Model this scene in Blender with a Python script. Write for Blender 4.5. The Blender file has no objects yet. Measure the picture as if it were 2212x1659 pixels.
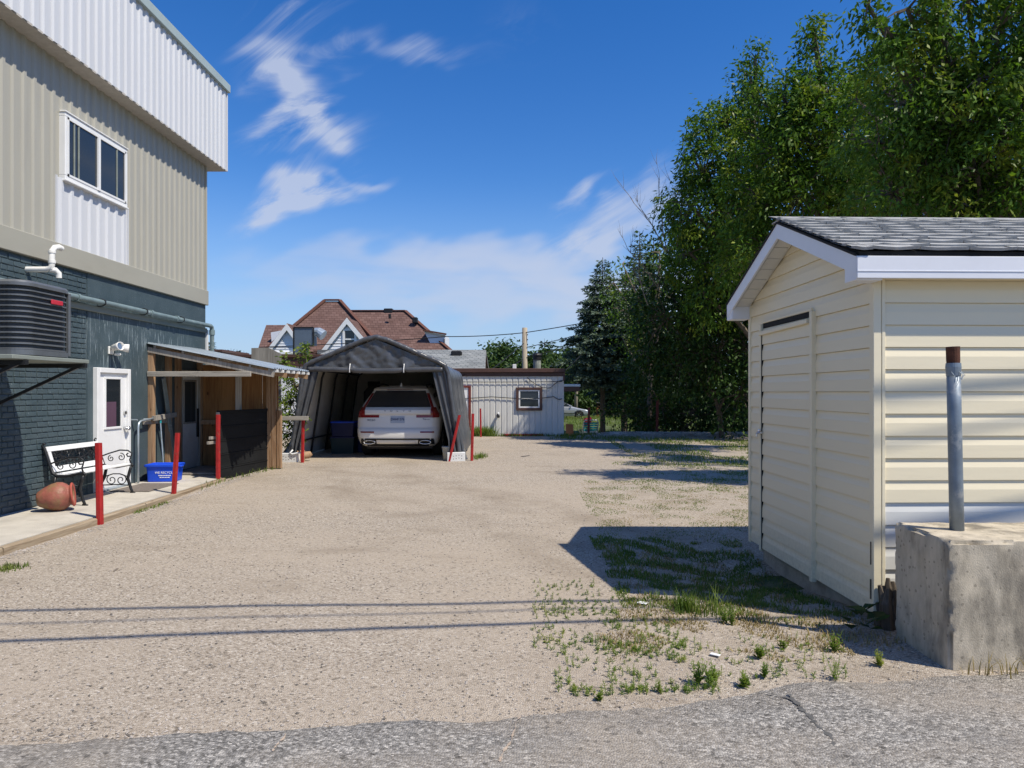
import bpy, bmesh, math, random
import numpy as np
from mathutils import Vector, Matrix, noise as mnoise

random.seed(7)
S = bpy.context.scene
COL = S.collection
R = math.radians

# ------------------------------------------------------------------ camera
CX, CY, F, H = 1126.0, 847.0, 1534.0, 1.6      # measured on a 2212 px wide view of the photograph
cam_d = bpy.data.cameras.new('camera')
cam = bpy.data.objects.new('camera', cam_d)
COL.objects.link(cam)
cam.location = (0, 0, H)
cam.rotation_euler = (R(90), 0, 0)
cam_d.sensor_width = 36
cam_d.lens = 36 * F / 2212
cam_d.shift_x = -(CX - 1106) / 2212
cam_d.shift_y = (CY - 829.5) / 2212
cam_d.clip_start = 0.05
cam_d.clip_end = 2000
S.camera = cam

# ------------------------------------------------------------------ sun and sky
SUNV = Vector((0.575, -0.37, 1.0)).normalized()
sun_d = bpy.data.lights.new('sun', 'SUN')
sun = bpy.data.objects.new('sun', sun_d)
COL.objects.link(sun)
sun.rotation_euler = SUNV.to_track_quat('Z', 'Y').to_euler()
sun.location = (12, -9, 20)
sun_d.energy = 4.8
sun_d.angle = R(0.5)
sun_d.color = (1.0, 0.93, 0.80)

S.cycles.max_bounces = 5
S.cycles.diffuse_bounces = 3
S.cycles.glossy_bounces = 2
S.cycles.transmission_bounces = 2
S.cycles.transparent_max_bounces = 2
S.cycles.caustics_reflective = False
S.cycles.caustics_refractive = False
S.cycles.use_adaptive_sampling = True
S.cycles.adaptive_threshold = 0.01
S.cycles.use_denoising = True
S.cycles.denoising_prefilter = 'NONE'
S.view_settings.view_transform = 'Standard'
S.view_settings.look = 'None'
S.view_settings.exposure = 0.17
S.view_settings.gamma = 1.0
S.view_settings.use_curve_mapping = False

def make_world():
    w = bpy.data.worlds.new('World')
    S.world = w
    w.use_nodes = True
    w.cycles.sampling_method = 'MANUAL'; w.cycles.sample_map_resolution = 256
    nt = w.node_tree
    N, L = nt.nodes, nt.links
    N.clear()
    out = N.new('ShaderNodeOutputWorld')
    bg = N.new('ShaderNodeBackground')
    bg.inputs['Strength'].default_value = 0.136
    sky = N.new('ShaderNodeTexSky')
    sky.sky_type = 'NISHITA'
    sky.sun_disc = False
    sky.sun_elevation = math.asin(SUNV.z)
    sky.sun_rotation = math.atan2(SUNV.x, SUNV.y)
    sky.altitude = 200
    sky.air_density = 1.0
    sky.dust_density = 0.1
    sky.ozone_density = 2.2
    hs = N.new('ShaderNodeHueSaturation')
    hs.inputs['Saturation'].default_value = 1.39
    hs.inputs['Hue'].default_value = 0.512
    L.new(sky.outputs[0], hs.inputs['Color'])

    def M(op, a, b=None, c=None, clamp=False):
        n = N.new('ShaderNodeMath'); n.operation = op; n.use_clamp = clamp
        for i, v in enumerate((a, b, c)):
            if v is None: continue
            if isinstance(v, (int, float)): n.inputs[i].default_value = v
            else: L.new(v, n.inputs[i])
        return n.outputs[0]
    def sstep(v, lo, hi):
        n = N.new('ShaderNodeMapRange'); n.interpolation_type = 'SMOOTHSTEP'
        L.new(v, n.inputs[0]); n.inputs[1].default_value = lo; n.inputs[2].default_value = hi
        return n.outputs[0]
    tc = N.new('ShaderNodeTexCoord')
    sep = N.new('ShaderNodeSeparateXYZ'); L.new(tc.outputs['Generated'], sep.inputs[0])
    ay = M('ADD', M('ABSOLUTE', sep.outputs[1]), 0.08)
    u = M('DIVIDE', sep.outputs[0], ay)
    v = M('DIVIDE', sep.outputs[2], ay)
    cmb = N.new('ShaderNodeCombineXYZ'); L.new(u, cmb.inputs[0]); L.new(v, cmb.inputs[1])
    def fbm(ang, sx, sy, scale, detail, dist, off=0.0):
        mp = N.new('ShaderNodeMapping'); mp.vector_type = 'TEXTURE'
        mp.inputs['Rotation'].default_value = (0, 0, ang)
        mp.inputs['Scale'].default_value = (sx, sy, 1)
        mp.inputs['Location'].default_value = (off, off * .37, 0)
        L.new(cmb.outputs[0], mp.inputs[0])
        n = N.new('ShaderNodeTexNoise'); n.noise_dimensions = '2D'; n.inputs['Scale'].default_value = scale
        n.inputs['Detail'].default_value = detail; n.inputs['Roughness'].default_value = 0.66
        n.inputs['Distortion'].default_value = dist
        L.new(mp.outputs[0], n.inputs['Vector'])
        return n.outputs[0]
    n1 = fbm(R(20), 2.6, 1.0, 11.0, 6, 0.9)
    n2 = fbm(R(33), 5.0, 1.0, 15.0, 6, 0.5, 1.7)
    n3 = fbm(R(-3), 6.0, 1.0, 7.0, 4, 0.4, 4.1)
    def warp(vec, scale, amp, st):
        mp = N.new('ShaderNodeMapping'); mp.vector_type = 'TEXTURE'
        mp.inputs['Rotation'].default_value = (0, 0, R(18)); mp.inputs['Scale'].default_value = (st, 1, 1)
        L.new(cmb.outputs[0], mp.inputs[0])
        n = N.new('ShaderNodeTexNoise'); n.noise_dimensions = '2D'; n.inputs['Scale'].default_value = scale; n.inputs['Detail'].default_value = 2
        L.new(mp.outputs[0], n.inputs['Vector'])
        s = N.new('ShaderNodeVectorMath'); s.operation = 'SUBTRACT'; L.new(n.outputs['Color'], s.inputs[0]); s.inputs[1].default_value = (.5, .5, .5)
        m = N.new('ShaderNodeVectorMath'); m.operation = 'MULTIPLY_ADD'
        L.new(s.outputs[0], m.inputs[0]); m.inputs[1].default_value = (amp * 1.6, amp, 0); L.new(vec, m.inputs[2])
        return m.outputs[0]
    wv = warp(warp(cmb.outputs[0], 7.0, .13, 1.6), 26.0, .05, 2.2)
    def blob(px, py, rx, ry, ang, amp, nz, lo, hi):
        mp = N.new('ShaderNodeMapping'); mp.vector_type = 'TEXTURE'
        mp.inputs['Location'].default_value = ((px - CX) / F, (CY - py) / F, 0)
        mp.inputs['Rotation'].default_value = (0, 0, R(ang))
        mp.inputs['Scale'].default_value = (rx / F, ry / F, 1)
        L.new(wv, mp.inputs[0])
        ln = N.new('ShaderNodeVectorMath'); ln.operation = 'LENGTH'
        L.new(mp.outputs[0], ln.inputs[0])
        fall = sstep(ln.outputs['Value'], 1.25, 0.1)
        tex = sstep(M('ADD', nz, M('MULTIPLY', fall, 0.26)), lo, hi)
        return M('MULTIPLY', M('MULTIPLY', fall, tex), amp)
    blobs = [
        (735, 335, 180, 46, 14, 1.1, n1, .44, .92),
        (722, 255, 66, 92, -18, .95, n1, .46, .94),
        (690, 175, 125, 52, 5, .55, n1, .46, .92),
        (900, 148, 150, 34, 4, .45, n2, .44, .92),
        (645, 455, 130, 48, 24, 1.1, n1, .44, .90),
        (800, 395, 120, 24, 8, .5, n2, .46, .86),
        (1175, 440, 140, 50, 36, .75, n2, .44, .86),
        (1310, 475, 220, 66, 24, .68, n2, .44, .86),
        (1270, 530, 220, 40, 10, .6, n2, .42, .84),
        (760, 585, 340, 50, -3, .30, n3, .36, .82),
        (1120, 590, 420, 46, -4, .65, n3, .32, .74),
        (1000, 660, 620, 70, 0, .62, n3, .30, .74),
        (1500, 640, 420, 90, 4, .45, n3, .30, .76),
    ]
    acc = None
    for b in blobs:
        o = blob(*b)
        acc = o if acc is None else M('ADD', acc, o)
    n4 = fbm(R(20), 1.5, 1.0, 1.6, 2, .3, 6.2)
    gen = M('MULTIPLY', M('MULTIPLY', sstep(n1, .42, .80), sstep(n4, .50, .62)), 0.75)
    acc = M('ADD', acc, gen)
    acc = M('MINIMUM', acc, 0.76)
    mix = N.new('ShaderNodeMix'); mix.data_type = 'RGBA'
    L.new(acc, mix.inputs[0])
    hz = N.new('ShaderNodeMix'); hz.data_type = 'RGBA'
    L.new(M('MULTIPLY', sstep(sep.outputs[2], .30, -.02), .88), hz.inputs[0])
    L.new(hs.outputs[0], hz.inputs[6]); hz.inputs[7].default_value = (2.15, 3.15, 5.0, 1)
    L.new(hz.outputs[2], mix.inputs[6])
    mix.inputs[7].default_value = (3.7, 4.1, 5.1, 1)
    L.new(mix.outputs[2], bg.inputs['Color'])
    L.new(bg.outputs[0], out.inputs['Surface'])
make_world()

# ------------------------------------------------------------------ helpers
WM = {}
def P(px, py, Y):
    """point of the place at distance Y seen at (px, py) of the photograph"""
    return Vector(((px - CX) / F * Y, Y, H - (py - CY) / F * Y))

def link(o, parent=None, W=None):
    COL.objects.link(o)
    W = W or Matrix.Identity(4)
    WM[o.name] = W
    if parent is not None:
        o.parent = parent
        o.matrix_parent_inverse = WM[parent.name].inverted()
    o.matrix_basis = W
    return o

def tag(o, label=None, cat=None, group=None, kind=None):
    if label: o['label'] = label
    if cat: o['category'] = cat
    if group: o['group'] = group
    if kind: o['kind'] = kind
    return o

def thing(name, label, cat, loc=(0, 0, 0), rz=0.0, group=None):
    o = bpy.data.objects.new(name, None)
    o.empty_display_size = 0.2
    link(o, None, Matrix.Translation(loc) @ Matrix.Rotation(rz, 4, 'Z'))
    return tag(o, label, cat, group)

class MB:
    def __init__(s):
        s.v, s.f = [], []
    def add(s, vs, fs, M=None):
        b = len(s.v)
        for p in vs:
            p = Vector(p)
            s.v.append(M @ p if M else p)
        s.f += [[b + i for i in f] for f in fs]
        return s
    def box(s, x0, x1, y0, y1, z0, z1, M=None):
        return s.add([(x0, y0, z0), (x1, y0, z0), (x1, y1, z0), (x0, y1, z0), (x0, y0, z1), (x1, y0, z1), (x1, y1, z1), (x0, y1, z1)],
                     [(0, 3, 2, 1), (4, 5, 6, 7), (0, 1, 5, 4), (1, 2, 6, 5), (2, 3, 7, 6), (3, 0, 4, 7)], M)
    def bbox(s, x0, x1, y0, y1, z0, z1, b, M=None):
        """box with chamfered edges"""
        vs, idx = [], {}
        for ix, X in ((0, x0), (1, x1)):
            for iy, Y in ((0, y0), (1, y1)):
                for iz, Z in ((0, z0), (1, z1)):
                    dx, dy, dz = (b if ix == 0 else -b), (b if iy == 0 else -b), (b if iz == 0 else -b)
                    for a, p in (('x', (X, Y + dy, Z + dz)), ('y', (X + dx, Y, Z + dz)), ('z', (X + dx, Y + dy, Z))):
                        idx[(ix, iy, iz, a)] = len(vs); vs.append(p)
        c = lambda a, q: [idx[(i, j, k, a)] for i, j, k in q]
        fs = [c('x', [(0, 0, 0), (0, 0, 1), (0, 1, 1), (0, 1, 0)]), c('x', [(1, 0, 0), (1, 1, 0), (1, 1, 1), (1, 0, 1)]),
              c('y', [(0, 0, 0), (1, 0, 0), (1, 0, 1), (0, 0, 1)]), c('y', [(0, 1, 0), (0, 1, 1), (1, 1, 1), (1, 1, 0)]),
              c('z', [(0, 0, 0), (0, 1, 0), (1, 1, 0), (1, 0, 0)]), c('z', [(0, 0, 1), (1, 0, 1), (1, 1, 1), (0, 1, 1)])]
        for i in (0, 1):
            for j in (0, 1):
                for k in (0, 1):
                    fs.append([idx[(i, j, k, 'x')], idx[(i, j, k, 'y')], idx[(i, j, k, 'z')]])
        for i in (0, 1):
            for j in (0, 1):
                fs.append([idx[(i, j, 0, 'x')], idx[(i, j, 1, 'x')], idx[(i, j, 1, 'y')], idx[(i, j, 0, 'y')]])
                fs.append([idx[(i, 0, j, 'x')], idx[(i, 1, j, 'x')], idx[(i, 1, j, 'z')], idx[(i, 0, j, 'z')]])
                fs.append([idx[(0, i, j, 'y')], idx[(1, i, j, 'y')], idx[(1, i, j, 'z')], idx[(0, i, j, 'z')]])
        return s.add(vs, fs, M)
    def bar(s, a, b, w, h=None, up=(0, 0, 1)):
        """rectangular bar from a to b"""
        a, b = Vector(a), Vector(b); h = h or w
        d = (b - a).normalized(); u = Vector(up)
        if abs(d.dot(u)) > .98: u = Vector((1, 0, 0))
        r = d.cross(u).normalized(); u = r.cross(d).normalized()
        vs = []
        for p in (a, b):
            vs += [p - r * w / 2 - u * h / 2, p + r * w / 2 - u * h / 2, p + r * w / 2 + u * h / 2, p - r * w / 2 + u * h / 2]
        return s.add(vs, [(3, 2, 1, 0), (4, 5, 6, 7), (0, 1, 5, 4), (1, 2, 6, 5), (2, 3, 7, 6), (3, 0, 4, 7)])
    def tube(s, path, r, n=8, caps=True):
        pts = [Vector(p) for p in path]
        if len(pts) < 2: return s
        rs = r if isinstance(r, (list, tuple)) else [r] * len(pts)
        b = len(s.v)
        prev = None
        for i, p in enumerate(pts):
            t = (pts[min(i + 1, len(pts) - 1)] - pts[max(i - 1, 0)])
            if t.length < 1e-9: t = Vector((0, 0, 1))
            t.normalize()
            if prev is None:
                a = Vector((0, 0, 1)) if abs(t.z) < .9 else Vector((1, 0, 0))
                prev = t.cross(a).normalized()
            x = prev - t * prev.dot(t)
            if x.length < 1e-6: x = t.orthogonal()
            x.normalize(); prev = x
            y = t.cross(x)
            for k in range(n):
                an = 2 * math.pi * k / n
                s.v.append(p + (x * math.cos(an) + y * math.sin(an)) * rs[i])
        for i in range(len(pts) - 1):
            for k in range(n):
                k2 = (k + 1) % n
                s.f.append([b + i * n + k, b + i * n + k2, b + (i + 1) * n + k2, b + (i + 1) * n + k])
        if caps:
            s.f.append([b + k for k in range(n)][::-1])
            s.f.append([b + (len(pts) - 1) * n + k for k in range(n)])
        return s
    def lathe(s, prof, n=24, M=None, caps=True):
        b = len(s.v)
        for r, z in prof:
            for k in range(n):
                a = 2 * math.pi * k / n
                p = Vector((r * math.cos(a), r * math.sin(a), z))
                s.v.append(M @ p if M else p)
        for i in range(len(prof) - 1):
            for k in range(n):
                k2 = (k + 1) % n
                s.f.append([b + i * n + k, b + i * n + k2, b + (i + 1) * n + k2, b + (i + 1) * n + k])
        if caps:
            s.f.append([b + k for k in range(n)][::-1])
            s.f.append([b + (len(prof) - 1) * n + k for k in range(n)])
        return s
    def prism(s, poly, d, M=None):
        """closed 3-D polygon moved by vector d"""
        n = len(poly); d = Vector(d)
        vs = [Vector(p) for p in poly] + [Vector(p) + d for p in poly]
        fs = [list(range(n))[::-1], list(range(n, 2 * n))] + [[i, (i + 1) % n, n + (i + 1) % n, n + i] for i in range(n)]
        return s.add(vs, fs, M)
    def mesh(s, name, smooth=False):
        me = bpy.data.meshes.new(name)
        me.from_pydata([tuple(p) for p in s.v], [], s.f)
        bm = bmesh.new(); bm.from_mesh(me)
        bmesh.ops.recalc_face_normals(bm, faces=bm.faces)
        bm.to_mesh(me); bm.free()
        if smooth:
            me.polygons.foreach_set('use_smooth', [True] * len(me.polygons))
        return me
    def build(s, name, mat, parent=None, smooth=False, local=False, W=None):
        me = s.mesh(name, smooth)
        me.materials.append(mat)
        o = bpy.data.objects.new(name, me)
        if local and parent is not None: W = WM[parent.name]
        return link(o, parent, W)

def piece(name, me, parent, W):
    o = bpy.data.objects.new(name, me)
    return link(o, parent, W)

def kids(o): return [c for c in bpy.data.objects if c.parent == o]

def smooth_angle(o, ang=35):
    me = o.data
    me.polygons.foreach_set('use_smooth', [True] * len(me.polygons))
    bm = bmesh.new(); bm.from_mesh(me)
    for e in bm.edges:
        if len(e.link_faces) == 2 and e.calc_face_angle(0) > R(ang): e.smooth = False
    bm.to_mesh(me); bm.free()
    return o

def text_mesh(txt, size, mat, name, parent, W, depth=0.004, ax='CENTER', stretch=1.0):
    c = bpy.data.curves.new('lettering_curve', 'FONT')
    c.body = txt; c.size = size; c.extrude = depth; c.align_x = ax; c.align_y = 'CENTER'
    t = bpy.data.objects.new('lettering_tmp', c)
    COL.objects.link(t)
    dg = bpy.context.evaluated_depsgraph_get()
    me = bpy.data.meshes.new_from_object(t.evaluated_get(dg))
    bpy.data.objects.remove(t)
    me.name = name
    me.materials.clear(); me.materials.append(mat)
    if stretch != 1.0:
        me.transform(Matrix.Diagonal((stretch, 1, 1, 1)))
    o = bpy.data.objects.new(name, me)
    return link(o, parent, W)

# ------------------------------------------------------------------ materials
MATS = {}
def mat(name, col, rough=0.7, metal=0.0, var=0.12, scale=6.0, bump=0.0, bscale=60.0, col2=None, mask=None, spec=0.35, vec='Object', stretch=(1, 1, 1), trans=0.0, detail=6.0, grime=None, pits=0.0):
    """principled material: base colour with noise variation, optional second colour in blotches, fine relief"""
    if name in MATS: return MATS[name]
    m = bpy.data.materials.new(name); MATS[name] = m
    m.use_nodes = True
    nt = m.node_tree; N, L = nt.nodes, nt.links
    b = N['Principled BSDF']
    b.inputs['Roughness'].default_value = rough
    b.inputs['Metallic'].default_value = metal
    b.inputs['Specular IOR Level'].default_value = spec
    if trans: b.inputs['Transmission Weight'].default_value = trans
    tc = N.new('ShaderNodeTexCoord')
    mp = N.new('ShaderNodeMapping'); mp.inputs['Scale'].default_value = stretch
    L.new(tc.outputs[vec], mp.inputs[0])
    n1 = N.new('ShaderNodeTexNoise'); n1.inputs['Scale'].default_value = scale; n1.inputs['Detail'].default_value = detail
    n1.inputs['Roughness'].default_value = 0.62
    L.new(mp.outputs[0], n1.inputs['Vector'])
    mx = N.new('ShaderNodeMix'); mx.data_type = 'RGBA'
    rm = N.new('ShaderNodeMapRange'); rm.inputs[1].default_value = .28; rm.inputs[2].default_value = .72
    L.new(n1.outputs[0], rm.inputs[0]); L.new(rm.outputs[0], mx.inputs[0])
    mx.inputs[6].default_value = tuple(max(0, c * (1 - var)) for c in col) + (1,)
    mx.inputs[7].default_value = tuple(min(1, c * (1 + var)) for c in col) + (1,)
    outc = mx.outputs[2]
    if col2:
        ms, lo, hi = mask or (3.0, .5, .62)
        n2 = N.new('ShaderNodeTexNoise'); n2.inputs['Scale'].default_value = ms; n2.inputs['Detail'].default_value = 8
        n2.inputs['Roughness'].default_value = .65
        L.new(mp.outputs[0], n2.inputs['Vector'])
        r2 = N.new('ShaderNodeMapRange'); r2.inputs[1].default_value = lo; r2.inputs[2].default_value = hi
        L.new(n2.outputs[0], r2.inputs[0])
        m2 = N.new('ShaderNodeMix'); m2.data_type = 'RGBA'
        L.new(r2.outputs[0], m2.inputs[0]); L.new(outc, m2.inputs[6]); m2.inputs[7].default_value = tuple(col2) + (1,)
        outc = m2.outputs[2]
    if grime:                                              # splashed dirt near the ground, thinning upwards
        g = N.new('ShaderNodeNewGeometry'); sz = N.new('ShaderNodeSeparateXYZ'); L.new(g.outputs['Position'], sz.inputs[0])
        gr = N.new('ShaderNodeMapRange'); gr.inputs[1].default_value = .5; gr.inputs[2].default_value = .02; L.new(sz.outputs[2], gr.inputs[0])
        ng = N.new('ShaderNodeTexNoise'); ng.inputs['Scale'].default_value = 26; ng.inputs['Detail'].default_value = 8; ng.inputs['Roughness'].default_value = .7
        L.new(g.outputs['Position'], ng.inputs['Vector'])
        nr = N.new('ShaderNodeMapRange'); nr.inputs[1].default_value = .42; nr.inputs[2].default_value = .72; L.new(ng.outputs[0], nr.inputs[0])
        mu = N.new('ShaderNodeMath'); mu.operation = 'MULTIPLY'; L.new(gr.outputs[0], mu.inputs[0]); L.new(nr.outputs[0], mu.inputs[1]); nr.inputs[4].default_value = .38
        m3 = N.new('ShaderNodeMix'); m3.data_type = 'RGBA'; L.new(mu.outputs[0], m3.inputs[0]); L.new(outc, m3.inputs[6]); m3.inputs[7].default_value = tuple(grime) + (1,)
        outc = m3.outputs[2]
    if pits:                                               # air holes in the cast face
        pv = N.new('ShaderNodeTexVoronoi'); pv.inputs['Scale'].default_value = pits; L.new(tc.outputs[vec], pv.inputs['Vector'])
        pc = N.new('ShaderNodeSeparateColor'); L.new(pv.outputs['Color'], pc.inputs[0])
        th = N.new('ShaderNodeMath'); th.operation = 'MULTIPLY'; th.inputs[1].default_value = .26; L.new(pc.outputs[0], th.inputs[0])
        lt = N.new('ShaderNodeMath'); lt.operation = 'LESS_THAN'; L.new(pv.outputs['Distance'], lt.inputs[0]); L.new(th.outputs[0], lt.inputs[1])
        ps = N.new('ShaderNodeMath'); ps.operation = 'MULTIPLY'; ps.inputs[1].default_value = .55; L.new(lt.outputs[0], ps.inputs[0])
        m4 = N.new('ShaderNodeMix'); m4.data_type = 'RGBA'; L.new(ps.outputs[0], m4.inputs[0]); L.new(outc, m4.inputs[6]); m4.inputs[7].default_value = tuple(x * .35 for x in col) + (1,)
        outc = m4.outputs[2]
    L.new(outc, b.inputs['Base Color'])
    if bump:
        n3 = N.new('ShaderNodeTexNoise'); n3.inputs['Scale'].default_value = bscale; n3.inputs['Detail'].default_value = 5
        L.new(mp.outputs[0], n3.inputs['Vector'])
        bp = N.new('ShaderNodeBump'); bp.inputs['Strength'].default_value = 1.0; bp.inputs['Distance'].default_value = bump
        L.new(n3.outputs[0], bp.inputs['Height']); L.new(bp.outputs[0], b.inputs['Normal'])
    return m

def leaf_mat(name, c1, c2, c3, transl=0.35, rough=0.5, s1=0.9):
    m = bpy.data.materials.new(name); MATS[name] = m
    m.use_nodes = True
    nt = m.node_tree; N, L = nt.nodes, nt.links
    b = N['Principled BSDF']; out = N['Material Output']
    b.inputs['Roughness'].default_value = rough
    b.inputs['Specular IOR Level'].default_value = 0.18
    tc = N.new('ShaderNodeTexCoord')
    a = N.new('ShaderNodeTexNoise'); a.inputs['Scale'].default_value = s1; a.inputs['Detail'].default_value = 3
    L.new(tc.outputs['Object'], a.inputs['Vector'])
    f = N.new('ShaderNodeTexWhiteNoise'); 
    sc = N.new('ShaderNodeVectorMath'); sc.operation = 'SCALE'; sc.inputs['Scale'].default_value = 9.0
    fl = N.new('ShaderNodeVectorMath'); fl.operation = 'FLOOR'
    L.new(tc.outputs['Object'], sc.inputs[0]); L.new(sc.outputs[0], fl.inputs[0]); L.new(fl.outputs[0], f.inputs['Vector'])
    mx = N.new('ShaderNodeMix'); mx.data_type = 'RGBA'
    L.new(f.outputs['Value'], mx.inputs[0]); mx.inputs[6].default_value = (*c1, 1); mx.inputs[7].default_value = (*c2, 1)
    r = N.new('ShaderNodeMapRange'); r.inputs[1].default_value = .55; r.inputs[2].default_value = .78
    L.new(a.outputs[0], r.inputs[0])
    m2 = N.new('ShaderNodeMix'); m2.data_type = 'RGBA'
    L.new(r.outputs[0], m2.inputs[0]); L.new(mx.outputs[2], m2.inputs[6]); m2.inputs[7].default_value = (*c3, 1)
    L.new(m2.outputs[2], b.inputs['Base Color'])
    tr = N.new('ShaderNodeBsdfTranslucent')
    br = N.new('ShaderNodeMix'); br.data_type = 'RGBA'; br.blend_type = 'MULTIPLY'; br.inputs[0].default_value = 1
    L.new(m2.outputs[2], br.inputs[6]); br.inputs[7].default_value = (1.5, 1.6, .7, 1)
    L.new(br.outputs[2], tr.inputs['Color'])
    ms = N.new('ShaderNodeMixShader'); ms.inputs[0].default_value = transl
    L.new(b.outputs[0], ms.inputs[1]); L.new(tr.outputs[0], ms.inputs[2]); L.new(ms.outputs[0], out.inputs['Surface'])
    return m

def gravel_mat(name, tones, patch, patch2, cell=70.0, bump=.006, big=0.35, p2=.45, tracks=False):
    """loose stones: one tone per stone, sandy and dark patches at larger scale, relief from the stones"""
    m = bpy.data.materials.new(name); MATS[name] = m
    m.use_nodes = True
    nt = m.node_tree; N, L = nt.nodes, nt.links
    b = N['Principled BSDF']; b.inputs['Roughness'].default_value = .9; b.inputs['Specular IOR Level'].default_value = .2
    tc = N.new('ShaderNodeTexCoord')
    def noise(scale, det, rough=.6, stretch=None):
        n = N.new('ShaderNodeTexNoise'); n.noise_dimensions = '2D'; n.inputs['Scale'].default_value = scale; n.inputs['Detail'].default_value = det
        n.inputs['Roughness'].default_value = rough
        if stretch:
            mp = N.new('ShaderNodeMapping'); mp.inputs['Scale'].default_value = stretch; mp.inputs['Rotation'].default_value = (0, 0, R(8))
            L.new(tc.outputs['Object'], mp.inputs[0]); L.new(mp.outputs[0], n.inputs['Vector'])
        else: L.new(tc.outputs['Object'], n.inputs['Vector'])
        return n.outputs[0]
    vo = N.new('ShaderNodeTexVoronoi'); vo.voronoi_dimensions = '2D'; vo.inputs['Scale'].default_value = cell; vo.inputs['Randomness'].default_value = 1
    L.new(tc.outputs['Object'], vo.inputs['Vector'])
    v2 = N.new('ShaderNodeTexVoronoi'); v2.voronoi_dimensions = '2D'; v2.inputs['Scale'].default_value = cell * .5
    L.new(tc.outputs['Object'], v2.inputs['Vector'])
    sp = N.new('ShaderNodeSeparateColor'); L.new(vo.outputs['Color'], sp.inputs[0])
    cr = N.new('ShaderNodeValToRGB'); cr.color_ramp.interpolation = 'LINEAR'
    els = cr.color_ramp.elements
    for i, (pos, c) in enumerate(tones):
        if i < 2: e = els[i]; e.position = pos
        else: e = els.new(pos)
        e.color = (*c, 1)
    L.new(sp.outputs[0], cr.inputs[0])
    def blend(fac, a, bcol):
        x = N.new('ShaderNodeMix'); x.data_type = 'RGBA'; L.new(fac, x.inputs[0]); L.new(a, x.inputs[6])
        if isinstance(bcol, tuple): x.inputs[7].default_value = (*bcol, 1)
        else: L.new(bcol, x.inputs[7])
        return x.outputs[2]
    def rng(v, lo, hi, a=0.0, c=1.0):
        r = N.new('ShaderNodeMapRange'); r.inputs[1].default_value = lo; r.inputs[2].default_value = hi
        r.inputs[3].default_value = a; r.inputs[4].default_value = c
        L.new(v, r.inputs[0]); return r.outputs[0]
    c = blend(rng(noise(big, 6, .62, (1, 1.7, 1)), .38, .68, .15, .70), cr.outputs[0], patch)
    c = blend(rng(noise(big * 2.3, 7, .66, (1, 2.0, 1)), .54, .78, 0, p2), c, patch2)
    if tracks:                                             # worn wheel tracks sweeping from the road to the tent
        q = N.new('ShaderNodeSeparateXYZ'); L.new(tc.outputs['Object'], q.inputs[0])
        def mm(op, a, b_=None):
            k = N.new('ShaderNodeMath'); k.operation = op
            for i, v_ in enumerate((a, b_)):
                if v_ is None: continue
                if isinstance(v_, (int, float)): k.inputs[i].default_value = v_
                else: L.new(v_, k.inputs[i])
            return k.outputs[0]
        wob = mm('MULTIPLY', mm('SUBTRACT', noise(.8, 3), .5), 1.1)
        gate = rng(noise(.9, 5), .40, .66, .05, .5)
        for cx_, cy_, rad in ((-9.0, 4.0, 9.6), (-9.0, 4.0, 11.1), (7.5, 16.5, 11.6), (7.5, 16.5, 10.1)):
            dx, dy = mm('SUBTRACT', q.outputs[0], cx_), mm('SUBTRACT', q.outputs[1], cy_)
            d_ = mm('ABSOLUTE', mm('ADD', mm('SUBTRACT', mm('SQRT', mm('ADD', mm('MULTIPLY', dx, dx), mm('MULTIPLY', dy, dy))), rad), wob))
            k = mm('MULTIPLY', rng(d_, .34, .08, 0, 1), gate)
            c = blend(k, c, patch2)
    sp2 = N.new('ShaderNodeSeparateColor'); L.new(v2.outputs['Color'], sp2.inputs[0])
    dk = rng(sp2.outputs[1], .955, .965, 0, .45)
    c = blend(dk, c, tuple(x * .35 for x in tones[0][1]))
    L.new(c, b.inputs['Base Color'])
    ad = N.new('ShaderNodeMath'); ad.operation = 'ADD'
    L.new(rng(vo.outputs['Distance'], 0, .7, 1, 0), ad.inputs[0])
    nn = N.new('ShaderNodeMath'); nn.operation = 'MULTIPLY'; nn.inputs[1].default_value = 1.6
    L.new(noise(28, 4), nn.inputs[0]); L.new(nn.outputs[0], ad.inputs[1])
    bp = N.new('ShaderNodeBump'); bp.inputs['Distance'].default_value = bump; bp.inputs['Strength'].default_value = 1
    L.new(ad.outputs[0], bp.inputs['Height']); L.new(bp.outputs[0], b.inputs['Normal'])
    return m

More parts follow.
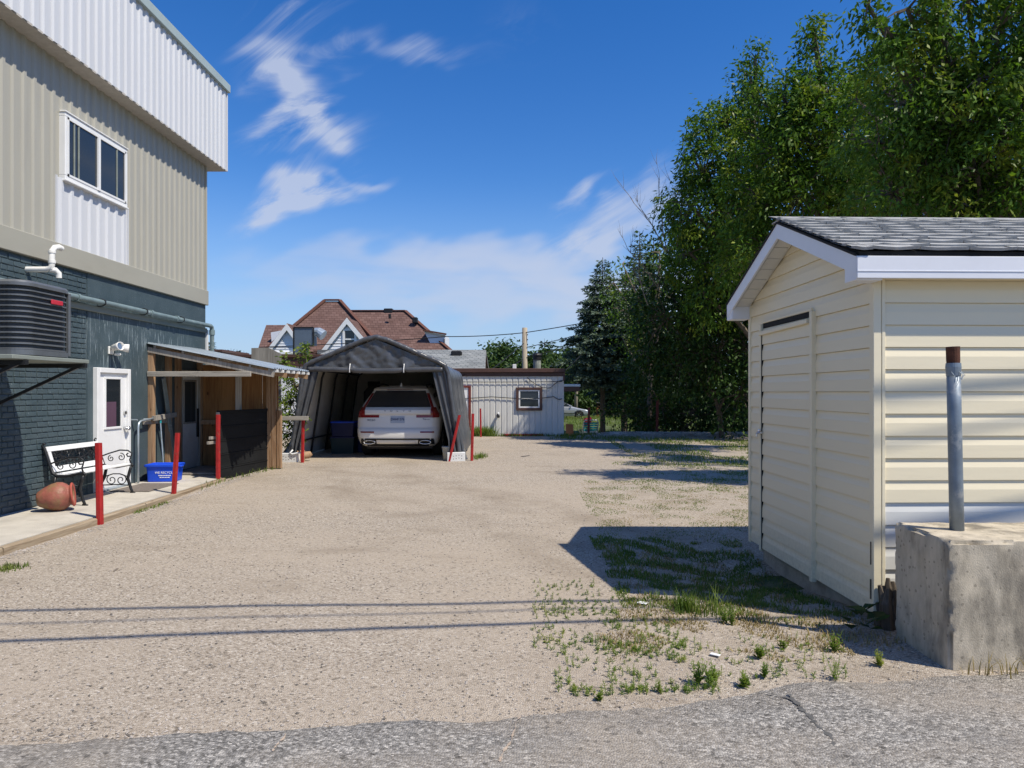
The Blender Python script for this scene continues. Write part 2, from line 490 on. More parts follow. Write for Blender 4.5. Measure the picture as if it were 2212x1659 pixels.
def painted_brick_mat(name):
    """slate paint with chalky white drips and worn specks"""
    m = bpy.data.materials.new(name); MATS[name] = m
    m.use_nodes = True
    nt = m.node_tree; N, L = nt.nodes, nt.links
    b = N['Principled BSDF']; b.inputs['Roughness'].default_value = .55; b.inputs['Specular IOR Level'].default_value = .35
    g = N.new('ShaderNodeNewGeometry')
    def noise(scale, det, st=(1, 1, 1), rough=.6):
        mp = N.new('ShaderNodeMapping'); mp.inputs['Scale'].default_value = st
        L.new(g.outputs['Position'], mp.inputs[0])
        n = N.new('ShaderNodeTexNoise'); n.inputs['Scale'].default_value = scale; n.inputs['Detail'].default_value = det; n.inputs['Roughness'].default_value = rough
        L.new(mp.outputs[0], n.inputs['Vector']); return n.outputs[0]
    def rng(v, lo, hi, a=0.0, c=1.0):
        r = N.new('ShaderNodeMapRange'); r.inputs[1].default_value = lo; r.inputs[2].default_value = hi
        r.inputs[3].default_value = a; r.inputs[4].default_value = c
        L.new(v, r.inputs[0]); return r.outputs[0]
    def mul(a, c):
        x = N.new('ShaderNodeMath'); x.operation = 'MULTIPLY'; L.new(a, x.inputs[0])
        if isinstance(c, float): x.inputs[1].default_value = c
        else: L.new(c, x.inputs[1])
        return x.outputs[0]
    def blend(fac, a, c):
        x = N.new('ShaderNodeMix'); x.data_type = 'RGBA'; L.new(fac, x.inputs[0])
        x.inputs[7].default_value = (*c, 1)
        if isinstance(a, tuple): x.inputs[6].default_value = (*a, 1)
        else: L.new(a, x.inputs[6])
        return x.outputs[2]
    c = blend(rng(noise(2.2, 6), .35, .7), (.050, .076, .088), (.072, .101, .114))
    s = N.new('ShaderNodeSeparateXYZ'); L.new(g.outputs['Position'], s.inputs[0])
    zone = mul(mul(rng(s.outputs[1], 10.2, 10.7), rng(s.outputs[1], 14.2, 12.2)), mul(rng(s.outputs[2], 1.7, 2.3), rng(s.outputs[2], 2.95, 2.8)))
    drip = rng(noise(30, 6, (1, 1, .075), .74), .55, .64)
    c = blend(mul(mul(drip, zone), .8), c, (.46, .54, .57))
    speck = rng(noise(55, 3, (1, 1, .35), .6), .66, .73)
    c = blend(mul(speck, .35), c, (.45, .5, .52))
    low = mul(rng(s.outputs[2], .45, .12), rng(noise(9, 5), .45, .65))
    c = blend(mul(low, .35), c, (.20, .19, .17))
    L.new(c, b.inputs['Base Color'])
    bp = N.new('ShaderNodeBump'); bp.inputs['Distance'].default_value = .004
    L.new(noise(70, 4), bp.inputs['Height']); L.new(bp.outputs[0], b.inputs['Normal'])
    return m

def wood_mat(name, c1, c2, rough=.8, axis='Z', knots=True):
    m = bpy.data.materials.new(name); MATS[name] = m
    m.use_nodes = True
    nt = m.node_tree; N, L = nt.nodes, nt.links
    b = N['Principled BSDF']; b.inputs['Roughness'].default_value = rough; b.inputs['Specular IOR Level'].default_value = .25
    tc = N.new('ShaderNodeTexCoord')
    st = {'Z': (1, 1, .06), 'X': (.06, 1, 1), 'Y': (1, .06, 1)}[axis]
    mp = N.new('ShaderNodeMapping'); mp.inputs['Scale'].default_value = st
    L.new(tc.outputs['Object'], mp.inputs[0])
    n = N.new('ShaderNodeTexNoise'); n.inputs['Scale'].default_value = 34; n.inputs['Detail'].default_value = 7; n.inputs['Distortion'].default_value = .8
    L.new(mp.outputs[0], n.inputs['Vector'])
    n2 = N.new('ShaderNodeTexNoise'); n2.inputs['Scale'].default_value = 3.0; n2.inputs['Detail'].default_value = 6
    L.new(mp.outputs[0], n2.inputs['Vector'])
    ad = N.new('ShaderNodeMath'); ad.operation = 'ADD'; L.new(n.outputs[0], ad.inputs[0]); L.new(n2.outputs[0], ad.inputs[1])
    r = N.new('ShaderNodeMapRange'); r.inputs[1].default_value = .75; r.inputs[2].default_value = 1.25
    L.new(ad.outputs[0], r.inputs[0])
    mx = N.new('ShaderNodeMix'); mx.data_type = 'RGBA'; L.new(r.outputs[0], mx.inputs[0])
    mx.inputs[6].default_value = (*c1, 1); mx.inputs[7].default_value = (*c2, 1)
    outc = mx.outputs[2]
    if knots:
        v = N.new('ShaderNodeTexVoronoi'); v.inputs['Scale'].default_value = 4.2
        mp2 = N.new('ShaderNodeMapping'); mp2.inputs['Scale'].default_value = tuple(.55 if s < 1 else 1 for s in st)
        L.new(tc.outputs['Object'], mp2.inputs[0]); L.new(mp2.outputs[0], v.inputs['Vector'])
        k = N.new('ShaderNodeMapRange'); k.inputs[1].default_value = .05; k.inputs[2].default_value = .10; k.inputs[3].default_value = .75; k.inputs[4].default_value = 0
        L.new(v.outputs['Distance'], k.inputs[0])
        m2 = N.new('ShaderNodeMix'); m2.data_type = 'RGBA'; L.new(k.outputs[0], m2.inputs[0]); L.new(outc, m2.inputs[6])
        m2.inputs[7].default_value = tuple(x * .3 for x in c1) + (1,)
        outc = m2.outputs[2]
    L.new(outc, b.inputs['Base Color'])
    bp = N.new('ShaderNodeBump'); bp.inputs['Distance'].default_value = .003
    L.new(n.outputs[0], bp.inputs['Height']); L.new(bp.outputs[0], b.inputs['Normal'])
    return m

def glass_mat(name, tint=(.02, .025, .03), rough=.06):
    m = bpy.data.materials.new(name); MATS[name] = m
    m.use_nodes = True
    b = m.node_tree.nodes['Principled BSDF']
    b.inputs['Base Color'].default_value = (*tint, 1); b.inputs['Roughness'].default_value = rough
    b.inputs['Specular IOR Level'].default_value = .6
    return m

def shingle_mat(name, c1, c2, cm, bw, bh, flat=False):
    """far roof: courses of shingles too small to pick apart, as flat colour"""
    m = bpy.data.materials.new(name); MATS[name] = m
    m.use_nodes = True
    nt = m.node_tree; N, L = nt.nodes, nt.links
    b = N['Principled BSDF']; b.inputs['Roughness'].default_value = .95; b.inputs['Specular IOR Level'].default_value = .15
    tc = N.new('ShaderNodeTexCoord')
    sp = N.new('ShaderNodeSeparateXYZ'); L.new(tc.outputs['Object'], sp.inputs[0])
    cb = N.new('ShaderNodeCombineXYZ')
    ad = N.new('ShaderNodeMath'); ad.operation = 'ADD'; L.new(sp.outputs[0], ad.inputs[0])
    k = N.new('ShaderNodeMath'); k.operation = 'MULTIPLY'; k.inputs[1].default_value = .35; L.new(sp.outputs[1], k.inputs[0]); L.new(k.outputs[0], ad.inputs[1])
    L.new(ad.outputs[0], cb.inputs[0])
    if flat: L.new(sp.outputs[1], cb.inputs[1])
    else: L.new(sp.outputs[2], cb.inputs[1])
    br = N.new('ShaderNodeTexBrick'); br.inputs['Scale'].default_value = 1.0; br.inputs['Mortar Size'].default_value = .018
    br.inputs['Brick Width'].default_value = bw; br.inputs['Row Height'].default_value = bh; br.inputs['Bias'].default_value = -.1
    br.inputs['Color1'].default_value = (*c1, 1); br.inputs['Color2'].default_value = (*c2, 1); br.inputs['Mortar'].default_value = (*cm, 1)
    L.new(cb.outputs[0], br.inputs['Vector'])
    n = N.new('ShaderNodeTexNoise'); n.inputs['Scale'].default_value = 1.2; n.inputs['Detail'].default_value = 6; L.new(tc.outputs['Object'], n.inputs['Vector'])
    r = N.new('ShaderNodeMapRange'); r.inputs[1].default_value = .3; r.inputs[2].default_value = .7; r.inputs[3].default_value = .8; r.inputs[4].default_value = 1.15
    L.new(n.outputs[0], r.inputs[0])
    v = N.new('ShaderNodeVectorMath'); v.operation = 'SCALE'; L.new(br.outputs['Color'], v.inputs[0]); L.new(r.outputs[0], v.inputs['Scale'])
    L.new(v.outputs[0], b.inputs['Base Color'])
    return m

M_gravel = gravel_mat('gravel_tan', [(0, (.14, .112, .084)), (.2, (.315, .262, .204)), (.6, (.405, .345, .275)), (.85, (.465, .405, .33)), (1, (.66, .60, .51))], (.43, .36, .28), (.27, .22, .165), 98, .004, .30, .6, True)
M_asphalt = gravel_mat('worn_asphalt', [(0, (.075, .074, .072)), (.4, (.20, .195, .185)), (.75, (.32, .305, .28)), (1, (.56, .53, .48))], (.34, .29, .23), (.15, .145, .14), 85, .004, .8)
M_grass_ground = mat('grass_ground', (.085, .115, .035), .95, var=.45, scale=3, bump=.03, bscale=30, col2=(.20, .17, .10), mask=(1.4, .5, .66))
M_stone = mat('loose_stone', (.36, .32, .28), .9, var=.45, scale=2.5, vec='Object')
M_concrete = mat('old_concrete', (.38, .35, .30), .9, var=.22, scale=7, bump=.008, bscale=45, col2=(.19, .17, .135), mask=(2.6, .5, .72))
M_pad = mat('pad_concrete', (.50, .46, .39), .9, var=.13, scale=4, bump=.003, bscale=70, col2=(.36, .33, .28), mask=(1.6, .52, .75))
M_slate = painted_brick_mat('slate_painted_brick')
M_beige = mat('beige_steel', (.385, .37, .315), .45, var=.05, scale=1.2, stretch=(1, 1, .2), col2=(.34, .325, .28), mask=(1.5, .55, .8))
M_band = mat('beige_flashing', (.37, .355, .295), .5, var=.06, scale=2, stretch=(1, .3, 1), col2=(.33, .31, .25), mask=(2.2, .58, .8))
M_white_steel = mat('white_steel', (.60, .61, .63), .42, var=.05, scale=1.3, stretch=(1, 1, .15))
M_cap = mat('pale_green_flashing', (.36, .43, .42), .45, var=.07, scale=2)
M_soffit = mat('soffit_board', (.46, .43, .39), .9, var=.12, scale=14, bump=.004, bscale=90)
M_white = mat('white_paint', (.78, .78, .77), .5, var=.05, scale=4)
M_white_worn = mat('white_paint_worn', (.70, .70, .68), .55, var=.08, scale=5, col2=(.42, .38, .32), mask=(5, .66, .76))
M_pvc = mat('white_plastic', (.80, .79, .75), .35, var=.04, scale=8)
M_glass = glass_mat('dark_glass')
M_curtain = mat('dim_interior', (.035, .04, .042), .8, var=.5, scale=3, stretch=(1, 4, .2))
M_mauve = mat('mauve_blind', (.10, .055, .085), .6, var=.1, scale=3)
M_conduit = mat('grey_green_pipe', (.17, .225, .23), .45, var=.18, scale=5, col2=(.38, .42, .41), mask=(9, .62, .7))
M_ledger = mat('grey_board', (.22, .245, .22), .8, var=.2, scale=5, stretch=(1, .15, 1), col2=(.4, .4, .36), mask=(6, .6, .72))
M_black_metal = mat('black_metal', (.022, .023, .025), .42, .2, var=.3, scale=8)
M_ac = mat('graphite_steel', (.15, .16, .172), .38, .35, var=.15, scale=6)
M_ac_dark = mat('coil_fins', (.085, .088, .094), .45, .3, var=.2, scale=9)
M_badge = mat('red_badge', (.50, .03, .05), .4, var=.05)
M_red = mat('red_paint', (.34, .016, .016), .55, var=.25, scale=9, col2=(.22, .09, .06), mask=(16, .60, .66))
M_red_old = mat('dull_red_paint', (.15, .032, .024), .7, var=.3, scale=12)
M_lumber = wood_mat('new_lumber', (.24, .135, .07), (.46, .31, .19))
M_lumber_grey = wood_mat('weathered_lumber', (.20, .18, .155), (.40, .365, .315))
M_lumber_greyx = wood_mat('weathered_lumber_flat', (.22, .20, .17), (.42, .39, .34), axis='X')
M_lumber_y = wood_mat('lumber_lengthwise', (.22, .16, .10), (.42, .34, .24), axis='Y')
M_ply = wood_mat('plywood', (.22, .10, .038), (.40, .21, .085))
M_ply_grey = wood_mat('weathered_plywood', (.21, .195, .17), (.35, .33, .29), knots=False)
M_galv = mat('galvanised', (.46, .53, .58), .38, .55, var=.14, scale=5, stretch=(.3, 1, 1), col2=(.33, .36, .37), mask=(4, .55, .7))
M_blackboard = mat('black_stained_board', (.012, .0125, .013), .75, var=.35, scale=5, stretch=(1, .15, 1), bump=.003, bscale=50, col2=(.05, .05, .048), mask=(9, .64, .78), spec=.15)
M_blue = mat('blue_plastic', (.012, .075, .62), .38, var=.06, scale=3)
M_blue_dark = mat('navy_plastic', (.007, .015, .075), .4, var=.1)
M_teal_dark = mat('dark_green_plastic', (.015, .04, .045), .45, var=.1)
M_terra = mat('worn_terracotta', (.28, .095, .068), .5, var=.35, scale=6, bump=.006, bscale=30, col2=(.24, .135, .07), mask=(5, .46, .58))
M_terra_in = mat('terracotta_red', (.40, .085, .06), .6, var=.25, scale=6)
M_mat = mat('brown_mat', (.16, .135, .115), .95, var=.25, scale=40, bump=.003, bscale=120)
M_tarp = mat('grey_tarpaulin', (.066, .069, .076), .30, var=.25, scale=3.4, spec=.6, bump=.012, bscale=8)
M_tarp_in = mat('pale_tarp_lining', (.52, .50, .46), .85, var=.10, scale=3)
M_carwhite = mat('white_car_paint', (.70, .69, .66), .22, var=.015, scale=2, spec=.6)
M_carsilver = mat('silver_car_paint', (.46, .48, .52), .28, .45, var=.03)
M_tyre = mat('tyre_rubber', (.016, .016, .016), .85, var=.2, scale=20)
M_trim = mat('black_trim', (.014, .014, .015), .5, var=.2)
M_chrome = mat('bright_metal', (.62, .62, .62), .2, .9, var=.04)
M_tail = mat('red_lamp', (.19, .006, .009), .15, var=.1, spec=.7)
M_plate = mat('number_plate', (.40, .45, .53), .4, var=.05)
M_platetxt = mat('plate_blue', (.03, .04, .11), .5, var=.05)
M_letter = mat('dark_chrome_letters', (.12, .12, .125), .3, .6, var=.1)
M_cream = mat('cream_vinyl', (.80, .715, .52), .45, var=.03, scale=1.2, bump=.0012, bscale=22, stretch=(.15, .15, 1), col2=(.72, .64, .46), mask=(1.4, .56, .8), grime=(.30, .25, .17))
M_cream_w = mat('white_vinyl', (.66, .655, .62), .45, var=.04, scale=1.5, col2=(.52, .49, .43), mask=(5, .64, .75), grime=(.30, .26, .20))
M_fascia = mat('white_aluminium', (.74, .755, .80), .4, var=.04, scale=3, col2=(.58, .57, .56), mask=(6, .66, .74))
M_shingle = mat('grey_shingle', (.37, .37, .36), .95, var=.25, scale=9, bump=.006, bscale=160, col2=(.22, .22, .215), mask=(3.2, .58, .75))
M_felt = mat('black_felt', (.018, .018, .018), .9, var=.3, scale=20, bump=.004, bscale=80)
M_steelpole = mat('galvanised_pole', (.21, .25, .29), .5, .45, var=.2, scale=9, col2=(.34, .36, .37), mask=(8, .58, .66))
M_rust = mat('rust', (.085, .032, .018), .85, var=.4, scale=18, bump=.003, bscale=80)
M_rot = wood_mat('rotten_wood', (.045, .036, .028), (.16, .13, .10))
M_brownroof = shingle_mat('brown_shingles', (.135, .080, .067), (.185, .115, .098), (.095, .055, .046), .34, .17)
M_brownedge = mat('brown_ridge', (.12, .052, .036), .9, var=.2, scale=5)
M_whiteside = mat('white_clapboard', (.74, .76, .80), .5, var=.03, scale=3)
M_greyroof = shingle_mat('grey_far_shingles', (.20, .215, .215), (.34, .35, .34), (.11, .115, .12), .42, .15, flat=True)
M_greywall = mat('grey_steel_cladding', (.62, .61, .57), .5, var=.04, scale=1.4, stretch=(1, 1, .3))
M_brown = mat('brown_flashing', (.085, .045, .035), .5, var=.15, scale=4)
M_duct = mat('slate_blue_duct', (.085, .115, .15), .5, var=.06, scale=2)
M_bark = mat('bark', (.13, .105, .08), .95, var=.4, scale=12, stretch=(1, 1, .25), bump=.02, bscale=20)
M_deadwood = mat('bare_twigs', (.20, .165, .13), .95, var=.3)
M_pole = wood_mat('pole_wood', (.24, .195, .14), (.44, .38, .29), knots=False)
M_wire = mat('black_cable', (.012, .012, .012), .7, var=.2)
M_teal = mat('teal_webbing', (.02, .30, .33), .7, var=.1)
M_orangewood = mat('orange_boards', (.40, .17, .05), .8, var=.2, scale=6)
M_fence = wood_mat('grey_fence', (.12, .11, .10), (.25, .235, .21))
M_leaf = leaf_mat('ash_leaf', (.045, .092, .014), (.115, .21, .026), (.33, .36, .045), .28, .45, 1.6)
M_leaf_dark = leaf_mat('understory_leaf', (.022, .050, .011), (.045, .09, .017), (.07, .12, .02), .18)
M_leaf_far = leaf_mat('far_leaf', (.04, .078, .024), (.07, .115, .034), (.10, .14, .04), .25)
M_needle = leaf_mat('spruce_needle', (.055, .095, .068), (.19, .25, .19), (.30, .35, .24), .15, .6, 2.5)
M_needle_far = leaf_mat('far_needle', (.024, .050, .030), (.042, .075, .042), (.055, .09, .045), .12, .6)
M_blade = leaf_mat('grass_blade', (.09, .145, .025), (.17, .22, .05), (.26, .24, .09), .3, .6, 1.6)
M_straw = leaf_mat('dry_grass', (.34, .27, .13), (.24, .18, .085), (.42, .35, .19), .2, .7, 2)
M_weed = leaf_mat('weed_leaf', (.10, .165, .024), (.18, .245, .038), (.33, .33, .06), .3, .55, 3)

# ------------------------------------------------------------------ ground, yard, road
def sm(t): 
    t = max(0.0, min(1.0, t)); return t * t * (3 - 2 * t)
def gz(x, y):
    """level of the ground"""
    z = .10 * sm((y - 8) / 8) + .02 * sm((y - 16) / 8)
    z -= .19 * math.exp(-((x - 2.25) / .9) ** 2 - ((y - 6.7) / 1.15) ** 2)
    if y > 24: z -= (.12 + .60) * sm((y - 24.3) / 4.0)
    if y > 22 and x > 1.6:                                    # low gravel bank at the end of the yard
        z += .14 * math.exp(-((y - 23.4) / .8) ** 2) * sm((x - 1.6) / 1.5)
    if 2.5 < y < 26 and -7 < x < 8:
        z += .014 * mnoise.noise((x * .7, y * 1.1, 3.1)) + .006 * mnoise.noise((x * 2.7, y * 3.1, 9.1))
    return z

def axis(a, b, fine0, fine1, step, grow=1.35):
    xs = []
    x = fine0
    while x <= fine1 + 1e-6: xs.append(x); x += step
    s = step; x = xs[0]
    lo = []
    while x > a: s *= grow; x -= s; lo.append(max(x, a))
    s = step; x = xs[-1]; hi = []
    while x < b: s *= grow; x += s; hi.append(min(x, b))
    return lo[::-1] + xs + hi

def sheet(name, xs, ys, zf, m, kind='structure', jit=None):
    b = MB(); nx = len(xs)
    for j, y in enumerate(ys):
        for i, x in enumerate(xs):
            xx, yy = (jit(x, y, i, j) if jit else (x, y))
            b.v.append(Vector((xx, yy, zf(xx, yy))))
    for j in range(len(ys) - 1):
        for i in range(nx - 1):
            a = j * nx + i
            b.f.append([a, a + 1, a + nx + 1, a + nx])
    o = b.build(name, m, smooth=True)
    return tag(o, kind=kind)

def under(x, y):
    return gz(x, y) - (.05 if (2.0 < y < 24.4 and -31 < x < 9.5) else 0.0)
sheet('ground', axis(-700, 700, -32, 12, 1.0), axis(-60, 1200, 0, 62, 1.0), under, M_grass_ground)

def yard_jit(x, y, i, j):
    if y > 24.0: y += .25 * mnoise.noise((x * .9, 1.3, 0))
    if x > 8.8: x += .5 * mnoise.noise((.7, y * .6, 0))
    return x, y
sheet('gravel_yard', axis(-30, 9, -7, 5, .2), [2.4 + .2 * i for i in range(109)], gz, M_gravel, jit=yard_jit)

EDGE = [(-30, 2.6), (-8, 3.0), (-4, 3.12), (-2.36, 3.217), (-1.08, 3.395), (.217, 3.54), (1.0, 3.70), (1.45, 3.877), (2.88, 4.05), (5, 4.05), (30, 4.1)]
def edge(x):
    for (a, ya), (b, yb) in zip(EDGE, EDGE[1:]):
        if x <= b: return ya + (yb - ya) * (x - a) / (b - a)
    return EDGE[-1][1]
rb = MB(); xs = axis(-30, 30, -4, 5, .04, 1.5); rows = 7
for i, x in enumerate(xs):
    e = edge(x) + .05 * mnoise.noise((x * 2.2, 0, 0)) + .035 * mnoise.noise((x * 9, 4, 0)) + .015 * mnoise.noise((x * 30, 8, 0))
    for k, yy in enumerate((e, e - .02, e - .3, e - 1, 0, -4, -14)):
        z = gz(x, max(yy, 0)) + (-.006 if k == 0 else .005 if k == 1 else .012 if yy > 1 else .012)
        rb.v.append(Vector((x, yy, z)))
for i in range(len(xs) - 1):
    for k in range(rows - 1):
        a = i * rows + k; rb.f.append([a, a + 1, a + rows + 1, a + rows])
road = tag(rb.build('asphalt_road', M_asphalt, smooth=True), kind='structure')

# sealed and sandy cracks in the asphalt
M_tar = mat('crack_tar', (.10, .097, .092), .8, var=.4, scale=30)
M_sand = mat('crack_sand', (.42, .33, .25), .95, var=.2, scale=30)
def crack(pts, w, m):
    b = MB(); n = 0; out = []
    for (x0, y0), (x1, y1) in zip(pts, pts[1:]):
        for k in range(30):
            t = k / 30; out.append((x0 + (x1 - x0) * t, y0 + (y1 - y0) * t))
    out.append(pts[-1])
    for i, (x, y) in enumerate(out):
        d = Vector((out[min(i + 1, len(out) - 1)][0] - out[max(i - 1, 0)][0], out[min(i + 1, len(out) - 1)][1] - out[max(i - 1, 0)][1])).normalized()
        nrm = Vector((-d.y, d.x))
        j = .025 * mnoise.noise((x * 9, y * 9, 1)); ww = w * max(.08, .45 + 1.5 * mnoise.noise((x * 22, y * 22, 5)) + .8 * mnoise.noise((x * 60, y * 60, 2)))
        if i in (0, len(out) - 1): ww *= .1
        for s in (-1, 1):
            q = Vector((x, y)) + nrm * (j + s * ww)
            b.v.append(Vector((q.x, q.y, gz(q.x, q.y) + .0165)))
    for i in range(len(out) - 1): b.f.append([2 * i, 2 * i + 1, 2 * i + 3, 2 * i + 2])
    b.build('crack', m, road)
def G(px, py, z=0.0):
    Y = (H - z) * F / (py - CY); return ((px - CX) / F * Y, Y)
crack([G(1705, 1505), G(1722, 1530), G(1765, 1570), G(1815, 1630), G(1900, 1700)], .017, M_tar)
crack([G(1640, 1500), G(1700, 1512), G(1728, 1530)], .012, M_tar)
crack([G(1120, 1552), G(1110, 1590), G(1085, 1650)], .008, M_sand)
crack([G(615, 1590), G(590, 1630)], .007, M_sand)

# concrete walk along the grey-blue wall with its timber edging
WX = -6.41
pad = MB()
ys = [4 + .25 * i for i in range(42)]
def padz(y): return .085 + .03 * sm((y - 9) / 6)
PE = lambda y: -5.17 - .02 * (y - 8)          # outer edge of the walk
for y in ys:
    for x in (WX - .1, -5.8, PE(y), PE(y)):
        pad.v.append(Vector((x, y, padz(y) + .004 * mnoise.noise((x * 2, y, 0)))))
    pad.v[-1].z = -.1
for j in range(len(ys) - 1):
    for k in range(3):
        a = j * 4 + k; pad.f.append([a, a + 1, a + 5, a + 4])
tag(pad.build('concrete_walk', M_pad), kind='structure')
edging = thing('timber_edging', 'weathered timber edging between concrete walk and gravel', 'edging', (-5.1, 8, 0))
for k in range(3):
    y0, y1 = 4.2 + 2.75 * k + .01, 4.2 + 2.75 * (k + 1) - .01
    b = MB()
    for j in range(9):
        y = y0 + (y1 - y0) * j / 8
        x = PE(y) + .005; t = padz(y) - .006 + .004 * mnoise.noise((y * 3, k, 0)); w = .075
        for q in ((x, -.08), (x, t - .008), (x + .008, t), (x + w - .012, t), (x + w, t - .014), (x + w, -.08)): b.v.append(Vector((q[0], y, q[1])))
    for j in range(8):
        for q in range(6):
            a = j * 6; b.f.append([a + q, a + (q + 1) % 6, a + 6 + (q + 1) % 6, a + 6 + q])
    b.f += [[0, 1, 2, 3, 4, 5], [48 + i for i in range(6)]]
    b.build('timber', M_lumber_y, edging)

# ------------------------------------------------------------------ two-storey building on the left
bld = thing('two_storey_building', 'two storey building with slate painted brick below beige ribbed steel siding', 'building', (WX, 9, 0))
YE = 14.4
wall = MB().box(-16, WX - .003, 4, YE, -.2, 3.4).build('wall', M_slate, bld)
MB().box(-16, WX + .007, 10.48, YE - .003, -.2, 3.38).build('render_coat', M_slate, wall)
# bricks, each its own piece
bm_var = []
for k in range(4):
    rr = random.Random(k)
    b = MB().bbox(-.02, .010, -.101, .101, -.0315, .0315, .006)
    for v in b.v: v += Vector((rr.uniform(-.003, .004), rr.uniform(-.003, .003), rr.uniform(-.003, .003)))
    me = b.mesh('brick'); me.materials.append(M_slate); bm_var.append(me)
half = []
for k in range(2):
    b = MB().bbox(-.02, .010, -.048, .048, -.0315, .0315, .006)
    me = b.mesh('brick_half'); me.materials.append(M_slate); half.append(me)
nb = 0
rest = MB()
for c in range(44):
    z = .10 + .037 + c * .0735
    if z > 3.3: break
    header = (c % 6 == 5)
    pitch = .107 if header else .213
    y = 10.455 - pitch / 2 - (0 if c % 2 == 0 or header else .1065)
    if not header and c % 2: 
        W = Matrix.Translation((WX + random.uniform(-.003, .002), 10.455 - .0495, z))
        piece('brick', half[c % 2], wall, W); nb += 1
    while y > 8.55:
        hidden = (y < 9.15 and z < 2.9 and z > 1.9)
        W = Matrix.Translation((WX + random.uniform(-.004, .002), y, z)) @ Matrix.Rotation(random.uniform(-.006, .006), 4, 'X')
        far_left = z > 2.45
        if not hidden and nb < 296 and not header and not far_left:
            piece('brick', random.choice(bm_var), wall, W); nb += 1
        else:
            src = half[0] if header else bm_var[c % 4]
            rest.add([v.co for v in src.vertices], [list(p.vertices) for p in src.polygons], W)
        y -= pitch
tag(rest.build('brick_courses', M_slate, wall), kind='stuff')
# upper storey
MB().box(-16, WX - .02, 4, YE, 3.4, 6.5).build('upper_wall', M_band, bld)
def ribbed(w, h, pitch=.19, rib=.024, seed=0, wide=.045, slope=.022):
    """ribbed steel sheet in the YZ plane, ribs towards +X"""
    b = MB(); prof = []; n = round(w / pitch)
    for k in range(n):
        y = k * pitch; a = (pitch - wide - 2 * slope) / 2
        prof += [(0, y), (0, y + a * .9), (.004, y + a * .95), (0, y + a), (rib, y + a + slope), (rib, y + a + slope + wide), (0, y + a + 2 * slope + wide)]
    prof.append((0, w))
    for x, y in prof:
        b.v += [Vector((x, y, 0)), Vector((x, y, h))]
    for i in range(len(prof) - 1): b.f.append([2 * i, 2 * i + 2, 2 * i + 3, 2 * i + 1])
    b.v += [Vector((-.004, 0, 0)), Vector((-.004, w, 0))]
    return b
me = ribbed(.95, 2.56).mesh('siding_panel'); me.materials.append(M_beige)
for k in range(7):
    piece('siding_panel', me, bld, Matrix.Translation((WX + random.uniform(0, .004), YE - .02 - .952 * (k + 1), 3.64)))
MB().bbox(WX - .02, WX + .035, YE - .03, YE + .02, 3.62, 6.2, .006).build('corner_trim', M_beige, bld)
MB().bbox(WX - .03, WX + .055, 4, YE + .04, 3.36, 3.655, .008).build('flashing_band', M_band, bld)
# overhanging parapet box
OX = WX + .27
MB().box(-16, OX - .006, 4, YE + .36, 6.22, 7.9).build('parapet', M_white, bld)
MB().box(WX + .001, OX + .012, 4, YE + .372, 6.185, 6.214).build('soffit', M_soffit, bld)
MB().box(WX - 2, WX - .001, YE + .005, YE + .371, 6.185, 6.213).build('soffit', M_soffit, bld)
me = ribbed(.95, 1.66, .19, .026, wide=.07).mesh('parapet_panel'); me.materials.append(M_white_steel)
for k in range(7):
    piece('parapet_panel', me, bld, Matrix.Translation((OX, YE + .36 - .952 * (k + 1), 6.195)))
MB().bbox(OX - .01, OX + .034, YE + .352, YE + .385, 6.19, 7.86, .004).build('parapet_corner', M_white_steel, bld)
MB().bbox(-16, OX + .075, 4, YE + .42, 7.83, 8.0, .008).build('cap_flashing', M_cap, bld)
# patch of white sheet below the window
me = ribbed(1.76, .94, .22, .026, wide=.05).mesh('white_panel'); me.materials.append(M_white_steel)
piece('white_panel', me, bld, Matrix.Translation((WX + .026, 9.74, 3.63)))
for y in (9.735, 11.505):
    MB().box(WX + .02, WX + .046, y - .012, y + .012, 3.63, 4.58).build('panel_edge', M_white_steel, bld)
# window
def window(parent, x, y0, y1, z0, z1, fw=.055, mull=(0.5,), depth=.055):
    w = MB()
    for (a, b_, c, d) in ((y0, y1, z0, z0 + fw), (y0, y1, z1 - fw, z1), (y0, y0 + fw, z0 + fw, z1 - fw), (y1 - fw, y1, z0 + fw, z1 - fw)):
        w.bbox(x - .04, x + depth, a, b_, c, d, .006)
    wo = w.build('window', M_white, parent)
    MB().box(x - .03, x + .045, y0 + fw, y1 - fw, z0 + fw, z1 - fw).build('pane', M_glass, wo)
    for t in mull:
        y = y0 + (y1 - y0) * t
        MB().box(x + .046, x + .07, y - .03, y + .03, z0 + fw, z1 - fw).build('sash_bar', M_white, wo)
    s = MB()
    for (a, b_, c, d) in ((y0 + fw, y1 - fw, z0 + fw, z0 + fw + .03), (y0 + fw, y1 - fw, z1 - fw - .03, z1 - fw), (y0 + fw, y0 + fw + .025, z0 + fw, z1 - fw), (y1 - fw - .025, y1 - fw, z0 + fw, z1 - fw)):
        s.box(x + .046, x + .062, a, b_, c, d)
    s.build('sash', M_white, wo)
    MB().bbox(x - .02, x + depth + .015, y0 - .01, y1 + .01, z1 + .001, z1 + .02, .004).build('head_flashing', M_white, wo)
    MB().bbox(x - .02, x + depth + .018, y0 - .008, y1 + .008, z0 - .025, z0 - .001, .004).build('sill', M_white, wo)
    return wo
wo = window(bld, WX + .03, 9.85, 11.41, 4.56, 5.49)
for y in (10.06, 10.16, 11.12):
    MB().tube([(WX + .077, y, 4.64), (WX + .077, y, 5.4)], .013, 6).build('blind_edge', M_ledger, wo)
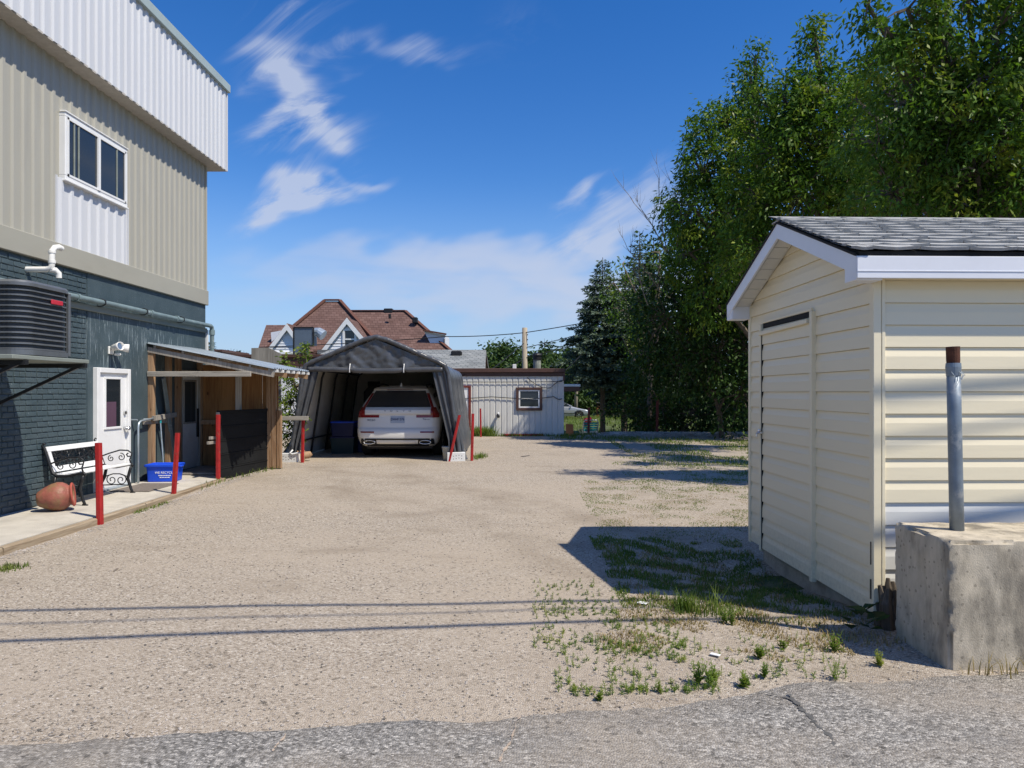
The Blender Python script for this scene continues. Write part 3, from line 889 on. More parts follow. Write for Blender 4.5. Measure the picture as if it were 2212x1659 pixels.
# entrance door
def door(parent, y0, y1, z0, z1, m, panes, dark=M_glass, frame_m=M_white):
    d = MB()
    fr = .075
    for (a, b_, c, e) in ((y0, y0 + fr, z0, z1), (y1 - fr, y1, z0, z1), (y0 + fr, y1 - fr, z1 - fr, z1)):
        d.bbox(WX - .05, WX + .075, a, b_, c, e, .006)
    do = MB().bbox(WX - .03, WX + .035, y0 + fr, y1 - fr, z0 + .03, z1 - fr, .004).build('door', m, parent)
    d.build('frame', frame_m, do)
    a, b_, c, e = panes
    t = MB()
    for q in ((a - .035, b_ + .035, c - .035, c), (a - .035, b_ + .035, e, e + .035), (a - .035, a, c, e), (b_, b_ + .035, c, e)):
        t.bbox(WX + .03, WX + .055, *q, .004)
    t.build('glazing_bead', frame_m, do)
    MB().box(WX + .02, WX + .043, a, b_, c, e).build('pane', dark, do)
    return do
d1 = door(bld, 10.62, 11.53, padz(11), 1.97, M_white, (10.88, 11.28, 1.06, 1.80))
MB().box(WX + .036, WX + .0455, 10.885, 11.16, 1.065, 1.45).build('blind', M_mauve, d1)
b = MB(); b.tube([(WX + .03, 11.40, 1.02), (WX + .10, 11.40, 1.02)], .028, 12); b.lathe([(.0, 0), (.032, .004), (.036, .02), (.03, .035), (0, .04)], 12, Matrix.Translation((WX + .09, 11.40, 1.02)) @ Matrix.Rotation(R(90), 4, 'Y'))
b.build('door_knob', M_chrome, d1, smooth=True)
MB().tube([(WX + .03, 11.40, 1.27), (WX + .065, 11.40, 1.27)], .03, 12).build('deadbolt', M_chrome, d1)
for z in (.4, 1.15, 1.7): MB().box(WX + .034, WX + .048, 10.70, 10.72, z, z + .09).build('hinge', M_chrome, d1)
MB().bbox(WX - .02, WX + .10, 10.66, 11.49, padz(11) + .002, padz(11) + .03, .006).build('threshold', M_galv, d1)
d2 = door(bld, 13.22, 14.08, padz(13.5), 2.02, M_white_worn, (13.42, 13.88, 1.03, 1.80), M_curtain, M_lumber_grey)
MB().box(WX + .036, WX + .062, 13.93, 13.99, .72, 1.28).build('lock_plate', M_trim, d2)
# conduit with its board, the plastic vent, corner strip
MB().bbox(WX - .001, WX + .045, 8.8, YE, 2.80, 2.89, .006).build('ledger_board', M_ledger, bld)
b = MB(); px_, pz = WX + .10, 2.945
path = [(px_, 8.55, pz), (px_, 11, pz + .005), (px_, 13, pz - .005), (px_, YE + .02, pz), (px_, YE + .07, pz - .02), (px_, YE + .09, pz - .07), (px_, YE + .09, 2.25)]
b.tube(path, .042, 12)
for y in (10.1, 12.1, 13.0): b.tube([(px_, y - .03, pz), (px_, y + .03, pz)], .056, 12)
b.tube([(px_, YE + .09, pz - .18), (px_, YE + .09, pz - .08)], .055, 12)
smooth_angle(b.build('conduit', M_conduit, bld))
for y in (9.4, 10.7, 11.9, 13.2):
    MB().tube([(WX, y, pz - .05), (px_, y, pz - .05), (px_ + .05, y, pz - .02), (px_ + .05, y, pz + .03), (px_, y, pz + .055), (WX, y, pz + .05)], .009, 6).build('pipe_bracket', M_black_metal, bld)
b = MB(); vx = WX + .32
b.tube([(WX - .02, 9.2, 3.19), (vx - .06, 9.2, 3.19), (vx, 9.2, 3.21), (vx + .01, 9.2, 3.26), (vx + .01, 9.2, 3.43), (vx + .02, 9.24, 3.48), (vx + .03, 9.31, 3.50), (vx + .03, 9.36, 3.49)], .037, 12)
b.tube([(vx - .02, 9.2, 3.19), (vx + .03, 9.24, 3.185), (vx + .05, 9.27, 3.15), (vx + .05, 9.275, 3.09)], .037, 12)
b.tube([(vx + .01, 9.2, 3.27), (vx + .01, 9.2, 3.31)], .044, 12); b.tube([(vx + .01, 9.2, 3.40), (vx + .01, 9.2, 3.43)], .044, 12)
smooth_angle(b.build('plastic_vent', M_pvc, bld))
MB().box(WX - .05, WX + .045, YE + .002, YE + .05, 2.28, 2.86).build('corner_strip', M_white, bld)

# floodlight over the door
fl = thing('floodlight', 'white twin floodlight on the wall above the white door', 'floodlight', (WX, 11.07, 2.28))
b = MB().bbox(WX, WX + .03, 11.0, 11.12, 2.19, 2.31, .008); b.tube([(WX + .02, 11.06, 2.25), (WX + .10, 11.06, 2.27)], .02, 8)
b.build('base', M_pvc, fl)
for dy, az in ((-.05, -.35), (.10, .55)):
    c = Vector((WX + .13, 11.06 + dy, 2.30)); d = Vector((.85, az, .12 if dy < 0 else -.1)).normalized()
    q = d.to_track_quat('Z', 'Y').to_matrix().to_4x4()
    s = MB().lathe([(.02, -.09), (.04, -.08), (.048, -.02), (.062, .06), (.066, .10), (.058, .10), (.05, .07)], 16, Matrix.Translation(c) @ q)
    h = s.build('lamp_head', M_pvc, fl, smooth=True)
    MB().lathe([(.001, .075), (.056, .078)], 16, Matrix.Translation(c) @ q).build('lens', M_chrome, h)
MB().bbox(WX + .07, WX + .15, 11.05, 11.12, 2.17, 2.205, .01).build('sensor', M_pvc, fl)

# air conditioner on its wall shelf
def rrect(x0, x1, y0, y1, r, n=7):
    pts = []
    for cx, cy, a0 in ((x1 - r, y1 - r, 0), (x0 + r, y1 - r, 90), (x0 + r, y0 + r, 180), (x1 - r, y0 + r, 270)):
        for k in range(n + 1):
            a = R(a0 + 90 * k / n); pts.append((cx + r * math.cos(a), cy + r * math.sin(a)))
    return pts
def ringloft(b, rings):
    n = len(rings[0]); s = len(b.v)
    for r in rings: b.v += [Vector(p) for p in r]
    for i in range(len(rings) - 1):
        for k in range(n): b.f.append([s + i * n + k, s + i * n + (k + 1) % n, s + (i + 1) * n + (k + 1) % n, s + (i + 1) * n + k])
    b.f.append([s + k for k in range(n)][::-1]); b.f.append([s + (len(rings) - 1) * n + k for k in range(n)])
AX0, AX1, AY0, AY1, AZ0, AZ1 = -6.22, -5.34, 7.62, 8.46, 2.02, 2.80
ac = thing('air_conditioner', 'graphite air conditioner with red badge on a wall shelf', 'air conditioner', (-5.8, 8.0, AZ0))
o1 = rrect(AX0 + .03, AX1 - .03, AY0 + .03, AY1 - .03, .15)
b = MB(); ringloft(b, [[(x, y, AZ0 + .02) for x, y in o1], [(x, y, AZ1 - .02) for x, y in o1]])
b.build('coil', M_ac_dark, ac)
b = MB(); o3 = rrect(AX0 + .022, AX1 - .022, AY0 + .022, AY1 - .022, .155, 26)
per = []
for i in range(len(o3)):
    a, c = Vector(o3[i]), Vector(o3[(i + 1) % len(o3)]); L_ = (c - a).length; k = max(1, int(L_ / .014))
    for j in range(k): per.append(a + (c - a) * j / k)
for i, p in enumerate(per):
    q = per[(i + 1) % len(per)]
    if p.x > -6.0: b.bar((p.x, p.y, AZ0 + .03), (p.x, p.y, AZ1 - .03), .004)
b.build('fin_guard', M_ac, ac)
o2 = rrect(AX0, AX1, AY0, AY1, .17)
for k in range(12):
    z = AZ0 + .055 + k * .058
    b = MB(); ringloft(b, [[(x, y, z - .008) for x, y in o1], [(x, y, z - .012) for x, y in o2], [(x, y, z + .002) for x, y in o2], [(x, y, z + .010) for x, y in o1]])
    b.build('louvre', M_ac, ac)
o4 = rrect(AX0 - .015, AX1 + .015, AY0 - .015, AY1 + .015, .18)
b = MB(); ringloft(b, [[(x, y, AZ1 - .045) for x, y in o4], [(x, y, AZ1 - .01) for x, y in o4], [(x, y, AZ1 + .012) for x, y in o2], [(x, y, AZ1 + .02) for x, y in o1]])
smooth_angle(b.build('top_cover', M_ac, ac), 30)
b = MB(); ringloft(b, [[(x, y, AZ0 - .015) for x, y in o4], [(x, y, AZ0 + .04) for x, y in o4]])
b.build('base_pan', M_ac, ac)
for x, y in ((AX1 - .05, AY1 - .03),):
    MB().bbox(x - .02, x + .035, y - .02, y + .02, AZ0, AZ1 - .03, .006).build('corner_post', M_ac, ac)
MB().bbox(AX1 - .004, AX1 + .014, 8.06, 8.26, 2.60, 2.652, .006).build('badge', M_badge, ac)
shelf = thing('wall_shelf', 'dark wooden shelf with steel braces carrying the air conditioner', 'shelf', (-5.8, 8.0, 1.9))
for k in range(4):
    x = WX + .05 + k * .29
    MB().bbox(x, x + .26, 7.3, 8.60, 1.945, 1.99, .006).build('plank', M_ledger, shelf)
for y in (7.5, 8.52):
    MB().bar((WX, y, 1.915), (-5.22, y, 1.915), .05, .05).build('bearer', M_black_metal, shelf)
    MB().bar((-5.32, y, 1.90), (WX + .01, y, 1.40), .035, .035).build('brace', M_black_metal, shelf)

# ------------------------------------------------------------------ lean-to porch
lean = thing('lean_to_porch', 'open lumber lean-to porch with sloping galvanised roof against the slate wall', 'porch', (-5.6, 13.2, 0))
LY0, LY1 = 12.18, 14.12
RX0, RX1, RZ0, RZ1 = WX + .01, -4.26, 2.36, 1.93
def roofz(x): return RZ0 + (RZ1 - RZ0) * (x - RX0) / (RX1 - RX0)
# roof sheets, ribs running down the slope
nsh = 3; wsh = (LY1 - LY0 + .12) / nsh
for k in range(nsh):
    y0 = LY0 - .06 + k * wsh - (.02 if k else 0); w = wsh + (.02 if k else 0)
    prof = []; n = 6; p = w / n
    for q in range(n):
        y = y0 + q * p
        prof += [(y, 0), (y + p * .42, 0), (y + p * .52, .024), (y + p * .78, .024), (y + p * .88, 0)]
    prof.append((y0 + w, 0))
    b = MB()
    for y, dz in prof:
        for x in (RX0, (RX0 + RX1) / 2, RX1 + .03):
            b.v.append(Vector((x, y, roofz(x) + .075 + dz + .003 * k)))
    for i in range(len(prof) - 1):
        for q in (0, 1): b.f.append([i * 3 + q, i * 3 + q + 1, i * 3 + q + 4, i * 3 + q + 3])
    o = b.build('roof_panel', M_galv, lean)
for k, x in enumerate((RX0 + .12, -5.8, -5.2, -4.65, -4.32)):
    MB().bbox(x - .019, x + .019, LY0 - .02, LY1 + .02, roofz(x) + .02, roofz(x) + .068, .004).build('purlin', M_lumber_grey, lean)
for y in (LY0, LY0 + .65, LY0 + 1.3, LY1 - .02):
    b = MB().bar((RX0, y, roofz(RX0) - .03), (RX1 + .02, y, roofz(RX1) - .03), .04, .09)
    b.build('rafter', M_lumber_grey if y == LY0 else M_lumber, lean)
# blocks on the outer edge (sawn ends)
for k in range(7):
    y = LY0 + .12 + k * .3
    MB().bbox(RX1 - .06, RX1 + .05, y - .02, y + .02, roofz(RX1) + .012, roofz(RX1) + .06, .004).build('sawn_end', M_white_worn, lean)
for y, m in ((12.22, M_lumber), (12.80, M_lumber), (13.16, M_lumber), (14.06, M_lumber)):
    MB().bbox(WX + .003, WX + .095, y - .045, y + .045, padz(y) + .001, 2.30, .005).build('post', m, lean)
MB().bbox(WX + .02, -4.62, LY0 - .06, LY0 - .022, 1.865, 1.955, .005).build('beam', M_lumber_greyx, lean)
MB().bbox(WX + .01, WX + .13, 12.17, 12.27, padz(12.2) - .02, padz(12.2) + .045, .006).build('base_block', M_lumber_grey, lean)
MB().bbox(-5.34, -5.25, 13.26, 13.34, .12, 2.08, .004).build('post', M_lumber_grey, lean)
# plywood end wall
for x0, x1, z1 in ((WX + .10, -5.62, 2.14), (-5.61, -5.14, 2.06), (-5.13, -4.82, 2.0)):
    MB().bbox(x0, x1, 14.08, 14.10, .12, z1, .003).build('plywood_sheet', M_ply, lean)
for x in (-4.98, -4.88, -4.775):
    MB().bbox(x - .045, x + .045, 13.98, 14.06, .10, 1.96 if x < -4.8 else 1.24, .004).build('board', M_lumber, lean)
MB().bbox(WX + .1, -5.0, 14.00, 14.04, .96, 1.05, .004).build('rail', M_lumber, lean)
MB().bbox(WX + .02, WX + .07, 11.98, 12.9, 1.05, 1.14, .004).build('rail', M_lumber_grey, lean)
MB().bar((WX + .11, 12.15, 1.15), (WX + .11, 12.95, 1.19), .04, .085).build('rail', M_lumber_grey, lean)
MB().bbox(-5.40, -4.52, 15.06, 15.10, 1.0, 1.09, .004).build('rail', M_lumber_greyx, lean)
MB().bar((WX + .09, 13.0, .14), (WX + .09, 12.55, 1.85), .03, .09).build('brace', M_ledger, lean)
MB().bbox(-6.3, -5.33, 12.75, 14.05, .118, .148, .004).build('deck', M_lumber_grey, lean)

# black half wall
hw = thing('black_half_wall', 'half-height wall of black stained boards at the gravel edge of the porch', 'half wall', (-5.2, 13.2, 0))
hx0, hy0, hx1, hy1 = -5.285, 12.42, -5.02, 14.0
dvec = Vector((hx1 - hx0, hy1 - hy0, 0)); L_ = dvec.length; ang = math.atan2(dvec.y, dvec.x)
HW = Matrix.Translation((hx0, hy0, 0)) @ Matrix.Rotation(ang, 4, 'Z')
for k in range(5):
    z0 = .03 + k * .243
    b = MB().bbox(0, L_, -.022, .03, z0, z0 + .236, .006, HW)
    b.build('board', M_blackboard, hw)
    MB().bbox(0, L_, -.03, -.021, z0 + .218, z0 + .244, .003, HW).build('lap_strip', M_blackboard, hw)
MB().bbox(-.02, L_ + .01, -.035, .04, 1.246, 1.275, .006, HW).build('cap_rail', M_blackboard, hw)
MB().bbox(-.05, -.004, -.02, .03, .03, 1.25, .004, HW).build('end_post', M_lumber_grey, hw)
for z in (.78, .70): MB().bbox(-.25 + (.06 if z > .75 else 0), .0, .032, .075, z, z + .05, .004, HW).build('stub_rail', M_lumber_grey, hw)

# handrail, broom
hr = thing('handrail', 'bent galvanised handrail between the white door and the porch post', 'handrail', (WX + .1, 11.75, 0))
MB().tube([(WX + .11, 11.68, padz(11.7)), (WX + .11, 11.68, 1.02), (WX + .11, 11.70, 1.09), (WX + .11, 11.76, 1.12), (WX + .11, 12.16, 1.15)], .018, 8).build('rail', M_galv, hr, smooth=True)
b = MB()
for y in (11.66, 12.05): b.tube([(WX, y, 1.14), (WX + .11, y, 1.14)], .016, 8)
b.build('wall_fixing', M_galv, hr)
br = thing('broom', 'broom with a thin pale handle leaning in the porch corner', 'broom', (-6.2, 12.45, .1))
MB().tube([(-6.20, 12.33, .16), (-6.30, 12.40, 1.08)], .012, 8).build('handle', M_galv, br)
MB().tube([(-6.297, 12.398, 1.06), (-6.303, 12.402, 1.13)], .016, 8).build('grip', M_teal, br)
MB().bbox(-6.32, -6.10, 12.30, 12.36, .1, .18, .01).build('bristles', M_trim, br)

# blue recycling bin
bin_ = thing('recycling_bin', 'bright blue recycling box with white lettering beside the porch post', 'recycling bin', (-6.03, 12.02, padz(12)), R(6))
b = MB()
def rring(hx, hy, z, r=.03): return [(x, y, z) for x, y in rrect(-hx, hx, -hy, hy, r, 3)]
ringloft(b, [rring(.215, .155, 0), rring(.225, .165, .01), rring(.235, .18, .22), rring(.238, .183, .25), rring(.262, .205, .255), rring(.265, .208, .285), rring(.25, .195, .292), rring(.24, .185, .28), rring(.215, .16, .02)])
b.f.pop()
smooth_angle(b.build('bin_body', M_blue, bin_, local=True))
for s in (-1, 1): MB().bbox(s * .255 - .03, s * .255 + .03, -.07, .07, .235, .262, .008).build('handle', M_blue, bin_, local=True)
for t, z, sz in (('WE RECYCLE', .155, .052),):
    text_mesh(t, sz, M_white, 'lettering', bin_, WM[bin_.name] @ Matrix.Translation((.06, -.1765 - (z - .1) * .08, z)) @ Matrix.Rotation(R(90 - 4), 4, 'X'), .001)

for z, w in ((.108, .20), (.076, .16)):                     # two lines too small to read
    x = .06 - w / 2
    while x < .06 + w / 2:
        l = random.uniform(.012, .03)
        MB().box(x, min(x + l, .06 + w / 2), -.1775 - (z - .1) * .08, -.170, z - .007, z + .007).build('print_mark', M_white, bin_, local=True); x += l + .008

# ------------------------------------------------------------------ bench, urn, mats
bench = thing('garden_bench', 'white slatted garden bench with scrolled black iron ends beside the white door', 'bench', (-6.11, 10.05, padz(10)), R(90))
# local: x along the bench, y backwards (towards the wall is +y after rotation -> use -y front)
BW = 1.16
def bl(o): return o
def side(sx):
    b = MB(); x = sx * BW / 2
    # local y: -0.28 front ... +0.26 back
    b.tube([(x, -.30, 0), (x, -.27, .06), (x, -.22, .22), (x, -.25, .34), (x, -.27, .40)], [.016, .02, .024, .022, .02], 8)
    b.tube([(x, -.33, .0), (x, -.30, .012), (x, -.26, .012)], .014, 6)
    b.tube([(x, .24, 0), (x, .20, .10), (x, .13, .24), (x, .10, .38)], [.016, .02, .024, .022], 8)
    b.tube([(x, .27, .0), (x, .24, .012), (x, .20, .012)], .014, 6)
    b.tube([(x, -.30, .40), (x, -.28, .43), (x, -.22, .425), (x, -.05, .39), (x, .08, .39), (x, .14, .43), (x, .19, .58), (x, .25, .76), (x, .275, .80), (x, .26, .825), (x, .235, .81)], [.016, .02, .02, .02, .022, .022, .02, .018, .016, .014, .012], 8)
    b.tube([(x, .16, .56), (x, .05, .60), (x, -.10, .645), (x, -.22, .64), (x, -.28, .60), (x, -.27, .555), (x, -.22, .55), (x, -.20, .58), (x, -.225, .60)], .011, 7)
    b.tube([(x, -.27, .555), (x, -.25, .50), (x, -.27, .44)], .011, 7)
    def scroll(cy, cz, r, turns, a0, d=1):
        pts = []
        for k in range(22):
            t = k / 21; a = a0 + d * turns * 2 * math.pi * t; rr = r * (1 - .8 * t)
            pts.append((x, cy + rr * math.cos(a), cz + rr * math.sin(a)))
        b.tube(pts, .007, 6)
    scroll(-.12, .20, .085, 1.4, R(90)); scroll(.02, .20, .085, 1.4, R(90), -1)
    scroll(-.12, .54, .06, 1.3, R(80)); scroll(.03, .52, .05, 1.3, R(80), -1)
    b.tube([(x, -.21, .25), (x, -.10, .29), (x, .0, .29), (x, .12, .25)], .009, 6)
    b.tube([(x, -.24, .12), (x, -.06, .13), (x, .19, .12)], .009, 6)
    b.build('end_frame', M_black_metal, bench, smooth=True, local=True)
for s in (-1, 1): side(s)
for k, (y, z, t) in enumerate(((-.235, .438, .02), (-.145, .425, .0), (-.055, .41, 0), (.035, .405, 0), (.105, .41, -.02))):
    Mx = Matrix.Translation((0, y, z)) @ Matrix.Rotation(t * 5, 4, 'X')
    MB().bbox(-BW / 2 + .01, BW / 2 - .01, -.036, .036, -.010, .012, .004, Mx).build('seat_slat', M_white, bench, local=True)
for z0, y, hgt in ((.475, .150, .075), (.745, .232, .07)):
    Mx = Matrix.Translation((0, y, z0)) @ Matrix.Rotation(R(-17), 4, 'X')
    MB().bbox(-BW / 2 + .012, BW / 2 - .012, -.012, .012, -hgt / 2, hgt / 2, .004, Mx).build('back_slat', M_white, bench, local=True)
for s in (-1, 1):
    MB().bar((s * (BW / 2 - .05), .160, .50), (s * (BW / 2 - .05), .226, .72), .06, .02, up=(0, 1, 0)).build('back_slat', M_white, bench, local=True)
# cast vine panel of the back
b = MB()
def bp(x, z): return (x, .160 + (z - .50) * .30, z)
for s in (-1, 1):
    for (cx, cz, r, a0, d) in ((.12, .61, .075, 200, 1), (.26, .62, .085, -60, -1), (.40, .60, .07, 180, 1), (.34, .68, .05, 30, 1), (.19, .69, .045, 100, -1), (.06, .67, .05, 40, 1), (.45, .68, .04, 60, -1)):
        pts = []
        for k in range(20):
            t = k / 19; a = R(a0) + d * 1.35 * 2 * math.pi * t; rr = r * (1 - .75 * t)
            pts.append(bp(s * cx + rr * math.cos(a), cz + rr * math.sin(a)))
        b.tube(pts, .0065, 5)
    b.tube([bp(0, .52), bp(s * .1, .58), bp(s * .2, .60), bp(s * .35, .66), bp(s * .5, .62)], .009, 6)
    for (lx, lz, a) in ((.10, .70, 40), (.22, .56, -30), (.32, .60, 80), (.44, .55, 10), (.49, .70, 130), (.05, .57, -80), (.28, .71, 60)):
        c = Vector((s * lx, 0, lz)); u = Vector((math.cos(R(a)), 0, math.sin(R(a)))); w = Vector((-u.z, 0, u.x))
        poly = [c - u * .04, c - u * .015 + w * .028, c + u * .01 + w * .018, c + u * .045, c + u * .01 - w * .018, c - u * .015 - w * .028]
        b.prism([bp(p.x, p.z) for p in poly], (0, -.008, 0))
for z in (.515, .715): b.tube([bp(-.55, z), bp(.55, z)], .008, 6)
b.build('vine_panel', M_black_metal, bench, local=True)

urn = thing('terracotta_urn', 'big weathered terracotta urn lying on its side in front of the bench', 'urn', (-5.86, 9.02, padz(9)))
axis_d = Vector((.80, .38, .10)).normalized()
q = axis_d.to_track_quat('Z', 'Y').to_matrix().to_4x4()
UM = Matrix.Translation(Vector((-5.93, 9.05, padz(9) + .180))) @ q @ Matrix.Scale(.88, 4)
prof = [(.0, -.23), (.085, -.23), (.105, -.215), (.15, -.14), (.195, -.04), (.21, .04), (.198, .10), (.165, .15), (.14, .17), (.14, .182), (.165, .20), (.17, .215), (.16, .224), (.13, .21), (.12, .18), (.14, .14), (.17, .08), (.18, 0), (.10, -.14), (0, -.15)]
MB().lathe(prof, 32, UM).build('urn_body', M_terra, urn, smooth=True)
MB().lathe([(.160, .197), (.1735, .204), (.1745, .216), (.163, .2275), (.135, .216)], 32, UM, caps=False).build('rim', M_terra_in, urn, smooth=True)

b = MB().bbox(-6.22, -5.62, 10.72, 11.66, padz(11.2) + .001, padz(11.2) + .013, .004)
tag(b.build('door_mat', M_mat), 'flat brown doormat on the concrete in front of the white door', 'doormat')

# ------------------------------------------------------------------ red stakes
def stake(base, top, w, label, m=M_red):
    b = MB(); a, t = Vector(base), Vector(top)
    d = (t - a)
    pts = [a - d * .04, a + d * .3, a + d * .7, t]
    n = len(pts); s = len(b.v)
    for i, p in enumerate(pts):
        ww = w * (1 + .06 * mnoise.noise(p * 3)); j = Vector((.004 * mnoise.noise(p * 2), .004 * mnoise.noise(p * 2.3), 0))
        c = ww * .18
        for (x, y) in ((-ww / 2 + c, -ww / 2), (ww / 2 - c, -ww / 2), (ww / 2, -ww / 2 + c), (ww / 2, ww / 2 - c), (ww / 2 - c, ww / 2), (-ww / 2 + c, ww / 2), (-ww / 2, ww / 2 - c), (-ww / 2, -ww / 2 + c)):
            b.v.append(p + j + Vector((x, y, 0)))
    for i in range(n - 1):
        for k in range(8): b.f.append([s + i * 8 + k, s + i * 8 + (k + 1) % 8, s + (i + 1) * 8 + (k + 1) % 8, s + (i + 1) * 8 + k])
    b.f.append([s + k for k in range(8)][::-1]); b.f.append([s + (n - 1) * 8 + k for k in range(8)])
    o = b.build('red_stake', m)
    return tag(o, label, 'stake', 'red marker stakes round the gravel yard')
stake((-5.09, 8.58, 0), (-5.12, 8.60, .985), .066, 'thick red stake in front of the garden bench')
stake((-5.19, 10.6, .02), (-5.13, 10.6, .99), .062, 'slightly leaning red stake in front of the blue bin')
stake((-5.25, 12.30, .04), (-5.25, 12.30, 1.21), .066, 'red stake standing against the end of the black half wall')
stake((-4.67, 15.15, .09), (-4.655, 15.15, 1.06), .058, 'red stake at the left foot of the dark tent')
stake((-1.565, 15.42, .09), (-1.34, 15.42, 1.10), .060, 'strongly tilted red stake beside the grey bucket')
stake((-1.08, 15.5, .09), (-1.055, 15.5, 1.13), .060, 'upright red stake just right of the tilted one')
stake((-1.33, 23.4, .1), (-1.345, 23.4, 1.06), .055, 'thin red stake against the grey clad wall')
stake((2.27, 24.0, .15), (2.29, 24.0, 1.08), .075, 'dull dark red stake in front of the teal lawn chair', M_red_old)
stake((4.70, 24.6, .1), (4.72, 24.6, 1.40), .085, 'faded red stake in the deep shade under the trees', M_red_old)

# ------------------------------------------------------------------ garage tent
TY0, TL = 15.55, 5.6
tent = thing('garage_tent', 'dark grey tarpaulin garage tent with peaked roof, open in front', 'tent', (-3.18, TY0, gz(-3.2, TY0)), R(1.6))
PROF = [(-1.84, 0), (-1.79, .35), (-1.70, .95), (-1.62, 1.5), (-1.57, 1.88), (-1.50, 2.06), (-1.34, 2.15), (-1.0, 2.29), (-.6, 2.47), (-.25, 2.62), (0, 2.685)]
PROF = PROF + [(-x, z) for x, z in PROF[-2::-1]]
def resample(pr, n):
    d = [0]
    for a, b in zip(pr, pr[1:]): d.append(d[-1] + math.hypot(b[0] - a[0], b[1] - a[1]))
    out = []
    for k in range(n):
        t = d[-1] * k / (n - 1); i = max(j for j in range(len(d) - 1) if d[j] <= t + 1e-9)
        f = (t - d[i]) / (d[i + 1] - d[i]); out.append((pr[i][0] + (pr[i + 1][0] - pr[i][0]) * f, pr[i][1] + (pr[i + 1][1] - pr[i][1]) * f))
    return out
TP = resample(PROF, 92)
def tshell(off, y0, y1, ny, amp, hem=0.0):
    b = MB(); n = len(TP)
    for j in range(ny):
        y = y0 + (y1 - y0) * j / (ny - 1)
        for i, (x, z) in enumerate(TP):
            a = TP[max(i - 1, 0)]; c = TP[min(i + 1, n - 1)]
            nx_, nz_ = -(c[1] - a[1]), (c[0] - a[0]); L = math.hypot(nx_, nz_); nx_, nz_ = nx_ / L, nz_ / L
            sag = -.035 * math.sin(math.pi * ((y - .05) % 1.4) / 1.4) if .15 < i / n < .85 else 0
            wv = amp * (mnoise.noise((x * 2.0, y * 2.4, z * 2)) + .7 * mnoise.noise((x * 1.2 + y * 3.0, y * 7, z * 1.2 - y * 3)))
            front = math.exp(-(y / .16) ** 2)
            wv += front * .016 * math.sin(i * 1.9 + 2 * mnoise.noise((i * .4, 0, 0)) + y * 14)
            w = off + wv + sag
            zz = z + nz_ * w
            if z < .02: zz = max(zz, hem + .06 * (.5 + mnoise.noise((y * 2, x, 0))))
            b.v.append(Vector((x + nx_ * w, y, zz)))
    for j in range(ny - 1):
        for i in range(n - 1): b.f.append([j * n + i, j * n + i + 1, (j + 1) * n + i + 1, (j + 1) * n + i])
    return b
tshell(.03, -.06, TL, 150, .022).build('cover', M_tarp, tent, smooth=True, local=True)
tshell(-.012, -.02, TL - .02, 40, .006).build('lining', M_tarp_in, tent, smooth=True, local=True)
# rear wall
b = MB(); b.add([(x * .99, TL - .03, z * .99) for x, z in TP], [list(range(len(TP)))])
b.prism([(x * .985, TL - .04, z * .985) for x, z in TP[::4] + [TP[-1]]], (0, .005, 0)).build('rear_wall', M_tarp_in, tent, local=True)
# wrinkled front gable, with the rolled curtain below it
def cloth_front(zlow, zhigh, name):
    b = MB(); nx, nz = 70, 22
    for i in range(nx + 1):
        x = -1.50 + 3.0 * i / nx
        top = 2.06 + (2.66 - 2.06) * (1 - abs(x) / 1.50)
        for k in range(nz + 1):
            z = zlow + (top - zlow) * k / nz
            t = 1 - k / nz
            fold = sum(.030 * math.exp(-((x - c) / .09) ** 2) for c in (-.55, .62)) * t
            w = .034 * mnoise.noise((x * 3.2, z * 2.2, 1)) + .030 * mnoise.noise((x * 7 + z * 3, z * 5, 3)) + .016 * mnoise.noise((x * 13 - z * 7, z * 11, 7)) - fold * 1.6
            w += .010 * abs(math.sin((x * .8 - z * 1.3) * 9)) * (1 - t) * .5
            b.v.append(Vector((x, -.03 + w, z - .02 * t * abs(math.sin(x * 3.3)))))
    for i in range(nx):
        for k in range(nz): b.f.append([i * (nz + 1) + k, (i + 1) * (nz + 1) + k, (i + 1) * (nz + 1) + k + 1, i * (nz + 1) + k + 1])
    return b
cloth_front(2.02, 2.66, 'x').build('front_gable', M_tarp, tent, smooth=True, local=True)
b = MB(); path, rs = [], []
for i in range(60):
    x = -1.46 + 2.92 * i / 59
    dz = -.018 * math.cos((x + .0) * 2.6) + (.02 * math.exp(-((x + .55) / .05) ** 2) + .02 * math.exp(-((x - .62) / .05) ** 2))
    path.append((x, -.055 + .01 * mnoise.noise((x * 5, 0, 0)), 1.985 + dz)); rs.append(.058 + .010 * mnoise.noise((x * 4, 2, 0)) - .016 * (math.exp(-((x + .55) / .05) ** 2) + math.exp(-((x - .62) / .05) ** 2)))
b.tube(path, rs, 14)
b.build('rolled_curtain', M_tarp, tent, smooth=True, local=True)
for x in (-.55, .62): MB().tube([(x, -.13, 1.93), (x, -.14, 2.00), (x + .008, -.12, 2.09), (x, -.06, 2.12)], .011, 6).build('tie', M_white, tent, local=True)
# gathered hem round the front edge of the cover
b = MB(); hp, hr_ = [], []
for i, (x, z) in enumerate(resample(PROF, 150)):
    if z < .12: continue
    hp.append((x * 1.005, -.05 + .012 * mnoise.noise((i * .9, 3, 0)), z + .025)); hr_.append(.050 + .010 * mnoise.noise((i * .55, 0, 0)) + .008 * mnoise.noise((i * 1.3, 5, 0)))
b.tube(hp, hr_, 12); b.build('gathered_hem', M_tarp, tent, smooth=True, local=True)
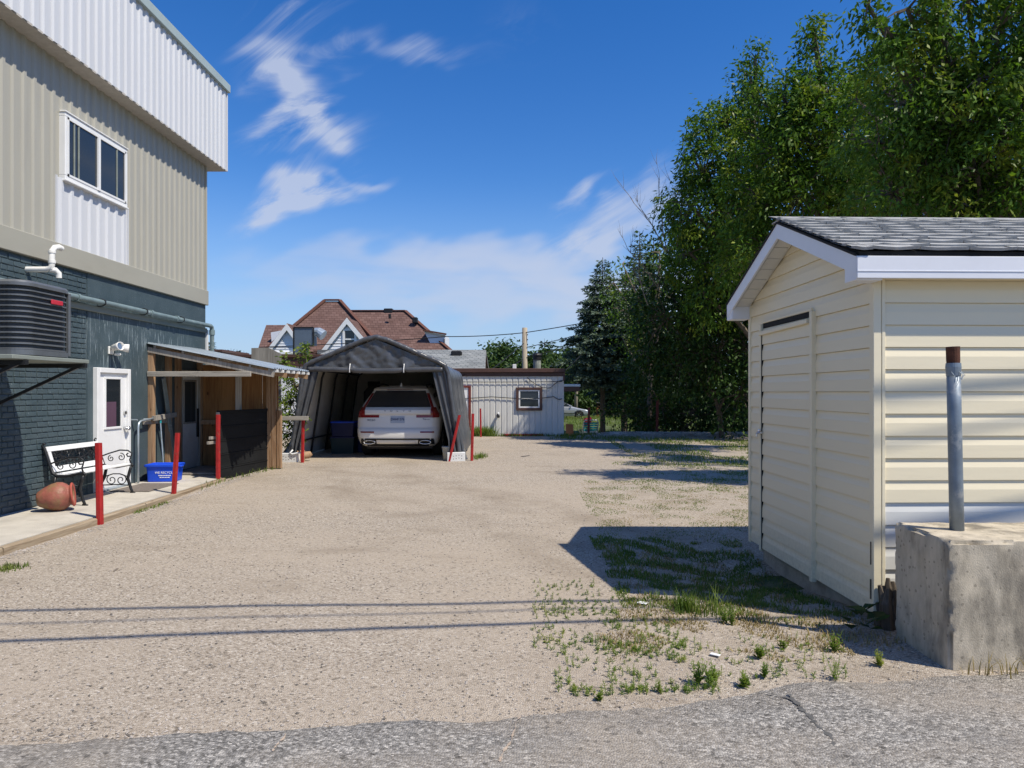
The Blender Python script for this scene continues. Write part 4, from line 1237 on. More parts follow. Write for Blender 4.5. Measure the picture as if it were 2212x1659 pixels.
# front side flaps, gathered
def flap(s):
    b = MB(); nz, nx = 26, 12
    for k in range(nz + 1):
        t = k / nz; z = 2.10 - 2.03 * t
        xo = 1.50 + (.36 if True else 0) * t
        wdt = .30 - .12 * t if t < .8 else .20 + (t - .8) * .25
        for i in range(nx + 1):
            u = i / nx; x = xo - wdt * u
            y = -.04 - .035 * math.sin(u * 13 + 2 * t) * (.5 + t) - .10 * u * t * t + .012 * mnoise.noise((x * 6, z * 3, s))
            b.v.append(Vector((s * x, y, z)))
    for k in range(nz):
        for i in range(nx): b.f.append([k * (nx + 1) + i, k * (nx + 1) + i + 1, (k + 1) * (nx + 1) + i + 1, (k + 1) * (nx + 1) + i])
    b.build('side_flap', M_tarp, tent, smooth=True, local=True)
for s in (-1, 1): flap(s)
# loose corner of cover trailing outward
for s, e in ((-1, .30), (1, .16)):
    b = MB(); n = 10
    for k in range(n + 1):
        t = k / n
        for i in range(7):
            u = i / 6; z = 1.05 * (1 - t) + .02
            x = 1.70 + .15 * t + e * u * t ** 1.6; y = -.08 + .5 * u * (1 - .6 * t) + .03 * math.sin(u * 8 + t * 3)
            b.v.append(Vector((s * (x + .015 * mnoise.noise((x * 5, z * 5, 0))), y, z)))
    for k in range(n):
        for i in range(6): b.f.append([k * 7 + i, k * 7 + i + 1, (k + 1) * 7 + i + 1, (k + 1) * 7 + i])
    b.build('loose_skirt', M_tarp, tent, smooth=True, local=True)
for j in range(5):
    y = .06 + j * (TL - .12) / 4
    b = MB().tube([(x * .975, y, z * .98 - (.0 if z > .1 else 0)) for x, z in PROF], .024, 8)
    b.build('frame_hoop', M_black_metal, tent, smooth=True, local=True)
for x, z in ((-1.50, 2.0), (1.50, 2.0), (0, 2.60), (-1.74, .42), (1.74, .42)):
    MB().tube([(x * .975, .06, z), (x * .975, TL - .06, z)], .020, 8).build('frame_rail', M_black_metal, tent, local=True)
for s, y0 in ((-1, .75), (1, .75)):
    MB().tube([(s * 1.62, .1, 1.5), (s * 1.5, y0, 2.0)], .016, 6).build('frame_brace', M_black_metal, tent, local=True)

# things at the feet of the tent and inside it
def cinder(x, y, rz, label):
    t = thing('cinder_block', label, 'concrete block', (x, y, gz(x, y)), rz, 'white concrete blocks weighing down the tent feet')
    b = MB()
    b.bbox(-.195, .195, -.095, .095, -.01, .19, .008); b.build('block_body', M_white_worn, t, local=True)
    h = MB()
    for hx in (-.12, -.06, .0, .06, .12):
        for hz in (.06, .12): h.tube([(hx, -.0945, hz + .01 * math.sin(hx * 30)), (hx, -.0965, hz + .01 * math.sin(hx * 30))], .009, 8)
    tag(h.build('hole', M_trim, t, local=True), kind='stuff')
    return t
cinder(-4.98, 15.32, R(-4), 'white concrete block at the left foot of the tent')
cinder(-1.42, 15.50, R(5), 'white concrete block at the right foot of the tent')
o = MB().tube([(-4.90, 15.24, .36), (-4.96, 15.22, .30), (-4.90, 15.2, .27), (-4.78, 15.2, .30), (-4.66, 15.25, .29)], .017, 8).build('white_hose', M_white, smooth=True)
tag(o, 'short bent white hose lying on the left concrete block', 'hose')
bk = thing('bucket', 'grey plastic bucket behind the tilted red stake', 'bucket', (-1.61, 15.62, gz(-1.6, 15.6)))
M_bucket = mat('pale_grey_plastic', (.38, .39, .38), .5, var=.1, scale=6)
MB().lathe([(.0, .0), (.105, .0), (.125, .28), (.135, .285), (.135, .31), (.122, .31), (.10, .02), (0, .02)], 20).build('bucket_body', M_bucket, bk, smooth=True, local=True)
MB().tube([(-.135, 0, .29), (-.11, -.09, .2), (0, -.15, .15), (.11, -.09, .2), (.135, 0, .29)], .004, 6).build('bail', M_galv, bk, local=True)
log = MB().tube([(-4.82, 15.42, .17), (-4.80, 15.43, .22), (-4.62, 15.52, .23), (-4.60, 15.53, .2)], [.05, .085, .08, .05], 12)
tag(log.build('log', M_lumber, smooth=True), 'short split log just behind the left tent foot', 'log')
log = MB().bbox(-4.86, -4.70, 15.36, 15.46, .08, .33, .012)
tag(log.build('timber_block', M_lumber), 'upright brown timber block beside the red stake at the tent', 'timber')
def tote(x, y, sx, sy, sz, m, label, rz=0):
    t = thing('storage_tote', label, 'storage tote', (x, y, gz(x, y)), rz, 'storage totes inside the tent')
    b = MB(); ringloft(b, [rring(sx * .43, sy * .43, 0), rring(sx * .48, sy * .48, sz * .9)]); b.build('tote_body', m, t, local=True)
    b = MB(); ringloft(b, [rring(sx * .5, sy * .5, sz * .9 + .001), rring(sx * .5, sy * .5, sz * .97), rring(sx * .46, sy * .46, sz)]); b.build('lid', M_blue_dark if m != M_blue_dark else M_blue, t, local=True)
    return t
tote(-4.36, 17.5, .62, .45, .42, M_teal_dark, 'dark green tote at the bottom of the stack in the tent')
t2 = tote(-4.36, 17.5, .60, .44, .36, M_blue_dark, 'blue tote stacked on the dark green one in the tent'); t2.location.z += .425
tote(-3.86, 17.9, .55, .42, .70, M_blue_dark, 'tall navy tote between the stack and the parked car')
# swivel chair in the back of the tent
ch = thing('swivel_chair', 'black high-backed swivel chair in the dark left of the car', 'chair', (-3.98, 19.2, gz(-4, 19)), R(15))
b = MB()
ringloft(b, [[(x, -.02 - .03 * math.cos(x * 4), z) for x, z in []] or [(x, y, .95) for x, y in rrect(-.20, .20, -.05, .05, .04, 3)], [(x, y + .01, 1.1) for x, y in rrect(-.27, .27, -.06, .06, .05, 3)], [(x, y + .04, 1.5) for x, y in rrect(-.27, .27, -.06, .06, .05, 3)], [(x, y + .07, 1.62) for x, y in rrect(-.16, .16, -.05, .05, .04, 3)], [(x, y + .08, 1.78) for x, y in rrect(-.17, .17, -.05, .05, .04, 3)]])
b.build('backrest', M_trim, ch, smooth=True, local=True)
b = MB(); ringloft(b, [[(x, y - .26, .82) for x, y in rrect(-.25, .25, -.24, .24, .08, 3)], [(x, y - .26, .93) for x, y in rrect(-.27, .27, -.26, .26, .08, 3)]]); b.build('seat', M_trim, ch, local=True)
MB().tube([(0, -.25, .08), (0, -.25, .85)], .03, 8).build('column', M_trim, ch, local=True)
for s in (-1, 1): MB().tube([(s * .29, -.1, .9), (s * .31, -.12, 1.1), (s * .31, -.35, 1.12)], .022, 8).build('armrest', M_trim, ch, local=True)
for k in range(5):
    a = R(72 * k + 10)
    MB().tube([(0, -.25, .12), (.3 * math.cos(a), -.25 + .3 * math.sin(a), .07)], .018, 6).build('foot', M_trim, ch, local=True)

# ------------------------------------------------------------------ cars
def lerp_tab(tab, t):
    if t <= tab[0][0]: return tab[0][1]
    for (a, va), (b, vb) in zip(tab, tab[1:]):
        if t <= b: return va + (vb - va) * (t - a) / (b - a)
    return tab[-1][1]
def car_body(yr, yf, hw, rc, fc, zs, arches, nx=14, ny=56, inset=.26):
    """stack of plan outlines, rear at small y; arches = (y, z, radius) of the wheel openings"""
    rings = []
    for z in zs:
        a, c, w, r1, r2 = lerp_tab(yr, z), lerp_tab(yf, z), lerp_tab(hw, z), lerp_tab(rc, z), lerp_tab(fc, z)
        pts = []
        for k in range(nx):                                        # rear edge, left to centre to right
            x = -(w - r1) + 2 * (w - r1) * k / (nx - 1); pts.append((x, a + .05 * (x / w) ** 2))
        n = 6
        for k in range(1, n + 1):
            t = R(90 * k / n); pts.append((w - r1 + r1 * math.sin(t), a + .05 * ((w - r1) / w) ** 2 + r1 * (1 - math.cos(t))))
        ys_ = [a + r1 + .05 + (c - r2 - a - r1 - .05) * k / ny for k in range(1, ny + 1)]
        for y in ys_:
            x = w
            for (wy, wz, wr) in arches:
                if (y - wy) ** 2 + (z - wz) ** 2 < wr * wr: x = w - inset
            pts.append((x, y))
        for k in range(1, n + 1):
            t = R(90 * k / n); pts.append((w - r2 + r2 * math.cos(t), c - r2 + r2 * math.sin(t)))
        for k in range(1, nx):
            x = (w - r2) - 2 * (w - r2) * k / (nx - 1); pts.append((x, c))
        right = [p for p in pts]
        m = nx // 2
        # left side mirrored
        left = []
        for k in range(1, n + 1):
            t = R(90 * k / n); left.append((-(w - r2 + r2 * math.sin(t)), c - r2 + r2 * math.cos(t)))
        for y in ys_[::-1]:
            x = w
            for (wy, wz, wr) in arches:
                if (y - wy) ** 2 + (z - wz) ** 2 < wr * wr: x = w - inset
            left.append((-x, y))
        for k in range(1, n):
            t = R(90 * k / n); left.append((-(w - r1 + r1 * math.cos(t)), a + .05 * ((w - r1) / w) ** 2 + r1 * (1 - math.sin(t))))
        rings.append([(x, y, z) for x, y in right + left])
    b = MB(); ringloft(b, rings)
    return b
def wheel(car, x, y, r, w, rim_m=M_chrome, spokes=5):
    s = 1 if x > 0 else -1
    Mx = Matrix.Translation((x, y, r)) @ Matrix.Rotation(R(90 * s), 4, 'Y')
    t = MB().lathe([(r * .62, -w / 2), (r * .93, -w / 2), (r, -w / 2 + .03), (r, w / 2 - .03), (r * .93, w / 2), (r * .66, w / 2), (r * .62, w / 2 - .02)], 32, Mx, caps=False)
    t.lathe([(0, -w / 2 + .01), (r * .62, -w / 2 + .01)], 32, Mx)
    to = t.build('wheel', M_tyre, car, smooth=False, local=True)
    smooth_angle(to)
    b = MB().lathe([(r * .60, w / 2 - .05), (r * .655, w / 2 - .005), (r * .635, w / 2 + .002), (r * .58, w / 2 - .03)], 32, Mx, caps=False)
    for k in range(spokes):
        a = 2 * math.pi * k / spokes
        p0 = Mx @ Vector((.03 * math.cos(a), .03 * math.sin(a), w / 2 - .015)); p1 = Mx @ Vector((r * .62 * math.cos(a), r * .62 * math.sin(a), w / 2 - .012))
        b.bar(p0, p1, r * .16, .02, up=(1, 0, 0))
    b.lathe([(.0, w / 2 + .005), (.05, w / 2), (.06, w / 2 - .03)], 16, Mx)
    b.build('rim', rim_m, to, local=True)
    MB().lathe([(0, w / 2 - .05), (r * .6, w / 2 - .05)], 24, Mx).build('brake_disc', M_trim, to, local=True)
    return to

# white SUV in the tent, seen from behind
CW = .95
yr = [(.26, .22), (.30, .12), (.36, .05), (.48, .005), (.60, .0), (.66, .03), (.70, .075), (.76, .085), (.86, .10), (.98, .115), (1.02, .10), (1.10, .105), (1.13, .16), (1.17, .20), (1.30, .31), (1.45, .45), (1.54, .53), (1.575, .44), (1.60, .50), (1.635, .72), (1.655, 1.1)]
yf = [(.26, 4.45), (.45, 4.66), (.7, 4.66), (.86, 4.60), (.95, 4.45), (1.02, 3.95), (1.08, 3.42), (1.2, 3.12), (1.4, 2.72), (1.56, 2.42), (1.62, 2.2), (1.655, 1.9)]
hw_ = [(.26, .80), (.34, .88), (.5, .93), (.72, .945), (.85, .95), (.95, .945), (1.03, .925), (1.10, .885), (1.2, .845), (1.35, .765), (1.5, .675), (1.57, .635), (1.61, .59), (1.64, .50), (1.655, .38)]
rc_ = [(.26, .20), (.5, .24), (.7, .22), (.9, .22), (1.05, .18), (1.12, .16), (1.3, .15), (1.54, .12), (1.6, .12), (1.655, .1)]
fc_ = [(.26, .35), (.9, .38), (1.05, .3), (1.3, .2), (1.655, .15)]
zs = [.26, .30, .34, .38, .42, .46, .50, .54, .58, .62, .66, .685, .70, .72, .76, .80, .86, .92, .98, 1.0, 1.02, 1.06, 1.10, 1.13, 1.17, 1.22, 1.28, 1.34, 1.40, 1.46, 1.51, 1.54, 1.56, 1.575, 1.59, 1.61, 1.635, 1.655]
suv = thing('parked_suv', 'white SUV parked nose-in inside the tent', 'suv', (-2.80, 15.99, gz(-2.8, 17)), R(.6))
ARCH = [(1.02, .36, .43), (3.84, .36, .43)]
body = car_body(yr, yf, hw_, rc_, fc_, zs, ARCH).build('body', M_carwhite, suv, local=True)
smooth_angle(body, 40)
def rs(x, z, off=0.0):
    """rear surface of the SUV"""
    a, w, r = lerp_tab(yr, z), lerp_tab(hw_, z), lerp_tab(rc_, z)
    x_ = min(abs(x), w - .002); y = a + .05 * (min(x_, w - r) / w) ** 2
    if x_ > w - r: y += r * (1 - math.sqrt(max(0, 1 - ((x_ - (w - r)) / r) ** 2)))
    return y - off
def patch(name, m, zl, xl, xr, off, parent, nx=12, nz=10, thick=.012, smooth=True):
    """panel lying on the rear surface between xl(z) and xr(z)"""
    b = MB(); n = nx + 1
    for lay in (0, 1):
        for k in range(nz + 1):
            z = zl[0] + (zl[1] - zl[0]) * k / nz
            for i in range(n):
                x = xl(z) + (xr(z) - xl(z)) * i / nx
                b.v.append(Vector((x, rs(x, z, off) + lay * thick, z)))
    N_ = n * (nz + 1)
    for k in range(nz):
        for i in range(nx):
            a = k * n + i
            b.f.append([a, a + 1, a + n + 1, a + n]); b.f.append([N_ + a + n, N_ + a + n + 1, N_ + a + 1, N_ + a])
    rim = [i for i in range(n)] + [k * n + nx for k in range(1, nz + 1)] + [nz * n + i for i in range(nx - 1, -1, -1)] + [k * n for k in range(nz - 1, 0, -1)]
    for i in range(len(rim)):
        a, c = rim[i], rim[(i + 1) % len(rim)]; b.f.append([a, N_ + a, N_ + c, c])
    o = b.build(name, m, parent, local=True)
    return smooth_angle(o, 40) if smooth else o
rw = patch('rear_window', M_glass, (1.16, 1.535), lambda z: -(.74 - (z - 1.16) * .43), lambda z: .74 - (z - 1.16) * .43, .012, suv)
patch('brake_light', M_tail, (1.548, 1.562), lambda z: -.3, lambda z: .3, .014, suv, nz=1)
tg = patch('tailgate_bar', M_carwhite, (1.005, 1.145), lambda z: -.735, lambda z: .735, .028, suv, thick=.035)
patch('tailgate', M_carwhite, (.70, 1.0), lambda z: -(.66 + .08 * sm((z - .70) / .10)), lambda z: .66 + .08 * sm((z - .70) / .10), .008, suv)
def lampx(z):
    return .60 + .14 * sm((1.0 - z) / -.14) if z > .93 else .44
for s in (-1, 1):
    # upright lamp along the window, body of the lamp, inner leg
    a = lambda z, s=s: s * (.78 - .30 * sm((z - 1.10) / .5)) if z > 1.10 else s * .745
    lo, hi = (lambda z, s=s: s * (.745 if z < 1.15 else .75 - (z - 1.15) * .43)), (lambda z, s=s: s * ((.93 if z < 1.02 else .925 - (z - 1.02) * .55)))
    L1, L2 = (lo, hi) if s > 0 else (hi, lo)
    lamp = patch('tail_light', M_tail, (.925, 1.16), L1, L2, .016, suv)
    hi2 = lambda z, s=s: s * ((.805 - (z - 1.16) * .43))
    lo2 = lambda z, s=s: s * ((.745 - (z - 1.16) * .43))
    A, B = (lo2, hi2) if s > 0 else (hi2, lo2)
    patch('lamp_strip', M_tail, (1.16, 1.48), A, B, .016, lamp)
    il, ir = (lambda z, s=s: s * .42, lambda z, s=s: s * .80)
    A, B = (il, ir) if s > 0 else (ir, il)
    patch('lamp_leg', M_tail, (.925, .985), A, B, .016, lamp, nz=4)
    il, ir = (lambda z, s=s: s * .52, lambda z, s=s: s * .83)
    A, B = (il, ir) if s > 0 else (ir, il)
    patch('reflector', M_tail, (.585, .615), A, B, .008, suv, nz=1)
    il, ir = (lambda z, s=s: s * .47, lambda z, s=s: s * .83)
    A, B = (il, ir) if s > 0 else (ir, il)
    patch('exhaust_trim', M_trim, (.315, .425), A, B, .02, suv, nz=6)
    c = s * .63; y = rs(c, .37) - .03
    pts = [(c + .13 * math.cos(t) * (1 if abs(math.cos(t)) < .7 else 1), y, .37 + .04 * math.sin(t)) for t in [2 * math.pi * k / 20 for k in range(21)]]
    MB().tube(pts, .011, 6, caps=False).build('exhaust_pipe', M_chrome, suv, smooth=True, local=True)
patch('lower_bumper_trim', M_trim, (.42, .455), lambda z: -.82, lambda z: .82, .010, suv, nz=2)
patch('skid_plate', M_carwhite, (.33, .40), lambda z: -.40, lambda z: .40, .016, suv, nz=4)
patch('underside_valance', M_trim, (.265, .33), lambda z: -.7, lambda z: .7, .006, suv, nz=4)
pl = patch('number_plate', M_plate, (.80, .955), lambda z: -.158, lambda z: .158, .020, suv, nz=2, thick=.012)
def rear_text(t, size, x, z, m, off, parent, st=1.0):
    n = (rs(x, z + .05) - rs(x, z - .05)) / .1
    W = WM[suv.name] @ Matrix.Translation((x, rs(x, z, off), z)) @ Matrix.Rotation(math.atan2(1, n), 4, 'X')
    return text_mesh(t, size, m, 'lettering', parent, W, .0025, stretch=st)
rear_text('DAHF·576', .082, 0, .885, M_platetxt, .025, pl, .86)
for i, chh in enumerate('VOLVO'): rear_text(chh, .058, -.28 + .14 * i, 1.075, M_letter, .032, tg, 1.25)
rear_text('XC60', .062, -.60, .865, M_letter, .014, suv, 1.25)
rear_text('T6', .058, .60, .885, M_letter, .014, suv, 1.2)
rear_text('AWD', .026, .685, .880, M_letter, .014, suv, 1.2)
# side glass
def side_glass(s, pts, m=M_glass, name='side_window'):
    b = MB(); b.prism([(s * (lerp_tab(hw_, z) + .006), y, z) for y, z in pts], (-s * .02, 0, 0)); return b.build(name, m, suv, local=True)
for s in (-1, 1):
    side_glass(s, [(.62, 1.12), (1.30, 1.11), (1.30, 1.47), (.95, 1.45)])
    side_glass(s, [(1.35, 1.11), (2.25, 1.10), (2.25, 1.50), (1.35, 1.48)])
    side_glass(s, [(2.30, 1.10), (3.20, 1.08), (2.80, 1.36), (2.45, 1.48), (2.30, 1.50)])
    MB().tube([(s * .60, .70, 1.60), (s * .58, .82, 1.685), (s * .58, 1.6, 1.70), (s * .57, 2.1, 1.675), (s * .56, 2.25, 1.63)], .016, 8).build('roof_rail', M_trim, suv, smooth=True, local=True)
    b = MB(); ringloft(b, [[(s * .93 + s * .02, y + 3.0, z + 1.12) for y, z in rrect(-.05, .05, -.06, .06, .03, 3)], [(s * 1.08, y + 2.98, z + 1.13) for y, z in rrect(-.07, .07, -.08, .08, .04, 3)], [(s * 1.11, y + 2.98, z + 1.13) for y, z in rrect(-.05, .05, -.06, .06, .03, 3)]])
    b.build('mirror', M_carwhite, suv, smooth=True, local=True)
    for wy in (1.02, 3.84):
        wheel(suv, s * (.945 - .12), wy, .365, .235)
        pts = []
        for k in range(15):
            a = R(180 * k / 14); pts.append((s * .945, wy + .425 * math.cos(a), .36 + .425 * math.sin(a)))
        MB().tube(pts, .018, 6).build('arch_trim', M_trim, suv, local=True)
    for wy in (1.75, 2.65): MB().bbox(s * .955 - .012, s * .955 + .012, wy, wy + .2, .93, .955, .005).build('door_handle', M_carwhite, suv, local=True)
b = MB(); b.add([(-.03, .62, 1.63), (.03, .62, 1.63), (.02, .80, 1.645), (-.02, .80, 1.645), (-.006, .63, 1.715), (.006, .63, 1.715)], [(0, 1, 5, 4), (1, 2, 5), (2, 3, 4, 5), (3, 0, 4), (0, 3, 2, 1)])
b.build('shark_fin_aerial', M_carwhite, suv, local=True)
MB().box(-.75, .75, .4, 4.3, .20, .30).build('floor_pan', M_trim, suv, local=True)

# silver car far away on the lawn
yr2 = [(.2, .12), (.45, 0), (.7, .02), (.9, .08), (.96, .5), (1.0, .75), (1.2, 1.15), (1.38, 1.6), (1.42, 1.9)]
yf2 = [(.2, 4.4), (.35, 4.58), (.55, 4.6), (.68, 4.5), (.80, 3.9), (.90, 3.45), (.98, 3.15), (1.2, 2.75), (1.38, 2.3), (1.42, 2.1)]
hw2 = [(.2, .78), (.4, .86), (.7, .88), (.9, .85), (1.0, .80), (1.2, .70), (1.38, .58), (1.42, .45)]
c2 = [(.2, .25), (.8, .28), (1.42, .2)]
sil = thing('silver_sedan', 'small silver sedan parked on the far lawn beyond the grey building', 'car', (5.75 - 4.6, 60, gz(5, 60)), R(-90))
sb = car_body(yr2, yf2, hw2, c2, c2, [.2, .28, .36, .44, .52, .6, .68, .74, .8, .86, .9, .94, .98, 1.04, 1.12, 1.2, 1.28, 1.34, 1.38, 1.42], [(.95, .3, .36), (3.65, .3, .36)], inset=.2)
smooth_angle(sb.build('body', M_carsilver, sil, local=True), 40)
for s in (-1, 1):
    for pts in ([(1.15, 1.0), (1.95, 1.0), (1.95, 1.33), (1.62, 1.33), (1.3, 1.18)], [(2.02, 1.0), (3.02, .99), (2.66, 1.22), (2.4, 1.32), (2.02, 1.33)]):
        MB().prism([(s * (lerp_tab(hw2, z) + .006), y, z) for y, z in pts], (-s * .02, 0, 0)).build('side_window', M_glass, sil, local=True)
    for wy in (.95, 3.65): wheel(sil, s * .78, wy, .31, .2)
    MB().bbox(s * .88 - .01, s * .88 + .01, 1.2, 3.3, .42, .47, .004).build('side_moulding', M_trim, sil, local=True)
    MB().bbox(s * .93 - .06, s * .93 + .06, 2.95, 3.06, 1.0, 1.1, .02).build('mirror', M_carsilver, sil, local=True)

# ------------------------------------------------------------------ vinyl clad shed on the right
SH = thing('garden_shed', 'cream vinyl clad gable shed with worn grey shingle roof and a narrow door', 'shed', (2.455, 4.93, 0), R(1.5))
SM = WM[SH.name]
SW, SL, SB, SE = 2.46, 3.7, .065, 2.555          # gable width, length, bottom of siding, eave
RY, RZ = SW / 2, 3.04                            # ridge
EX = .154
CO = lambda z: z
def slope_z(y): return SE + .03 + (RZ - SE - .03) * (1 - abs(y - RY) / RY)
MB().box(.03, SL, .03, SW - .03, SB + .01, SE).build('wall_core', M_cream, SH, local=True)
MB().prism([(.03, .03, SE), (.03, SW - .03, SE), (.03, RY, RZ - .03)], (SL - .06, 0, 0)).build('gable_core', M_cream, SH, local=True)
b = MB().box(.10, SL, .10, SW - .08, -.35, SB + .008); b.build('foundation', M_concrete, SH, local=True)
PROFP = [(.006, 0), (.020, .0), (.018, .088), (.010, .122), (.005, EX - .002)]      # out, up: Dutch lap
def plank_side(x0, x1, z, m, name='siding_plank'):
    b = MB(); pr = [(-.03, .0)] + [(o, u) for o, u in PROFP] + [(-.03, EX - .002)]
    jog = random.uniform(-.003, .003)
    b.prism([(x0, .006 - o + jog, z + u) for o, u in pr], (x1 - x0, 0, 0))
    return b.build(name, m, SH, local=True)
def plank_gable(y0, y1, z, m, name='siding_plank', out=0.0, clip=True, parent=None):
    """plank on the gable wall from y0 to y1, ends cut to the roof slope"""
    b = MB(); pr = [(-.03, .0)] + [(o, u) for o, u in PROFP] + [(-.03, EX - .002)]
    lo, hi = [], []
    for o, u in pr:
        zz = z + u; a, c = y0, y1
        if clip and zz > SE:
            k = RY * (1 - (zz - SE) / (RZ - SE)) - .0
            if k < .02: k = .02
            a, c = max(a, RY - k), min(c, RY + k)
        lo.append((.006 - o - out, a, zz)); hi.append((.006 - o - out, c, zz))
    n = len(pr)
    b.add(lo + hi, [list(range(n))[::-1], list(range(n, 2 * n))] + [[i, (i + 1) % n, n + (i + 1) % n, n + i] for i in range(n)])
    return b.build(name, m, parent or SH, local=True)
DY0, DY1, DZ1 = .93, 2.08, 2.27
door_o = MB().box(-.012, .02, DY0 + .02, DY1 - .02, SB + .01, DZ1 - .05).build('door', M_cream, SH, local=True)
n = 0; z = SB
while z < RZ - .05:
    if z + EX <= SE + .02:
        plank_side(.035, SL, z, M_cream_w if (z < .80) else M_cream)
    if z < DZ1 - .08:
        plank_gable(.03, DY0 - .012, z, M_cream)
        plank_gable(DY1 + .012, SW - .03, z, M_cream)
    else:
        plank_gable(.03, SW - .03, z, M_cream)
    if z + EX < DZ1 - .03: plank_gable(DY0 + .033, DY1 - .033, z, M_cream, 'door_plank', .022, False, door_o)
    z += EX
for y in (DY0, DY1):
    MB().bbox(-.048, .0, y - .022, y + .022, SB - .03, DZ1, .005).build('door_trim', M_cream, SH, local=True)
MB().bbox(-.03, .0, DY0 + .02, DY1 - .02, DZ1 + .004, DZ1 + .03, .004).build('door_head_trim', M_cream, SH, local=True)
for y in (DY0 + .026, DY1 - .026):
    MB().box(-.040, -.01, y - .006, y + .006, SB - .01, DZ1 - .08).build('gap_shade_strip', M_felt, SH, local=True)  # solid black strip painted in for the shade between door and trim
MB().box(-.022, .0, DY0 + .022, DY1 - .022, DZ1 - .045, DZ1 + .003).build('gap_shade_strip', M_felt, SH, local=True)  # same black stand-in for the shade in the slit above the door
MB().bbox(-.06, -.02, DY0 + .022, DY1 - .022, DZ1 - .085, DZ1 - .046, .004, Matrix.Rotation(R(-.8), 4, 'X')).build('door_top_rail', M_cream, door_o, local=True)
b = MB().bbox(-.062, -.028, DY1 - .06, DY1 + .03, 1.19, 1.215, .004); b.tube([(-.06, DY1 - .02, 1.2), (-.085, DY1 - .02, 1.19), (-.085, DY1 - .02, 1.165)], .010, 8); b.tube([(-.06, DY1 + .0, 1.225), (-.06, DY1 - .05, 1.225)], .008, 6)
b.build('latch', M_chrome, SH, local=True)
# corner posts
for y in (0, SW):
    s = 1 if y == 0 else -1
    b = MB(); b.bbox(-.022, .035, y - s * .022 if s > 0 else y - .035, y + .035 if s > 0 else y + .022, SB - .02, SE, .004)
    b.build('corner_trim', M_cream, SH, local=True)
MB().bbox(.037, .062, -.024, .01, SB + .1, SE, .003).build('corner_trim', M_cream, SH, local=True)
# cracked lower end of the corner trim
MB().bbox(-.0275, -.0225, .002, .018, .16, .30, .002).build('torn_trim', M_rot, SH, local=True)
MB().bbox(-.0275, -.0225, .004, .014, .40, .56, .002).build('torn_trim', M_rot, SH, local=True)
# roof: deck, fascias, soffits
OV, EO = .185, .14                               # gable overhang, eave overhang
k_ = (RZ - SE) / RY
def rz_(y): return RZ + .05 - k_ * abs(y - RY)
yN, yF = -EO, SW + EO
deckp = [(yN, rz_(yN)), (RY, rz_(RY)), (yF, rz_(yF)), (yF, rz_(yF) - .03), (RY, rz_(RY) - .03), (yN, rz_(yN) - .03)]
MB().prism([(-OV, y, z_) for y, z_ in deckp], (SL + OV + .1, 0, 0)).build('roof_deck', M_felt, SH, local=True)
fh = .125
for (ya, yb) in ((yN - .004, RY), (RY, yF + .004)):
    b = MB(); za, zb = rz_(ya) - .032, rz_(yb) - .032
    b.prism([(-OV - .022, ya, za), (-OV - .022, yb, zb), (-OV - .022, yb, zb - fh), (-OV - .022, ya, za - fh)], (.02, 0, 0))
    b.build('rake_fascia', M_fascia, SH, local=True)
    b = MB(); b.prism([(-OV - .03, ya, za + .02), (-OV - .03, yb, zb + .02), (-OV - .03, yb, zb + .002), (-OV - .03, ya, za + .002)], (.012, 0, 0))
    b.build('drip_edge', M_felt, SH, local=True)
    b = MB(); b.prism([(-OV, ya, za - fh + .03), (-OV, yb, zb - fh + .03), (-OV, yb, zb - fh + .045), (-OV, ya, za - fh + .045)], (OV - .02, 0, 0))
    b.build('rake_soffit', M_cream_w, SH, local=True)
    for q in range(8):
        t0, t1 = (q + .05) / 8, (q + .95) / 8
        y0_, y1_ = ya + (yb - ya) * t0, ya + (yb - ya) * t1
        b = MB()
        b.prism([(-OV + .02, y0_, rz_(y0_) - .032 - fh + .024), (-OV + .02, y1_, rz_(y1_) - .032 - fh + .024), (-OV + .02, y1_, rz_(y1_) - .032 - fh + .028), (-OV + .02, y0_, rz_(y0_) - .032 - fh + .028)], (OV - .06, 0, 0))
        b.build('soffit_slat', M_cream_w, SH, local=True)
ze = rz_(yN) - .034
MB().bbox(-OV - .02, SL + .1, yN - .020, yN, ze - .15, ze, .003).build('eave_fascia', M_fascia, SH, local=True)
MB().bbox(-OV - .02, SL + .1, yN - .024, yN - .0205, ze - .105, ze - .098, .001).build('fascia_bead', M_fascia, SH, local=True)
MB().box(-.0, SL + .1, yN + .001, .0, ze - .135, ze - .125).build('eave_soffit', M_cream, SH, local=True)
MB().bbox(-OV - .018, -.02, yN + .001, .02, ze - .16, ze - .05, .004).build('eave_return', M_fascia, SH, local=True)
MB().bbox(-OV - .018, -.02, SW - .02, yF + .018, ze - .16, ze - .02, .004).build('eave_return', M_fascia, SH, local=True)
MB().bbox(-.03, SL, -.026, .0, SE - .095, SE - .03, .003).build('frieze_trim', M_cream, SH, local=True)
